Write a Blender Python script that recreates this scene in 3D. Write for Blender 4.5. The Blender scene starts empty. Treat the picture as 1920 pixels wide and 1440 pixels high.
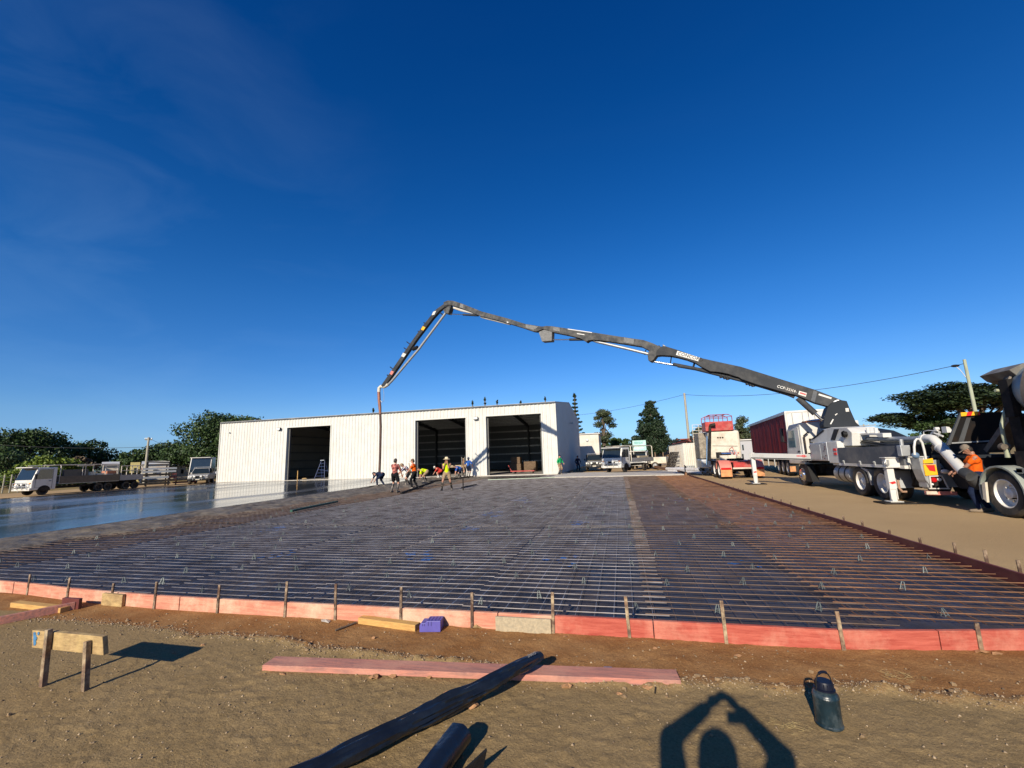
import bpy, math, random
import numpy as np
from mathutils import Vector, Matrix
R = math.radians
random.seed(7)
RNG = np.random.default_rng(7)
scene = bpy.context.scene
COL = scene.collection

# ------------------------------------------------------------------ camera
# world axes: X to the right along the shed front, Y away from the viewer across the slab, Z up
CAM_H = 1.75
F = 815.8856; PT = .1672; RO = -.034; TH = .2337      # focal length in 1920-wide pixels, pitch, roll, heading
def _site(v):
    c, s = math.cos(TH), math.sin(TH)
    return Vector((v[0]*c - v[1]*s, v[0]*s + v[1]*c, v[2]))
_f = Vector((0, math.cos(PT), math.sin(PT))); _u = Vector((0, -math.sin(PT), math.cos(PT))); _r = Vector((1, 0, 0))
AXR = _site(math.cos(RO)*_r + math.sin(RO)*_u); AXU = _site(-math.sin(RO)*_r + math.cos(RO)*_u); AXF = _site(_f)
cam_d = bpy.data.cameras.new('camera'); cam = bpy.data.objects.new('camera', cam_d); COL.objects.link(cam)
m = Matrix((AXR, AXU, -AXF)).transposed().to_4x4(); m.translation = Vector((0, 0, CAM_H)); cam.matrix_world = m
cam_d.sensor_fit = 'HORIZONTAL'; cam_d.sensor_width = 36; cam_d.lens = F/1920*36
cam_d.clip_start = .02; cam_d.clip_end = 3000
scene.camera = cam
def ray(px, py): return (px-960)/F*AXR - (py-720)/F*AXU + AXF
def PX(px, py, X=None, Y=None, Z=None, D=None):
    """where the sight line through a photo pixel meets a plane of the site (survey helper)"""
    d = ray(px, py)
    if X is not None: t = X/d.x
    elif Y is not None: t = Y/d.y
    elif D is not None: t = D/math.hypot(d.x, d.y)
    else: t = (Z-CAM_H)/d.z
    return Vector((0, 0, CAM_H)) + t*d

# ------------------------------------------------------------------ light
SUN_AZ = R(9.8); SUN_EL = R(26.3)        # the way the light travels (from behind the viewer, leftish)
sd = bpy.data.lights.new('sun', 'SUN'); sd.energy = 5.0; sd.angle = R(.53); sd.color = (1, .90, .74)
sun = bpy.data.objects.new('sun', sd); COL.objects.link(sun)
LD = Vector((math.sin(SUN_AZ)*math.cos(SUN_EL), math.cos(SUN_AZ)*math.cos(SUN_EL), -math.sin(SUN_EL)))
sun.rotation_euler = LD.to_track_quat('-Z', 'Y').to_euler(); sun.location = (-10, -40, 30)
scene.view_settings.view_transform = 'Standard'; scene.view_settings.look = 'None'
scene.view_settings.exposure = .42; scene.view_settings.gamma = 1
w = bpy.data.worlds.new('World'); scene.world = w; w.use_nodes = True
nt = w.node_tree; nt.nodes.clear()
def N(t, **k):
    n = nt.nodes.new(t)
    for a, b in k.items(): setattr(n, a, b)
    return n
sky = N('ShaderNodeTexSky', sky_type='NISHITA', sun_disc=False, sun_elevation=SUN_EL, sun_rotation=math.pi+SUN_AZ)
sky.air_density = 1.0; sky.dust_density = .25; sky.ozone_density = 3.0; sky.altitude = 600
hs = N('ShaderNodeHueSaturation'); hs.inputs['Saturation'].default_value = 1.36; hs.inputs['Value'].default_value = .95
gm = N('ShaderNodeGamma'); gm.inputs['Gamma'].default_value = 1.0
tc = N('ShaderNodeTexCoord'); mp = N('ShaderNodeMapping'); mp.inputs['Scale'].default_value = (1.2, 3.2, 7.0); mp.inputs['Rotation'].default_value = (R(12), R(24), R(18))
nz = N('ShaderNodeTexNoise'); nz.inputs['Scale'].default_value = 1.5; nz.inputs['Detail'].default_value = 9; nz.inputs['Roughness'].default_value = .55; nz.inputs['Distortion'].default_value = .5
rp = N('ShaderNodeValToRGB'); rp.color_ramp.elements[0].position = .44; rp.color_ramp.elements[1].position = .8
ml = N('ShaderNodeMath', operation='MULTIPLY'); ml.inputs[1].default_value = .042
mx = N('ShaderNodeMix', data_type='RGBA'); mx.inputs['B'].default_value = (4.6, 6.8, 9.2, 1)
bg = N('ShaderNodeBackground'); bg.inputs['Strength'].default_value = .098
out = N('ShaderNodeOutputWorld')
L = nt.links.new
sx = N('ShaderNodeSeparateXYZ'); tint = N('ShaderNodeValToRGB'); tm = N('ShaderNodeMix', data_type='RGBA', blend_type='MULTIPLY'); tm.inputs['Factor'].default_value = 1
te = tint.color_ramp.elements; te[0].position = 0; te[0].color = (.30, .54, 1.08, 1); te[1].position = .85; te[1].color = (.28, .56, .88, 1)
for p_, c_ in ((.10, (.66, .76, 1.0, 1)), (.32, (.70, .78, 1.0, 1))): x_ = te.new(p_); x_.color = c_
L(tc.outputs['Generated'], sx.inputs[0]); L(sx.outputs['Z'], tint.inputs['Fac'])
L(sky.outputs[0], hs.inputs['Color']); L(hs.outputs[0], gm.inputs['Color']); L(tc.outputs['Generated'], mp.inputs['Vector']); L(mp.outputs[0], nz.inputs['Vector'])
L(nz.outputs['Fac'], rp.inputs['Fac']); lowm = N('ShaderNodeMapRange'); lowm.inputs[1].default_value = .22; lowm.inputs[2].default_value = .03; lowm.inputs[3].default_value = .05; lowm.inputs[4].default_value = 1.6; L(sx.outputs['Z'], lowm.inputs[0])
lefm = N('ShaderNodeMapRange'); lefm.inputs[1].default_value = -.35; lefm.inputs[2].default_value = -.8; lefm.inputs[3].default_value = 0; lefm.inputs[4].default_value = 1.3; L(sx.outputs['X'], lefm.inputs[0])
mxm = N('ShaderNodeMath', operation='MAXIMUM'); L(lowm.outputs[0], mxm.inputs[0]); L(lefm.outputs[0], mxm.inputs[1]); cm = N('ShaderNodeMath', operation='MULTIPLY'); L(rp.outputs['Color'], cm.inputs[0]); L(mxm.outputs[0], cm.inputs[1]); L(cm.outputs[0], ml.inputs[0]); L(ml.outputs[0], mx.inputs['Factor']); L(gm.outputs[0], tm.inputs['A']); L(tint.outputs[0], tm.inputs['B']); L(tm.outputs['Result'], mx.inputs['A'])
L(mx.outputs['Result'], bg.inputs['Color']); L(bg.outputs[0], out.inputs[0])

# ------------------------------------------------------------------ materials
def mat(name, col, rough=.55, metal=0., col2=None, var=.12, vs=4., bump=0., bs=40., spec=.5, stretch=None, detail=4., coat=0., dirt=None, dz=.35, ramp=(.35, .65)):
    """procedural paint / soil / metal: two noise-mixed tones, bump, optional second coarse dirt tone"""
    M = bpy.data.materials.new(name); M.use_nodes = True; t = M.node_tree; b = t.nodes['Principled BSDF']
    def n(ty): return t.nodes.new(ty)
    c2 = col2 or tuple(max(0, c*(1-2*var)) for c in col)
    tcn = n('ShaderNodeTexCoord'); vec = tcn.outputs['Object']
    if stretch:
        mpn = n('ShaderNodeMapping'); mpn.inputs['Scale'].default_value = stretch; t.links.new(vec, mpn.inputs['Vector']); vec = mpn.outputs[0]
    nn = n('ShaderNodeTexNoise'); nn.inputs['Scale'].default_value = vs; nn.inputs['Detail'].default_value = detail; nn.inputs['Roughness'].default_value = .6
    t.links.new(vec, nn.inputs['Vector'])
    r = n('ShaderNodeValToRGB'); e = r.color_ramp.elements
    e[0].position, e[1].position = ramp; e[0].color = (*c2, 1); e[1].color = (*col, 1)
    t.links.new(nn.outputs['Fac'], r.inputs['Fac']); csock = r.outputs['Color']
    if dirt:
        n2 = n('ShaderNodeTexNoise'); n2.inputs['Scale'].default_value = vs*.55; n2.inputs['Detail'].default_value = 8; n2.inputs['Roughness'].default_value = .7
        t.links.new(tcn.outputs['Object'], n2.inputs['Vector'])
        r2 = n('ShaderNodeValToRGB'); r2.color_ramp.elements[0].position = .46; r2.color_ramp.elements[1].position = .46+dz*.8
        t.links.new(n2.outputs['Fac'], r2.inputs['Fac'])
        mixn = n('ShaderNodeMix'); mixn.data_type = 'RGBA'; mixn.inputs['B'].default_value = (*dirt, 1)
        t.links.new(r2.outputs['Color'], mixn.inputs['Factor']); t.links.new(csock, mixn.inputs['A']); csock = mixn.outputs['Result']
    t.links.new(csock, b.inputs['Base Color'])
    b.inputs['Roughness'].default_value = rough; b.inputs['Metallic'].default_value = metal
    b.inputs['Specular IOR Level'].default_value = spec; b.inputs['Coat Weight'].default_value = coat
    if bump:
        nb = n('ShaderNodeTexNoise'); nb.inputs['Scale'].default_value = bs; nb.inputs['Detail'].default_value = 5
        t.links.new(vec, nb.inputs['Vector'])
        bp = n('ShaderNodeBump'); bp.inputs['Strength'].default_value = bump; bp.inputs['Distance'].default_value = .02
        t.links.new(nb.outputs['Fac'], bp.inputs['Height']); t.links.new(bp.outputs[0], b.inputs['Normal'])
    return M
def foliage(name, dark, light):
    M = bpy.data.materials.new(name); M.use_nodes = True; t = M.node_tree; b = t.nodes['Principled BSDF']
    g = t.nodes.new('ShaderNodeNewGeometry'); r = t.nodes.new('ShaderNodeValToRGB')
    r.color_ramp.elements[0].color = (*dark, 1); r.color_ramp.elements[1].color = (*light, 1)
    t.links.new(g.outputs['Random Per Island'], r.inputs['Fac']); t.links.new(r.outputs['Color'], b.inputs['Base Color'])
    b.inputs['Roughness'].default_value = .55; b.inputs['Specular IOR Level'].default_value = .3
    return M
dusty = (.30, .20, .12)
white = mat('white_paint', (.60, .59, .55), .38, var=.03, dirt=(.40, .33, .25), dz=.5, vs=2)
cream = mat('cream_paint', (.60, .55, .45), .4, var=.04, dirt=(.34, .25, .17), dz=.4, vs=2)
grey_paint = mat('grey_panel_paint', (.085, .093, .105), .65, spec=.2, var=.05, vs=2, dirt=(.25, .23, .2), dz=.5)
boom_grey = mat('boom_grey_paint', (.036, .039, .044), .65, spec=.15, var=.08, vs=2, dirt=(.085, .082, .078), dz=.35)
boom_splat = mat('boom_cement_splashed_paint', (.05, .052, .055), .7, spec=.12, col2=(.125, .12, .11), vs=3.5, detail=8, ramp=(.32, .6))
boom_pale = mat('boom_bare_patch', (.20, .20, .195), .7, spec=.15, var=.15, vs=9)
turret_grey = mat('turret_charcoal_paint', (.020, .024, .030), .65, spec=.15, var=.06, vs=2)
alu = mat('brushed_aluminium', (.55, .56, .57), .38, .75, var=.05, vs=3)
steel = mat('bright_steel', (.6, .6, .6), .22, 1.0, var=.05)
galv = mat('galvanised_steel', (.42, .43, .43), .5, .6, var=.1, vs=6)
black = mat('black_paint', (.010, .010, .011), .55, spec=.3, var=.1)
dark_frame = mat('dark_chassis', (.014, .013, .013), .75, spec=.2, var=.2, dirt=(.07, .05, .035), dz=.4)
rubber = mat('tyre_rubber', (.018, .017, .016), .75, var=.2, dirt=(.12, .09, .06), dz=.35, vs=3, bump=.3, bs=30)
rim_white = mat('white_rim', (.7, .68, .62), .45, var=.05, dirt=(.35, .27, .2), dz=.5)
chrome = mat('chrome', (.75, .75, .76), .12, 1.0, var=.02)
glass = mat('tinted_glass', (.015, .022, .025), .06, 0, var=.1, spec=.8)
glass_pale = mat('window_glass', (.10, .16, .17), .05, 0, var=.1, spec=.9)
red_paint = mat('red_truck_paint', (.42, .035, .03), .42, var=.12, dirt=(.42, .2, .15), dz=.5)
red_faded = mat('faded_red_paint', (.62, .20, .15), .55, var=.12, vs=3)
orange_flap = mat('orange_mudflap', (.62, .27, .10), .6, var=.2, vs=5)
lens_red = mat('red_lens', (.5, .01, .012), .2, var=.1)
lens_clear = mat('clear_lens', (.75, .75, .72), .1, var=.05)
lens_amber = mat('amber_lens', (.75, .25, .02), .25, var=.1)
yellow = mat('yellow_reflective', (.85, .42, .02), .4, var=.06)
red_refl = mat('red_reflective', (.68, .02, .02), .4, var=.08)
curtain = mat('maroon_curtain', (.27, .026, .026), .75, var=.14, vs=1.2, bump=.15, bs=3, spec=.25)
shed_white = mat('white_sheet_metal', (.56, .555, .515), .55, spec=.25, var=.03, vs=1.5, dirt=(.50, .455, .375), dz=.6)
shed_grey = mat('shed_side_sheet_metal', (.36, .36, .37), .5, var=.03)
roof_mat = mat('roof_sheet', (.5, .5, .48), .5, var=.04)
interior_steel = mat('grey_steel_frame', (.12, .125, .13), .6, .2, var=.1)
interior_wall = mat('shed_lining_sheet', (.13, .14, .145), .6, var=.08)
cement_floor = mat('concrete_floor', (.3, .28, .25), .75, var=.12, vs=3)
concrete_pale = mat('pale_concrete', (.47, .43, .37), .8, var=.08, vs=3, bump=.2, bs=20)
board_pink = mat('pink_formply_board', (.60, .30, .195), .75, col2=(.43, .15, .10), vs=3.2, stretch=(1.1, 5, 12), dirt=(.62, .46, .32), dz=.3, bump=.3, bs=30, detail=9, ramp=(.3, .7), spec=.2)
board_red = mat('red_formply_board', (.49, .125, .085), .75, col2=(.30, .05, .034), vs=3.2, stretch=(1.1, 5, 12), dirt=(.56, .25, .17), dz=.35, bump=.3, bs=30, detail=9, ramp=(.28, .68), spec=.2)
board_plank = mat('weathered_pink_plank', (.52, .215, .155), .8, col2=(.29, .15, .125), vs=4, stretch=(.7, 9, 9), dirt=(.50, .25, .18), dz=.25, bump=.35, bs=30, detail=10, ramp=(.36, .62), spec=.2)
board_dark = mat('dark_red_form_board', (.115, .022, .017), .6, col2=(.085, .016, .013), vs=4, stretch=(6, 1, 6), dirt=(.14, .05, .03), dz=.4)
timber = mat('yellow_pine', (.55, .33, .10), .75, col2=(.42, .23, .07), vs=6, stretch=(1, 9, 9), bump=.2, bs=25)
timber_dirty = mat('dirty_pine', (.40, .27, .12), .8, col2=(.22, .14, .06), vs=5, stretch=(1.5, 6, 6), dirt=(.62, .45, .18), dz=.4, bump=.25, bs=25)
timber_grey = mat('weathered_chipboard', (.42, .34, .22), .85, col2=(.30, .25, .17), vs=28, bump=.3, bs=60)
peg_mat = mat('rusty_muddy_peg', (.12, .065, .04), .75, .3, col2=(.05, .032, .024), vs=14, dirt=(.36, .27, .18), dz=.2)
peg_wood = mat('muddy_timber_peg', (.22, .13, .075), .8, col2=(.07, .042, .03), vs=14, dirt=(.42, .33, .2), dz=.25)
mesh_steel = mat('bright_mesh_wire', (.55, .51, .48), .36, .75, col2=(.19, .155, .13), vs=2, detail=6)
mesh_dull = mat('dull_mesh_wire', (.24, .17, .13), .5, .55, col2=(.10, .065, .045), vs=2, detail=6)
mesh_rust = mat('rusty_mesh_wire', (.30, .15, .075), .7, .3, col2=(.13, .06, .032), vs=3, detail=6)
bar_mat = mat('wire_bar_chair', (.17, .20, .19), .5, .3, var=.2)
purple = mat('purple_plastic', (.10, .085, .34), .5, var=.08, vs=10)
poly_black = mat('black_poly_film', (.010, .014, .022), .27, var=.2, vs=5, bump=.5, bs=8, spec=.5)
jug_blue = mat('dark_teal_jug_plastic', (.008, .024, .034), .36, var=.2, vs=14, dirt=(.06, .075, .08), dz=.3, bump=.15, bs=25)
jug_navy = mat('navy_jug_lid', (.006, .008, .020), .45, spec=.3, var=.1)
leaf_dry = mat('dry_leaf', (.42, .22, .10), .8, var=.25, vs=20)
straw = mat('dry_grass_straw', (.42, .31, .13), .8, var=.2, vs=20)
hose_rust = mat('muddy_hose_rubber', (.085, .04, .026), .65, var=.25, vs=4)
hose_black = mat('black_hose', (.012, .012, .013), .5, var=.2)
skin_m = mat('skin', (.46, .23, .15), .55, var=.05)
skin_dark = mat('tanned_skin', (.33, .16, .10), .55, var=.05)
hair_m = mat('dark_hair', (.03, .02, .015), .7, var=.2)
def cloth(n, c): return mat(n, c, .9, spec=.12, var=.18, vs=9, bump=.25, bs=12)
c_navy = cloth('navy_cloth', (.012, .02, .05)); c_black = cloth('black_cloth', (.012, .012, .014)); c_hiviz = cloth('hiviz_yellow_cloth', (.62, .80, .01))
c_orange = cloth('hiviz_orange_cloth', (.85, .13, .01)); c_blue = cloth('royal_blue_cloth', (.025, .10, .38)); c_green = cloth('bright_green_cloth', (.01, .34, .11))
c_maroon = mat('red_patterned_cloth', (.48, .15, .11), .85, col2=(.13, .03, .03), vs=7, ramp=(.45, .55)); c_tan = cloth('tan_cloth', (.34, .24, .15)); c_white = cloth('white_cloth', (.72, .69, .62))
c_brown = cloth('brown_cloth', (.17, .115, .075)); c_red = cloth('red_cloth', (.5, .045, .035)); c_grey = cloth('grey_cloth', (.12, .12, .12)); c_boot = mat('muddy_boot_leather', (.05, .035, .025), .8, var=.3, vs=9)
c_hat = cloth('straw_hat_cloth', (.72, .58, .38)); c_cap = cloth('grey_cap_cloth', (.22, .18, .14)); c_gum = mat('gumboot_rubber', (.02, .017, .014), .5, var=.3, vs=8, dirt=(.3, .25, .2), dz=.25)
# striped shirt: white and navy bands
c_stripe = bpy.data.materials.new('navy_white_striped_cloth'); c_stripe.use_nodes = True
_t = c_stripe.node_tree; _w = _t.nodes.new('ShaderNodeTexWave'); _w.inputs['Scale'].default_value = 3.2; _w.wave_profile = 'SIN'; _tc = _t.nodes.new('ShaderNodeTexCoord')
_t.links.new(_tc.outputs['Object'], _w.inputs['Vector']); _r = _t.nodes.new('ShaderNodeValToRGB'); _r.color_ramp.interpolation = 'CONSTANT'
_r.color_ramp.elements[0].color = (.6, .58, .62, 1); _r.color_ramp.elements[1].color = (.02, .025, .07, 1); _r.color_ramp.elements[1].position = .6
_t.links.new(_w.outputs['Fac'], _r.inputs['Fac']); _t.links.new(_r.outputs[0], _t.nodes['Principled BSDF'].inputs['Base Color']); _t.nodes['Principled BSDF'].inputs['Roughness'].default_value = .85
bark = mat('grey_bark', (.16, .12, .085), .9, var=.25, vs=6, bump=.5, bs=15)
pole_wood = mat('weathered_pole_timber', (.36, .34, .27), .85, col2=(.25, .23, .18), vs=3, stretch=(6, 6, .6))
pole_green = mat('greenish_treated_pole', (.36, .39, .28), .85, col2=(.26, .28, .2), vs=3, stretch=(6, 6, .6))
wire_m = mat('dark_wire', (.03, .03, .032), .6, var=.1)
L_dark = foliage('dark_green_leaves', (.010, .026, .008), (.055, .092, .024))
L_mid = foliage('mid_green_leaves', (.016, .036, .010), (.060, .095, .022))
L_lime = foliage('yellow_green_leaves', (.05, .085, .010), (.16, .21, .022))
L_pine = foliage('pine_needles', (.008, .020, .010), (.030, .050, .020))
L_gum = foliage('grey_green_gum_leaves', (.022, .036, .018), (.075, .09, .04))
L_rain = foliage('rain_tree_leaves', (.010, .022, .010), (.055, .075, .024))
L_dry = foliage('dry_brush', (.06, .04, .022), (.17, .12, .07))
L_grass = foliage('dry_grass', (.14, .10, .04), (.34, .25, .11))

# ------------------------------------------------------------------ mesh builder
ORG = {}
class MB:
    def __init__(s): s.v = []; s.f = []
    def add(s, vs, fs):
        o = len(s.v); s.v.extend([tuple(v) for v in vs]); s.f.extend([tuple(i+o for i in f) for f in fs]); return s
    def box(s, x0, x1, y0, y1, z0, z1):
        return s.add([(x0,y0,z0),(x1,y0,z0),(x1,y1,z0),(x0,y1,z0),(x0,y0,z1),(x1,y0,z1),(x1,y1,z1),(x0,y1,z1)],
                     [(0,3,2,1),(4,5,6,7),(0,1,5,4),(1,2,6,5),(2,3,7,6),(3,0,4,7)])
    def bar(s, a, b, wd, ht, up=(0,0,1)):
        a, b = Vector(a), Vector(b); d = (b-a).normalized(); u = Vector(up)
        if abs(d.dot(u)) > .98: u = Vector((0,1,0)) if abs(d.y) < .9 else Vector((1,0,0))
        x = d.cross(u).normalized()*wd/2; y = x.cross(d).normalized()*ht/2
        vs = [p+q for p in (a,b) for q in (-x-y, x-y, x+y, -x+y)]
        return s.add(vs, [(0,3,2,1),(4,5,6,7),(0,1,5,4),(1,2,6,5),(2,3,7,6),(3,0,4,7)])
    def tube(s, pts, r, n=8, caps=True):
        pts = [Vector(p) for p in pts]; k = len(pts); rs = r if isinstance(r, (list, tuple)) else [r]*k
        ref = None; o = len(s.v); vs = []; fs = []
        for i, p in enumerate(pts):
            d = (pts[min(i+1,k-1)]-pts[max(i-1,0)]).normalized()
            if ref is None:
                ref = Vector((0,0,1)) if abs(d.z) < .9 else Vector((1,0,0))
            x = d.cross(ref).normalized(); y = x.cross(d).normalized(); ref = y
            for j in range(n):
                a = 2*math.pi*j/n; vs.append(p + (x*math.cos(a)+y*math.sin(a))*rs[i])
        for i in range(k-1):
            for j in range(n):
                q = (j+1) % n; fs.append((i*n+j, i*n+q, (i+1)*n+q, (i+1)*n+j))
        if caps: fs.append(tuple(range(n-1,-1,-1))); fs.append(tuple((k-1)*n+j for j in range(n)))
        return s.add(vs, fs)
    def poly(s, pts, off):
        """closed outline (3-D points in a plane) given thickness along the vector off (half each way)"""
        off = Vector(off)/2; pts = [Vector(p) for p in pts]; n = len(pts)
        vs = [p-off for p in pts]+[p+off for p in pts]
        fs = [tuple(range(n-1,-1,-1)), tuple(range(n,2*n))]+[(i,(i+1)%n,n+(i+1)%n,n+i) for i in range(n)]
        return s.add(vs, fs)
    def lathe(s, prof, c, axis='z', n=24, caps=True):
        """profile [(r, h)] turned about an axis through c"""
        c = Vector(c); vs = []; fs = []; k = len(prof)
        if isinstance(axis, str): ax = {'x':Vector((1,0,0)),'y':Vector((0,1,0)),'z':Vector((0,0,1))}[axis]
        else: ax = Vector(axis).normalized()
        u = ax.orthogonal().normalized(); v = ax.cross(u)
        for r, h in prof:
            for j in range(n):
                a = 2*math.pi*j/n; vs.append(c+ax*h+(u*math.cos(a)+v*math.sin(a))*r)
        for i in range(k-1):
            for j in range(n):
                q = (j+1) % n; fs.append((i*n+j, i*n+q, (i+1)*n+q, (i+1)*n+j))
        if caps: fs.append(tuple(range(n-1,-1,-1))); fs.append(tuple((k-1)*n+j for j in range(n)))
        return s.add(vs, fs)
    def ell(s, c, rx, ry, rz, n=14, m=9):
        c = Vector(c); vs = [c+Vector((0,0,-rz))]; fs = []
        for i in range(1, m):
            t = math.pi*i/m
            for j in range(n):
                a = 2*math.pi*j/n; vs.append(c+Vector((rx*math.sin(t)*math.cos(a), ry*math.sin(t)*math.sin(a), -rz*math.cos(t))))
        vs.append(c+Vector((0,0,rz))); last = len(vs)-1
        for j in range(n): fs.append((0, 1+(j+1)%n, 1+j)); fs.append((last, 1+(m-2)*n+j, 1+(m-2)*n+(j+1)%n))
        for i in range(m-2):
            for j in range(n):
                q = (j+1)%n; fs.append((1+i*n+j, 1+i*n+q, 1+(i+1)*n+q, 1+(i+1)*n+j))
        return s.add(vs, fs)
    def xf(s, M):
        s.v = [tuple(M @ Vector(v)) for v in s.v]; return s
    def build(s, name, material, parent=None, smooth=False, bevel=0., label=None):
        o0 = ORG.get(parent.name, Vector()) if parent else Vector()
        me = bpy.data.meshes.new(name); me.from_pydata([(v[0]-o0.x, v[1]-o0.y, v[2]-o0.z) for v in s.v], [], s.f)
        mats = material if isinstance(material, (list, tuple)) else [material]
        for mm in mats: me.materials.append(mm)
        ob = bpy.data.objects.new(name, me); COL.objects.link(ob)
        if parent: ob.parent = parent; ORG[ob.name] = o0
        if smooth:
            me.polygons.foreach_set('use_smooth', [True]*len(me.polygons))
            try: me.set_sharp_from_angle(angle=R(38))
            except Exception: pass
        if bevel:
            b = ob.modifiers.new('bevel', 'BEVEL'); b.width = bevel; b.segments = 2; b.limit_method = 'ANGLE'; b.angle_limit = R(50)
        if label: ob['label'] = label
        return ob
def tag(o, label, cat, group=None, kind=None):
    if label: o['label'] = label
    if cat: o['category'] = cat
    if group: o['group'] = group
    if kind: o['kind'] = kind
    return o
def thing(name, label, cat, loc=(0,0,0), rz=0., group=None, world=True):
    """Empty at the base of a thing; world=True: parts are modelled in site coordinates, else in the thing's own"""
    o = bpy.data.objects.new(name, None); COL.objects.link(o); o.location = loc; o.rotation_euler.z = rz; o.empty_display_size = .2
    ORG[o.name] = Vector(loc) if world else Vector()
    return tag(o, label, cat, group)
def struct(o): o['kind'] = 'structure'; return o
def dup(root, loc, rz=0., label=None):
    c = root.copy(); COL.objects.link(c); c.location = loc; c.rotation_euler.z = rz
    if label: c['label'] = label
    def rec(a, b):
        for ch in list(a.children):
            d = ch.copy(); COL.objects.link(d); d.parent = b; rec(ch, d)
    rec(root, c); return c
def text_mb(txt, o, xd, yd, size, thick=.004):
    """lettering as solid glyphs: origin o, running along xd, upright along yd"""
    cu = bpy.data.curves.new('lettering', 'FONT'); cu.body = txt; cu.size = size; cu.extrude = thick; cu.offset = size*.012; cu.resolution_u = 2
    ob = bpy.data.objects.new('lettering', cu); COL.objects.link(ob)
    dg = bpy.context.evaluated_depsgraph_get(); me = bpy.data.meshes.new_from_object(ob.evaluated_get(dg))
    o, xd, yd = Vector(o), Vector(xd).normalized(), Vector(yd).normalized(); zd = xd.cross(yd)
    b = MB(); b.add([o+xd*v.co.x+yd*v.co.y+zd*v.co.z for v in me.vertices], [tuple(p.vertices) for p in me.polygons])
    bpy.data.objects.remove(ob); bpy.data.meshes.remove(me); bpy.data.curves.remove(cu)
    return b
def raw_mesh(name, v, f, material, smooth=False):
    me = bpy.data.meshes.new(name); v = np.asarray(v, dtype=np.float32); f = np.asarray(f, dtype=np.int32); k = f.shape[1]
    me.vertices.add(len(v)); me.vertices.foreach_set('co', v.ravel()); me.loops.add(f.size); me.loops.foreach_set('vertex_index', f.ravel())
    me.polygons.add(len(f)); me.polygons.foreach_set('loop_start', np.arange(0, f.size, k)); me.polygons.foreach_set('loop_total', np.full(len(f), k))
    me.update(calc_edges=True); me.validate()
    for mm in (material if isinstance(material, (list, tuple)) else [material]): me.materials.append(mm)
    if smooth: me.polygons.foreach_set('use_smooth', [True]*len(me.polygons))
    return me
def link(name, me, parent=None, loc=None):
    o = bpy.data.objects.new(name, me); COL.objects.link(o)
    if parent: o.parent = parent
    if loc is not None: o.location = loc
    return o
def noise2(x, y, freq, seed=0):
    """smooth value noise, numpy"""
    g = np.random.default_rng(seed).random((257, 257)); x = np.asarray(x)*freq; y = np.asarray(y)*freq
    xi = np.floor(x).astype(int); yi = np.floor(y).astype(int); fx = x-xi; fy = y-yi; fx = fx*fx*(3-2*fx); fy = fy*fy*(3-2*fy)
    a = g[xi % 256, yi % 256]; b = g[(xi+1) % 256, yi % 256]; c = g[xi % 256, (yi+1) % 256]; d = g[(xi+1) % 256, (yi+1) % 256]
    return (a*(1-fx)+b*fx)*(1-fy)+(c*(1-fx)+d*fx)*fy - .5
def grid(xs, ys, zf):
    X, Y = np.meshgrid(xs, ys); Z = zf(X, Y); v = np.stack([X, Y, Z], -1).reshape(-1, 3); nx, ny = len(xs), len(ys)
    i = np.arange(nx-1)[None, :]+np.arange(ny-1)[:, None]*nx; i = i.ravel()
    return v, np.stack([i, i+1, i+1+nx, i+nx], -1)

# ------------------------------------------------------------------ ground, one sheet to the horizon
SLAB = .15
def front_y(x):      # the front form line bows slightly
    return float(np.interp(x, [-60, -9.3, -8.7, -7.6, -6.7, -5.9, -4.9, 1.8, 2.6, 3.3, 4.6], [7.5, 5.03, 5.0, 4.86, 4.80, 4.75, 4.74, 4.74, 4.85, 4.97, 5.2]))
FX0, FX1, FY1 = -41.0, 4.6, 39.7
def soil_edge(X):
    return np.interp(X, [-14, -7.86, -5, -2.66, -.81, 1., 2.58, 6], [4.6, 4.30, 4.12, 3.95, 3.80, 3.86, 4.02, 4.25]) + noise2(X, X*0+3, 1.3, 5)*.14 + noise2(X, X*0+9, 5, 6)*.11
def ground_z(X, Y):
    near = np.clip((7-np.hypot(X, Y))/2, 0, 1)
    z = (noise2(X, Y, 1.1, 1)*.012 + noise2(X, Y, 4.5, 2)*.005 + noise2(X, Y, 14, 3)*.005 + noise2(X, Y, 38, 8)*.005)*near
    d = Y-soil_edge(X); ridge = np.exp(-(d/.07)**2)
    z += near*ridge*(.012+.05*np.clip(noise2(X, Y, 9, 4)+.15, 0, 1)+.03*np.clip(noise2(X, Y, 26, 7), 0, 1))
    z += near*np.clip(d/.3, 0, 1)*np.clip(noise2(X, Y, 7, 12), 0, 1)*.02
    z += near*np.clip(-d/.3, 0, 1)*np.clip(noise2(X, Y, 20, 13)-.12, 0, 1)*.03
    inside = (X > FX0) & (X < FX1-.05) & (Y > np.interp(X, [-41, -9, -4.9, 1.8, 3.3, 4.6], [6.5, 5.0, 4.78, 4.78, 5.0, 5.22])) & (Y < 62)
    z = np.where(inside, -.06, z)
    return z
def axis(*segs):
    a = []
    for x0, x1, st in segs: a += list(np.arange(x0, x1, st))
    return np.array(a)
gx = axis((-1500, -200, 200), (-200, -60, 20), (-60, -10, 2.5), (-10, -5, .06), (-5, 3.4, .022), (3.4, 6, .1), (6, 30, 1.5), (30, 200, 15), (200, 1700, 200))
gy = axis((-900, -100, 200), (-100, -8, 10), (-8, 1.6, .4), (1.6, 4.8, .022), (4.8, 6, .08), (6, 60, 1.5), (60, 200, 10), (200, 2200, 200))
gv, gf = grid(gx, gy, ground_z)
E2 = None
ground_mat = bpy.data.materials.new('packed_dirt'); ground_mat.use_nodes = True
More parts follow.
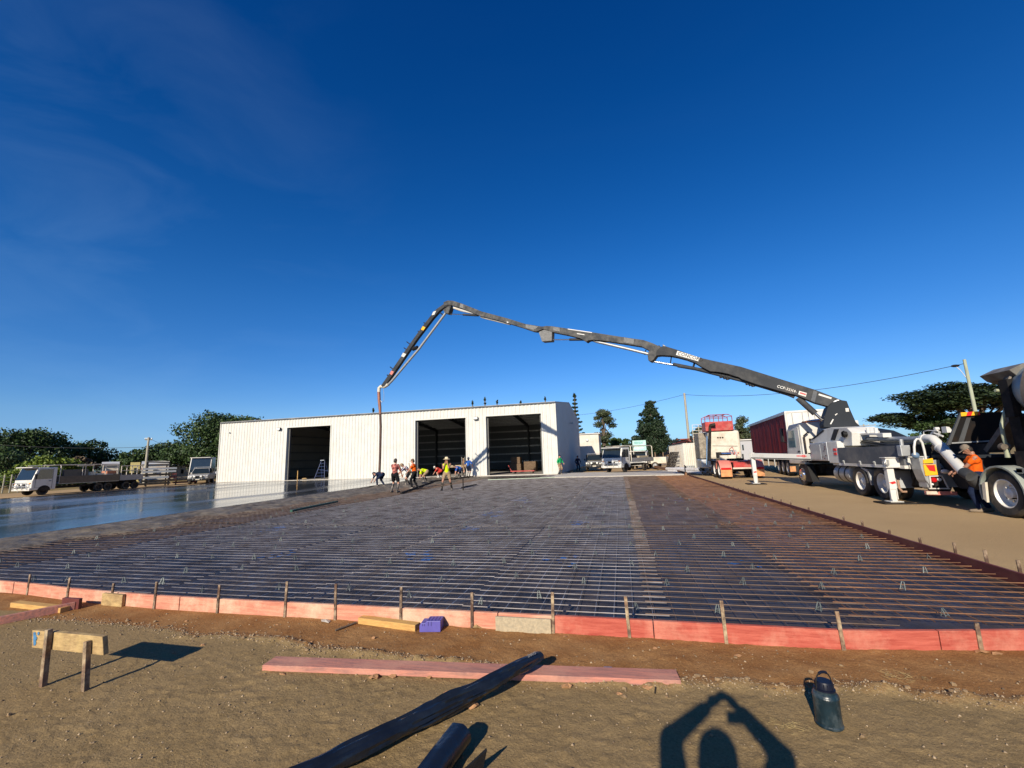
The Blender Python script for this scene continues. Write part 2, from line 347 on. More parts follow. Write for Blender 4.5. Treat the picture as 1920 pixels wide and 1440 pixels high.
def build_ground_mat():
    t = ground_mat.node_tree; b = t.nodes['Principled BSDF']; l = t.links.new
    def n(ty, **k):
        x = t.nodes.new(ty)
        for a, v in k.items(): setattr(x, a, v)
        return x
    tc = n('ShaderNodeTexCoord')
    def noise(s, d=6, rgh=.6):
        x = n('ShaderNodeTexNoise'); x.inputs['Scale'].default_value = s; x.inputs['Detail'].default_value = d; x.inputs['Roughness'].default_value = rgh
        l(tc.outputs['Object'], x.inputs['Vector']); return x.outputs['Fac']
    def ramp(f, p0, c0, p1, c1):
        r = n('ShaderNodeValToRGB'); e = r.color_ramp.elements; e[0].position, e[1].position = p0, p1; e[0].color = (*c0, 1); e[1].color = (*c1, 1); l(f, r.inputs['Fac']); return r.outputs['Color']
    def mixc(f, a, c):
        m = n('ShaderNodeMix', data_type='RGBA'); l(f, m.inputs['Factor']); l(a, m.inputs['A']); l(c, m.inputs['B']); return m.outputs['Result']
    def att(name):
        a = n('ShaderNodeAttribute'); a.attribute_name = name; return a.outputs['Fac']
    fine = noise(55, 8, .75); mid = noise(2.2, 6); big = noise(.35, 5)
    base = mixc(ramp(mid, .35, (0,0,0), .7, (1,1,1)), ramp(fine, .3, (.160, .107, .048), .72, (.34, .235, .108)), ramp(fine, .3, (.20, .136, .064), .72, (.385, .27, .130)))
    soil = mixc(ramp(mid, .35, (0,0,0), .65, (1,1,1)), ramp(fine, .3, (.160, .068, .020), .75, (.345, .165, .058)), ramp(fine, .3, (.24, .12, .042), .75, (.46, .26, .108)))
    yard = mixc(ramp(big, .35, (0,0,0), .7, (1,1,1)), ramp(fine, .25, (.28, .185, .092), .75, (.47, .325, .17)), ramp(fine, .25, (.34, .23, .115), .75, (.53, .375, .20)))
    grass = ramp(noise(6, 8, .8), .3, (.16, .11, .045), .75, (.36, .27, .12))
    def edge(a, w=.28):
        ad = n('ShaderNodeMath', operation='MULTIPLY_ADD'); l(noise(18, 6, .7), ad.inputs[0]); ad.inputs[1].default_value = w; 
        sb = n('ShaderNodeMath', operation='SUBTRACT'); l(a, sb.inputs[0]); sb.inputs[1].default_value = w*.5; l(sb.outputs[0], ad.inputs[2])
        return ramp(ad.outputs[0], .35, (0,0,0), .65, (1,1,1))
    col = mixc(edge(att('soil'), .5), base, soil); col = mixc(edge(att('yard'), .3), col, yard); col = mixc(edge(att('grass'), .3), col, grass)
    # scattered pale grit
    v = n('ShaderNodeTexVoronoi'); v.inputs['Scale'].default_value = 26; l(tc.outputs['Object'], v.inputs['Vector'])
    grit = ramp(v.outputs['Distance'], .10, (1,1,1), .16, (0,0,0)); 
    v2 = ramp(noise(7, 3), .55, (0,0,0), .62, (1,1,1)); mm = n('ShaderNodeMix', data_type='RGBA'); mm.blend_type = 'MULTIPLY'; mm.inputs['Factor'].default_value = 1; l(grit, mm.inputs['A']); l(v2, mm.inputs['B'])
    pale = n('ShaderNodeRGB'); pale.outputs[0].default_value = (.36, .28, .19, 1)
    col = mixc(mm.outputs['Result'], col, pale.outputs[0])
    l(col, b.inputs['Base Color']); b.inputs['Roughness'].default_value = .95; b.inputs['Specular IOR Level'].default_value = .15
    bp = n('ShaderNodeBump'); bp.inputs['Strength'].default_value = .75; bp.inputs['Distance'].default_value = .012; l(noise(75, 8, .75), bp.inputs['Height'])
    bp2 = n('ShaderNodeBump'); bp2.inputs['Strength'].default_value = .5; bp2.inputs['Distance'].default_value = .03; l(noise(14, 6, .7), bp2.inputs['Height']); l(bp.outputs[0], bp2.inputs['Normal']); l(bp2.outputs[0], b.inputs['Normal'])
build_ground_mat()
gme = raw_mesh('ground', gv, gf, ground_mat, True)
X, Y = gv[:, 0], gv[:, 1]
soil = np.clip((Y-soil_edge(X))/(.16+.12*np.clip(X+1, 0, 4))+.5, 0, 1)*np.clip((5.2-X)/.5, 0, 1)*np.clip((X+30)/5, 0, 1)*(Y < 7)
soil = np.maximum(soil, np.clip((X-2.0)/1.5, 0, 1)*np.clip((Y-33)/3, 0, 1)*(X < 7)*(Y < 75)*.9)         # red fill beside the container
yard = np.clip((X-4.7)/.6, 0, 1)*np.clip((Y-3.6)/2, 0, 1); yard = np.maximum(yard, np.clip((-40-X)/1, 0, 1)*np.clip((Y+5)/5, 0, 1))
yard = np.maximum(yard, np.clip((Y-45)/3, 0, 1))
grass = np.clip((-54-X)/3, 0, 1); grass = np.maximum(grass, np.clip((Y-75)/5, 0, 1))
for nm, a in (('soil', soil), ('yard', yard), ('grass', grass)):
    at = gme.attributes.new(nm, 'FLOAT', 'POINT'); at.data.foreach_set('value', a.astype(np.float32))
struct(link('ground', gme))

# ------------------------------------------------------------------ black membrane under the steel, with blue spray marks
membrane_mat = bpy.data.materials.new('black_plastic_membrane'); membrane_mat.use_nodes = True
def build_membrane():
    t = membrane_mat.node_tree; b = t.nodes['Principled BSDF']; l = t.links.new
    tc = t.nodes.new('ShaderNodeTexCoord')
    def noise(s, d, st=None):
        v = tc.outputs['Object']
        if st: m = t.nodes.new('ShaderNodeMapping'); m.inputs['Scale'].default_value = st; l(v, m.inputs['Vector']); v = m.outputs[0]
        x = t.nodes.new('ShaderNodeTexNoise'); x.inputs['Scale'].default_value = s; x.inputs['Detail'].default_value = d; x.inputs['Roughness'].default_value = .6; l(v, x.inputs['Vector']); return x.outputs['Fac']
    r = t.nodes.new('ShaderNodeValToRGB'); e = r.color_ramp.elements; e[0].position = .35; e[0].color = (.020, .018, .019, 1); e[1].position = .75; e[1].color = (.095, .072, .058, 1); l(noise(.8, 8), r.inputs['Fac'])
    l(r.outputs[0], b.inputs['Base Color'])
    rr = t.nodes.new('ShaderNodeMapRange'); rr.inputs[1].default_value = .3; rr.inputs[2].default_value = .7; rr.inputs[3].default_value = .32; rr.inputs[4].default_value = .55; l(noise(1.7, 5), rr.inputs[0]); l(rr.outputs[0], b.inputs['Roughness'])
    b.inputs['Specular IOR Level'].default_value = .2
    bp = t.nodes.new('ShaderNodeBump'); bp.inputs['Strength'].default_value = .55; bp.inputs['Distance'].default_value = .03; l(noise(4, 6, (1, .6, 1)), bp.inputs['Height']); l(bp.outputs[0], b.inputs['Normal'])
build_membrane()
spray_blue = mat('blue_spray_paint', (.01, .13, .45), .6, col2=(.015, .03, .07), vs=16, detail=6, ramp=(.4, .62))
MEM = .025
mb = MB(); xs = [FX0+.03]+list(np.arange(-40, -10, 4.))+list(np.arange(-10, 4.5, .5))+[FX1-.04]
vs = []; fs = []
for i, x in enumerate(xs): vs += [(x, front_y(x)+.03, MEM), (x, FY1-.02, MEM)]
for i in range(len(xs)-1): fs.append((2*i, 2*i+2, 2*i+3, 2*i+1))
mb.add(vs, fs); mem = struct(mb.build('membrane', membrane_mat)); 
def splat(px, py, r, seed):
    c = PX(px, py, Z=MEM); rg = random.Random(seed); b = MB()
    for k in range(9):
        q = (c.x+rg.gauss(0, r*.55), c.y+rg.gauss(0, r*.9)); rr = r*rg.uniform(.12, .42); n = 11; ph = rg.uniform(0, 6)
        b.add([(q[0]+math.cos(ph+6.283*j/n)*rr*rg.uniform(.5, 1.25), q[1]+math.sin(ph+6.283*j/n)*rr*rg.uniform(.6, 1.5), MEM+.004+.0006*k) for j in range(n)], [tuple(range(n))])
    return b
sp = MB()
for k, (px, py, r) in enumerate([(785,1042,.32),(1060,1050,.20),(1405,1058,.17),(975,936,.6),(932,962,.5),(520,1041,.22),(1262,937,.5),(505,995,.35),(880,990,.3),(1090,980,.35),(1155,925,.5)]):
    q = splat(px, py, r, k); sp.add(q.v, q.f)
so = sp.build('spray_mark', spray_blue, mem)

# ------------------------------------------------------------------ finished wet slab and the fresh concrete at its edge
wet_mat = bpy.data.materials.new('wet_concrete'); wet_mat.use_nodes = True
def build_wet():
    t = wet_mat.node_tree; b = t.nodes['Principled BSDF']; l = t.links.new
    tc = t.nodes.new('ShaderNodeTexCoord')
    def noise(s, d, st=(1, 1, 1), rot=0, dist=0):
        m = t.nodes.new('ShaderNodeMapping'); m.inputs['Scale'].default_value = st; m.inputs['Rotation'].default_value = (0, 0, rot); l(tc.outputs['Object'], m.inputs['Vector'])
        x = t.nodes.new('ShaderNodeTexNoise'); x.inputs['Scale'].default_value = s; x.inputs['Detail'].default_value = d; x.inputs['Distortion'].default_value = dist; l(m.outputs[0], x.inputs['Vector']); return x.outputs['Fac']
    a = noise(.30, 5, (1, .22, 1), R(8), .6)
    r = t.nodes.new('ShaderNodeValToRGB'); e = r.color_ramp.elements; e[0].position = .45; e[0].color = (.040, .046, .056, 1); e[1].position = .68; e[1].color = (.125, .13, .135, 1); l(a, r.inputs['Fac']); l(r.outputs[0], b.inputs['Base Color'])
    q = t.nodes.new('ShaderNodeMapRange'); q.inputs[1].default_value = .45; q.inputs[2].default_value = .68; q.inputs[3].default_value = .11; q.inputs[4].default_value = .3; l(a, q.inputs[0]); l(q.outputs[0], b.inputs['Roughness'])
    b.inputs['Specular IOR Level'].default_value = .6; b.inputs['IOR'].default_value = 1.45
    bp = t.nodes.new('ShaderNodeBump'); bp.inputs['Strength'].default_value = .05; bp.inputs['Distance'].default_value = .03; l(noise(1.1, 3, (1, .35, 1)), bp.inputs['Height']); l(bp.outputs[0], b.inputs['Normal'])
build_wet()
WE = [(4.9, -15.4), (8, -15.5), (14, -15.9), (20, -16.2), (26, -16.5), (33, -17.2), (FY1-.02, -17.9)]    # (Y, X) where the finished face stops
mb = MB(); vs = []; fs = []
for (yy, xx) in WE: vs += [(FX0+.05, max(yy, 6.6) if yy < 6 else yy, SLAB), (xx-.02, yy, SLAB), (xx-.02, yy, 0.03), (FX0+.05, max(yy, 6.6) if yy < 6 else yy, .03)]
for i in range(len(WE)-1):
    o = 4*i; fs += [(o, o+1, o+5, o+4), (o+1, o+2, o+6, o+5), (o+3, o, o+4, o+7)]
fs += [(0, 3, 2, 1), tuple(4*(len(WE)-1)+k for k in (0, 1, 2, 3))]
struct(mb.add(vs, fs).build('wet_slab', wet_mat))
def we(y): return np.interp(y, [a for a, b in WE], [b for a, b in WE])
def re(y): return np.interp(y, [4.9, 8, 14, 20, 24, 28, 33, FY1], [-13.4, -13.3, -13.2, -12.6, -11.6, -11.2, -10.8, -11.5])
ny, nx = 420, 46; vv = []; yy = np.linspace(5.0, FY1-.05, ny)
T = np.linspace(0, 1, nx)
YY, TT = np.meshgrid(yy, T, indexing='ij'); wob = noise2(YY, YY*0+2, .9, 21)*1.0+noise2(YY, YY*0+7, 3, 22)*.5
XX = we(YY)+.0+(re(YY)+wob-we(YY))*TT
fall = np.clip((1-TT)/.55, 0, 1)**.7
ZZ = .045+(SLAB-.04)*fall + (noise2(XX, YY, 2.2, 23)*.09+noise2(XX, YY, 7, 24)*.05)*np.clip(TT/.12, 0, 1)*np.clip((1-TT)/.1, 0, 1)
ZZ = np.where(TT >= .999, .028, ZZ); ZZ = np.where(TT <= 0, SLAB-.004, ZZ)
i = (np.arange(ny-1)[:, None]*nx+np.arange(nx-1)[None, :]).ravel()
fresh_mat = mat('fresh_grey_concrete', (.18, .152, .115), .62, col2=(.075, .062, .046), vs=2.5, detail=8, bump=.7, bs=14, spec=.4)
struct(link('fresh_concrete', raw_mesh('fresh_concrete', np.stack([XX, YY, ZZ], -1).reshape(-1, 3), np.stack([i, i+1, i+1+nx, i+nx], -1), fresh_mat, True)))
struct(MB().box(-5.35, 4.4, 33.9, 41.5, -.02, SLAB+.01).build('concrete_apron', concrete_pale))
struct(MB().box(-43, -5.5, 39.72, 63.6, -.02, .16).build('floor', cement_floor))

# ------------------------------------------------------------------ steel mesh sheets
def mesh_sheet(name, wx, ly, pitch, material, seed):
    rg = random.Random(seed); b = MB(); r = .0048
    for k in range(int(ly/pitch)+1):          # cross wires lie on top
        y = pitch*(k+.25); z = .0125+rg.uniform(-.001, .001); e = rg.uniform(-.02, .02)
        if y < ly: b.tube([(e, y, z), (wx*.5, y+rg.uniform(-.006, .006), z-.004), (wx+e, y, z)], r*(1.22 if k % 2 else 1.0), 5, False)
    for k in range(int(wx/pitch)+1):
        x = pitch*(k+.4)
        if x < wx: b.tube([(x, 0, 0), (x+rg.uniform(-.008, .008), ly*.5, -.004), (x, ly, 0)], r, 5, False)
    return b
SW, SLn = 2.26, 6.2
cols = [(2.12, 'rust'), (.16, 'dull'), (-1.86, 'bright'), (-4.11, 'bright'), (-6.36, 'bright'), (-8.61, 'bright'), (-10.86, 'bright'), (-13.11, 'dull'), (-15.3, 'dull')]
protos = {}
for kind_, m_, lab in (('bright', mesh_steel, 'bright silver welded wire mesh sheet over the black membrane'), ('dull', mesh_dull, 'dull grey brown welded wire mesh sheet over the black membrane'), ('rust', mesh_rust, 'rust orange welded wire mesh sheet along the dark red side form')):
    protos[kind_] = (mesh_sheet('mesh_sheet', 2.40 if kind_ == 'rust' else SW, SLn, .2, m_, hash(kind_) % 97 if False else len(kind_)), m_, lab)
pm = {}
for ci, (x0, kind_) in enumerate(cols):
    for ri in range(6):
        y0 = front_y(x0+1.2)+.07+ri*5.78; 
        if kind_ == 'rust': y0 = 5.27+ri*5.78
        if x0+SW < we(y0+3)+.4 or (x0 > -6 and y0+SLn > 40.5): continue
        if y0+SLn > 40: continue
        if kind_ not in pm:
            b, m_, lab = protos[kind_]; o = b.build('mesh_sheet', m_); pm[kind_] = o
        else:
            o = pm[kind_].copy(); COL.objects.link(o)
        o.location = (x0, y0, .075+(ri % 2)*.019+(ci % 2)*.009); o.rotation_euler = (0, 0, R(random.uniform(-.25, .25)))
        tag(o, protos[kind_][2], 'steel mesh', kind_+' steel mesh sheets')
# last short sheets up to the shed
# ------------------------------------------------------------------ little wire bar chairs standing on the mesh
def bar_chair():
    b = MB(); r = .0045
    for sx in (-1, 1):
        b.tube([(sx*.028, -.03, 0), (sx*.012, 0, .095), (sx*.028, .03, 0)], r, 5)
    b.tube([(-.012, 0, .095), (.012, 0, .095)], r, 5); b.tube([(-.024, -.026, .015), (.024, -.026, .015)], r, 5); b.tube([(-.024, .026, .015), (.024, .026, .015)], r, 5)
    b.tube([(-.03, 0, .045), (.03, 0, .045)], r*.8, 5)
    return b
ch = None; nch = 0; rg = random.Random(3); spots = []
for iy in range(16):
    for ix in range(-15, 5):
        x = ix*.92+rg.uniform(-.22, .22)+(iy % 2)*.4; y = 5.25+iy*.85+rg.uniform(-.18, .18)
        if x > 4.35 or x < re(y)+.5 or y < front_y(x)+.15 or rg.random() < .07: continue
        spots.append((x, y))
spots.sort(key=lambda p: p[0]**2+p[1]**2)
for (x, y) in spots[:290]:
    if ch is None: ch = o = bar_chair().build('bar_chair', bar_mat)
    else: o = ch.copy(); COL.objects.link(o)
    s_ = rg.uniform(.68, .9); o.location = (x, y, .098); o.rotation_euler = (R(rg.uniform(-8, 8)), R(rg.uniform(-8, 8)), rg.uniform(0, 3.1)); o.scale = (s_, s_, s_)
    tag(o, 'small grey wire bar chair standing upright on the steel mesh', 'bar chair', 'bar chairs scattered over the steel mesh')

# ------------------------------------------------------------------ formwork boards and pegs
def board_run(pxs, mt, label, name='form_board', hgt=.158, th=.042, jit=0):
    xs_ = [PX(p, 1090+70*min(1, p/1200), Y=4.72).x if not isinstance(p, float) else p for p in pxs]
    xs_ = np.linspace(xs_[0], xs_[-1], max(2, int((xs_[-1]-xs_[0])/.5)+2)); b = MB(); vs = []; fs = []
    for x in xs_:
        y = front_y(x)-.02; vs += [(x, y-th, -.015), (x, y, -.015), (x, y, hgt), (x, y-th, hgt)]
    for i in range(len(xs_)-1):
        o = 4*i; fs += [(o, o+1, o+5, o+4), (o+1, o+2, o+6, o+5), (o+2, o+3, o+7, o+6), (o+3, o, o+4, o+7)]
    k = 4*(len(xs_)-1); fs += [(0, 3, 2, 1), (k, k+1, k+2, k+3)]
    return tag(b.add(vs, fs).build(name, mt, bevel=.003), label, 'form board', 'boards of the front form')
def fx(px): # X of the front form under a photo column
    lo, hi = -12., 6.
    for _ in range(40):
        mid = (lo+hi)/2; p = Vector((mid, front_y(mid)-.05, .1)); d = p-Vector((0, 0, CAM_H)); q = 960+F*d.dot(AXR)/d.dot(AXF)
        if q < px: lo = mid
        else: hi = mid
    return lo
bl = [(-30.0, fx(27), board_pink, 'pale pink form board running out at the left end of the front form'), (fx(28), fx(222), board_pink, 'pale pink form board with the short tan joiner nailed over its right end'),
      (fx(223), fx(338), board_pink, 'short pale pink form board just right of the tan joiner'), (fx(339), fx(631), board_pink, 'long pale pink form board left of the yellow timber block'),
      (fx(632), fx(934), board_pink, 'pink form board behind the purple plastic block'), (fx(935), fx(1038), board_pink, 'short pink form board hidden behind the weathered chipboard patch'),
      (fx(1039), fx(1225), board_red, 'red form board with wood swirls just right of the weathered chipboard patch'), (fx(1226), fx(1578), board_red, 'long red form board with a grey smear near its left end'),
      (fx(1579), fx(1760), board_red, 'red form board between the two rightmost front pegs'), (fx(1761), 4.62, board_red, 'red form board fading to pink at the right corner of the front form')]
for a, b_, mt, lab in bl: board_run([float(a), float(b_)-.004], mt, lab)
smear = mat('grey_cement_smear', (.3, .24, .22), .8, col2=(.5, .12, .09), vs=9, ramp=(.4, .55))
def front_piece(px0, px1, name, mt, label, cat, z0, z1, th, gap=.006):
    a, b_ = fx(px0), fx(px1); y0, y1 = front_y(a)-.062-gap, front_y(b_)-.062-gap
    bb = MB(); bb.add([(a, y0-th, z0), (b_, y1-th, z0), (b_, y1, z0), (a, y0, z0), (a, y0-th, z1), (b_, y1-th, z1), (b_, y1, z1), (a, y0, z1)], [(0,3,2,1),(4,5,6,7),(0,1,5,4),(1,2,6,5),(2,3,7,6),(3,0,4,7)])
    return tag(bb.build(name, mt, bevel=.003), label, cat)
front_piece(200, 238, 'timber_joiner', timber_dirty, 'short tan timber joiner over the left pink form boards', 'timber', 0, .15, .04)
front_piece(931, 1034, 'chipboard_patch', timber_grey, 'weathered speckled chipboard patch leaning on the pink front form', 'board', -.01, .135, .03)
# pegs in front
def peg(name, x, y, ztop, mt, w_=.032, lean=(0, 0), z0=-.02):
    b = MB(); b.bar((x, y, z0), (x+lean[0]*ztop, y+lean[1]*ztop, ztop), w_, w_*.55, up=(0, 1, 0))
    return b.build(name, mt, bevel=.003)
rgp = random.Random(11)
for px, yt in [(56,1077),(130,1083),(212,1094),(293,1091),(411,1097),(537,1090),(631,1095),(753,1101),(886,1111),(1037,1111),(1179,1119),(1359,1127),(1577,1147),(1832,1168)]:
    x = fx(px); y = front_y(x)-.062-.011; zt = PX(px, yt, Y=y).z
    o = peg('form_peg', x, y, zt, peg_wood if px > 1000 else peg_mat, .031, (rgp.uniform(-.04, .04), .03))
    near = {411: 'left of the yellow timber', 631: 'left of the grey stone chip', 753: 'behind the yellow timber block', 886: 'right of the purple block', 1037: 'at the right end of the chipboard patch', 1832: 'at the right edge of the photo', 212: 'on the tan joiner'}
    tag(o, 'pale mud splashed timber peg holding the red front form' if px > 1000 else 'dark rusty steel peg holding the pink front form', 'form peg', 'pale timber pegs of the front form' if px > 1000 else 'dark pegs of the front form')
# right-hand form, dark red, seen from inside
RX = 4.60
for k in range(6):
    y0, y1 = 5.2+k*4.6, 5.2+(k+1)*4.6-.006
    if k == 0: y0 = front_y(RX)-.02
    y1 = min(y1, 33.2)
    tag(MB().box(RX-.04, RX, y0, y1, -.02, .175).build('side_form_board', board_dark, bevel=.003), 'dark red side form board between slab and truck yard', 'form board', 'boards of the right side form')
pegs_r = [(1908,1050),(1846,1031),(1788,1017),(1724,1008),(1667,993),(1616,976),(1581,967),(1545,963),(1516,951),(1482,939),(1464,935),(1448,931),(1433,930),(1415,922),(1403,921),(1393,918),(1384,915),(1375,914),(1367,913),(1358,910)]
po = None
for px, yt in pegs_r:
    p = PX(px, yt, X=RX+.03); zt = min(max(p.z, .2), .42)
    o = MB().bar((0, 0, -.02), (0, 0, zt), .036, .014, up=(0, 1, 0)).build('form_peg', peg_mat); o.location = (RX+.012+.006, p.y, 0)
    o.rotation_euler.z = R(rgp.uniform(-15, 15)); o.location.x = RX+.03
    tag(o, 'dark steel peg outside the dark red side form', 'form peg', 'pegs along the right side form')
# left edge form far behind the wet slab
for k in range(6):
    y0 = 7+k*5.45
    tag(MB().box(FX0-.04, FX0+.01, y0, y0+5.44, -.02, .165).build('far_form_board', board_dark), 'dark red form board along the far left edge of the wet slab', 'form board', 'boards of the far left form')

# ------------------------------------------------------------------ the white shed
SX0, SX1, SY0, SY1, SH, RIDGE = -43.0, -5.46, 39.7, 63.7, 6.66, 7.95
DOORS = [(-34.3, -29.0), (-19.42, -14.15), (-12.12, -6.8)]; DH = 5.68
shed = thing('shed', 'long white corrugated steel shed with three open doorways', 'shed', (-24, 39.7, 0))
def profile(x0, x1, pitch, dep, extra):
    xs = []; x = x0
    while x < x1-pitch*.4:
        xs += [(x, 0), (x+pitch*.42, 0), (x+pitch*.52, -dep), (x+pitch*.9, -dep)]; x += pitch
    xs.append((x1, 0)); px_ = [a for a, b in xs]; py_ = [b for a, b in xs]
    for e in extra: xs.append((e, float(np.interp(e, px_, py_))))
    return sorted(set(xs))
def ribbed(x0, x1, pitch, dep, zt, holes=(), zb=.12):
    b = MB(); pr_ = profile(x0, x1, pitch, dep, [e for h in holes for e in h[:2]])
    for (xa, ya), (xb, yb) in zip(pr_, pr_[1:]):
        if xb-xa < 1e-5: continue
        z0 = zb
        for (h0, h1, hz) in holes:
            if xa >= h0-1e-6 and xb <= h1+1e-6: z0 = hz
        o = len(b.v); b.v += [(xa, ya, z0), (xb, yb, z0), (xb, yb, zt), (xa, ya, zt)]; b.f.append((o, o+1, o+2, o+3))
    return b
fw = ribbed(SX0, SX1, .36, .042, SH, [(a, b, DH) for a, b in DOORS]); fw.v = [(x, y+SY0, z) for x, y, z in fw.v]
fwo = fw.build('front_wall', shed_white, shed)
gb = MB()      # gable side wall, faces +X
gy = sorted(set([SY0+i*.29*f_ for i in range(0, 84) for f_ in (1,)]+[51.7, SY1])); vs = []
pr_ = profile(SY0, SY1, .29, .028, [51.7])
for (ya, da), (yb, db) in zip(pr_, pr_[1:]):
    if yb > SY1+.001: continue
    za = SH+(RIDGE-SH)*(1-abs(ya-51.7)/12); zb = SH+(RIDGE-SH)*(1-abs(yb-51.7)/12)
    o = len(gb.v); gb.v += [(SX1-da, ya, .12), (SX1-db, yb, .12), (SX1-db, yb, zb), (SX1-da, ya, za)]; gb.f.append((o, o+1, o+2, o+3))
gb.build('side_wall', shed_white, shed)
gl = MB(); gl.add([(SX0, SY0, .12), (SX0, SY1, .12), (SX0, SY1, SH), (SX0, 51.7, RIDGE), (SX0, SY0, SH)], [(0, 1, 2, 3, 4)]); gl.build('side_wall', shed_white, shed)
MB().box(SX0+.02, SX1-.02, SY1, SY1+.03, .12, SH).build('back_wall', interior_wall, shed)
rf = MB()
for (ya, za), (yb, zb) in (((SY0-.12, SH+.0), (51.7, RIDGE+.01)), ((51.7, RIDGE+.01), (SY1+.12, SH))):
    rf.add([(SX0-.06, ya, za), (SX1+.06, ya, za), (SX1+.06, yb, zb), (SX0-.06, yb, zb), (SX0-.06, ya, za+.05), (SX1+.06, ya, za+.05), (SX1+.06, yb, zb+.05), (SX0-.06, yb, zb+.05)],
           [(0, 3, 2, 1), (4, 5, 6, 7), (0, 1, 5, 4), (1, 2, 6, 5), (2, 3, 7, 6), (3, 0, 4, 7)])
rf.build('roof', roof_mat, shed)
MB().bar((SX0-.05, SY0-.07, SH-.03), (SX1+.05, SY0-.07, SH-.03), .13, .12).build('gutter', grey_paint, shed)
tr = MB(); tr.bar((SX1+.02, SY0-.03, .12), (SX1+.02, SY0-.03, SH-.1), .09, .09, up=(0, 1, 0)); tr.bar((SX0-.02, SY0-.03, .12), (SX0-.02, SY0-.03, SH-.1), .09, .09, up=(0, 1, 0)); tr.build('corner_flashing', shed_white, shed)
dark_reveal = mat('dark_door_reveal', (.10, .10, .095), .6, var=.1)
for (a, b) in DOORS:
    d = MB(); d.box(a-.10, a, SY0-.045, SY0+.24, .15, DH+.10); d.box(b, b+.10, SY0-.045, SY0+.24, .15, DH+.10); d.box(a, b, SY0-.045, SY0+.24, DH, DH+.10)
    fo = d.build('door_frame', shed_white, shed)
    for q0, q1 in ((a+.002, a+.16), (b-.16, b-.002)): MB().box(q0, q1, SY0+.245, SY0+.42, .16, DH).build('door_track', dark_reveal, fo)
# portal frames, girts and purlins seen through the doorways
for x in (-42.7, -36.6, -27.5, -21.9, -12.9, -9.4, -5.75):
    pf = MB(); yy0 = SY0+.15
    if x != -9.4: pf.box(x-.1, x+.1, yy0, yy0+.4, .16, SH-.25)
    pf.box(x-.1, x+.1, SY1-.5, SY1-.1, .16, SH-.25)
    pf.bar((x, SY0+.2, SH-.35), (x, 51.7, RIDGE-.35), .18, .45); pf.bar((x, 51.7, RIDGE-.35), (x, SY1-.2, SH-.35), .18, .45)
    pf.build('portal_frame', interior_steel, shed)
gt = MB()
for z in (1.1, 2.2, 3.3, 4.4, 5.5): gt.box(SX0+.1, SX1-.1, SY1-.1, SY1-.02, z, z+.18); gt.box(SX1-.12, SX1-.045, SY0+.3, SY1-.3, z, z+.18); gt.box(SX0+.03, SX0+.1, SY0+.3, SY1-.3, z, z+.18)
gt.build('wall_girt', galv, shed)
pu = MB()
for k in range(9):
    f_ = (k+.5)/9; y1 = SY0+12*f_; z1 = SH+(RIDGE-SH)*f_-.1; pu.box(SX0+.1, SX1-.1, y1-.04, y1+.04, z1-.2, z1); y2 = SY1-12*f_; pu.box(SX0+.1, SX1-.1, y2-.04, y2+.04, z1-.2, z1)
pu.build('purlin', galv, shed)
for px, py, nm in ((523, 804, 0), (892, 784, 0)):      # floodlights above the doors, and a small camera at the left end
    p = PX(px, py, Y=SY0-.2); b = MB(); b.box(p.x-.22, p.x+.22, p.y-.1, p.y+.08, p.z-.14, p.z+.12); b.box(p.x-.05, p.x+.05, p.y+.08, SY0-.02, p.z, p.z+.08)
    b.build('floodlight', black, shed, bevel=.02); MB().box(p.x-.19, p.x+.19, p.y-.115, p.y-.102, p.z-.11, p.z+.09).build('lamp_lens', lens_clear, shed)
p = PX(428, 810, Y=SY0-.2); MB().bar((p.x-.12, p.y-.1, p.z+.06), (p.x+.15, p.y, p.z-.06), .1, .1).build('security_camera', galv, shed)
p = PX(1070, 793, X=SX1+.25); b = MB(); b.box(SX1+.05, p.x, p.y-.1, p.y+.1, p.z-.05, p.z+.05); b.box(p.x, p.x+.3, p.y-.25, p.y+.2, p.z-.12, p.z+.08); b.build('side_lamp', galv, shed)
MB().box(SX0+.2, SX1-.1, SY0-.12, SY0-.035, .10, .19).build('floor_edge_trim', concrete_pale, shed)

# goods inside the shed, half seen in the dark
t = thing('stacked_crates', 'stack of dark crates inside the right doorway', 'crates', (-11.2, 47, .16))
for i, (x, y, z, sx, sy, sz) in enumerate([(-11.6, 46.5, .16, 1.2, 1, .9), (-10.2, 47.2, .16, 1.3, 1, 1.1), (-11.5, 46.6, 1.07, 1, .9, .7)]):
    b = MB(); b.box(x, x+sx, y, y+sy, z, z+sz)
    for q in range(4): b.box(x-.02, x-.002, y+.02, y+sy-.02, z+sz*q/4+.04, z+sz*(q+1)/4-.03); b.box(x+.02, x+sx-.02, y-.022, y-.002, z+sz*q/4+.04, z+sz*(q+1)/4-.03)
    b.build('crate', c_brown, t)
t = thing('red_trolley', 'low red trolley frame on the floor of the right doorway', 'trolley', (-9.2, 43, .16))
b = MB(); b.box(-10.6, -8.2, 42.6, 43.4, .36, .44); b.bar((-10.6, 43, .44), (-10.9, 43, 1.0), .05, .05); b.build('deck', red_paint, t)
for x in (-10.3, -8.5):
    for y in (42.65, 43.35): MB().lathe([(.04, -.04), (.12, -.04), (.12, .04), (.04, .04)], (x, y, .28), 'y', 12).build('wheel', rubber, t)
t = thing('timber_rack', 'low rack of timber lengths inside the middle doorway', 'rack', (-17, 46, .16))
for k in range(4): MB().box(-19, -14.6, 45.6+k*.3, 45.8+k*.3, .9+.12*(k % 2), 1.0+.12*(k % 2)).build('timber_length', timber_grey, t)
b = MB()
for x in (-18.6, -16.8, -15): b.box(x-.04, x+.04, 45.6, 45.68, .16, 2.0); b.box(x-.04, x+.04, 46.6, 46.68, .16, 2.0); b.box(x-.04, x+.04, 45.6, 46.7, .8, .88)
b.build('frame', interior_steel, t)

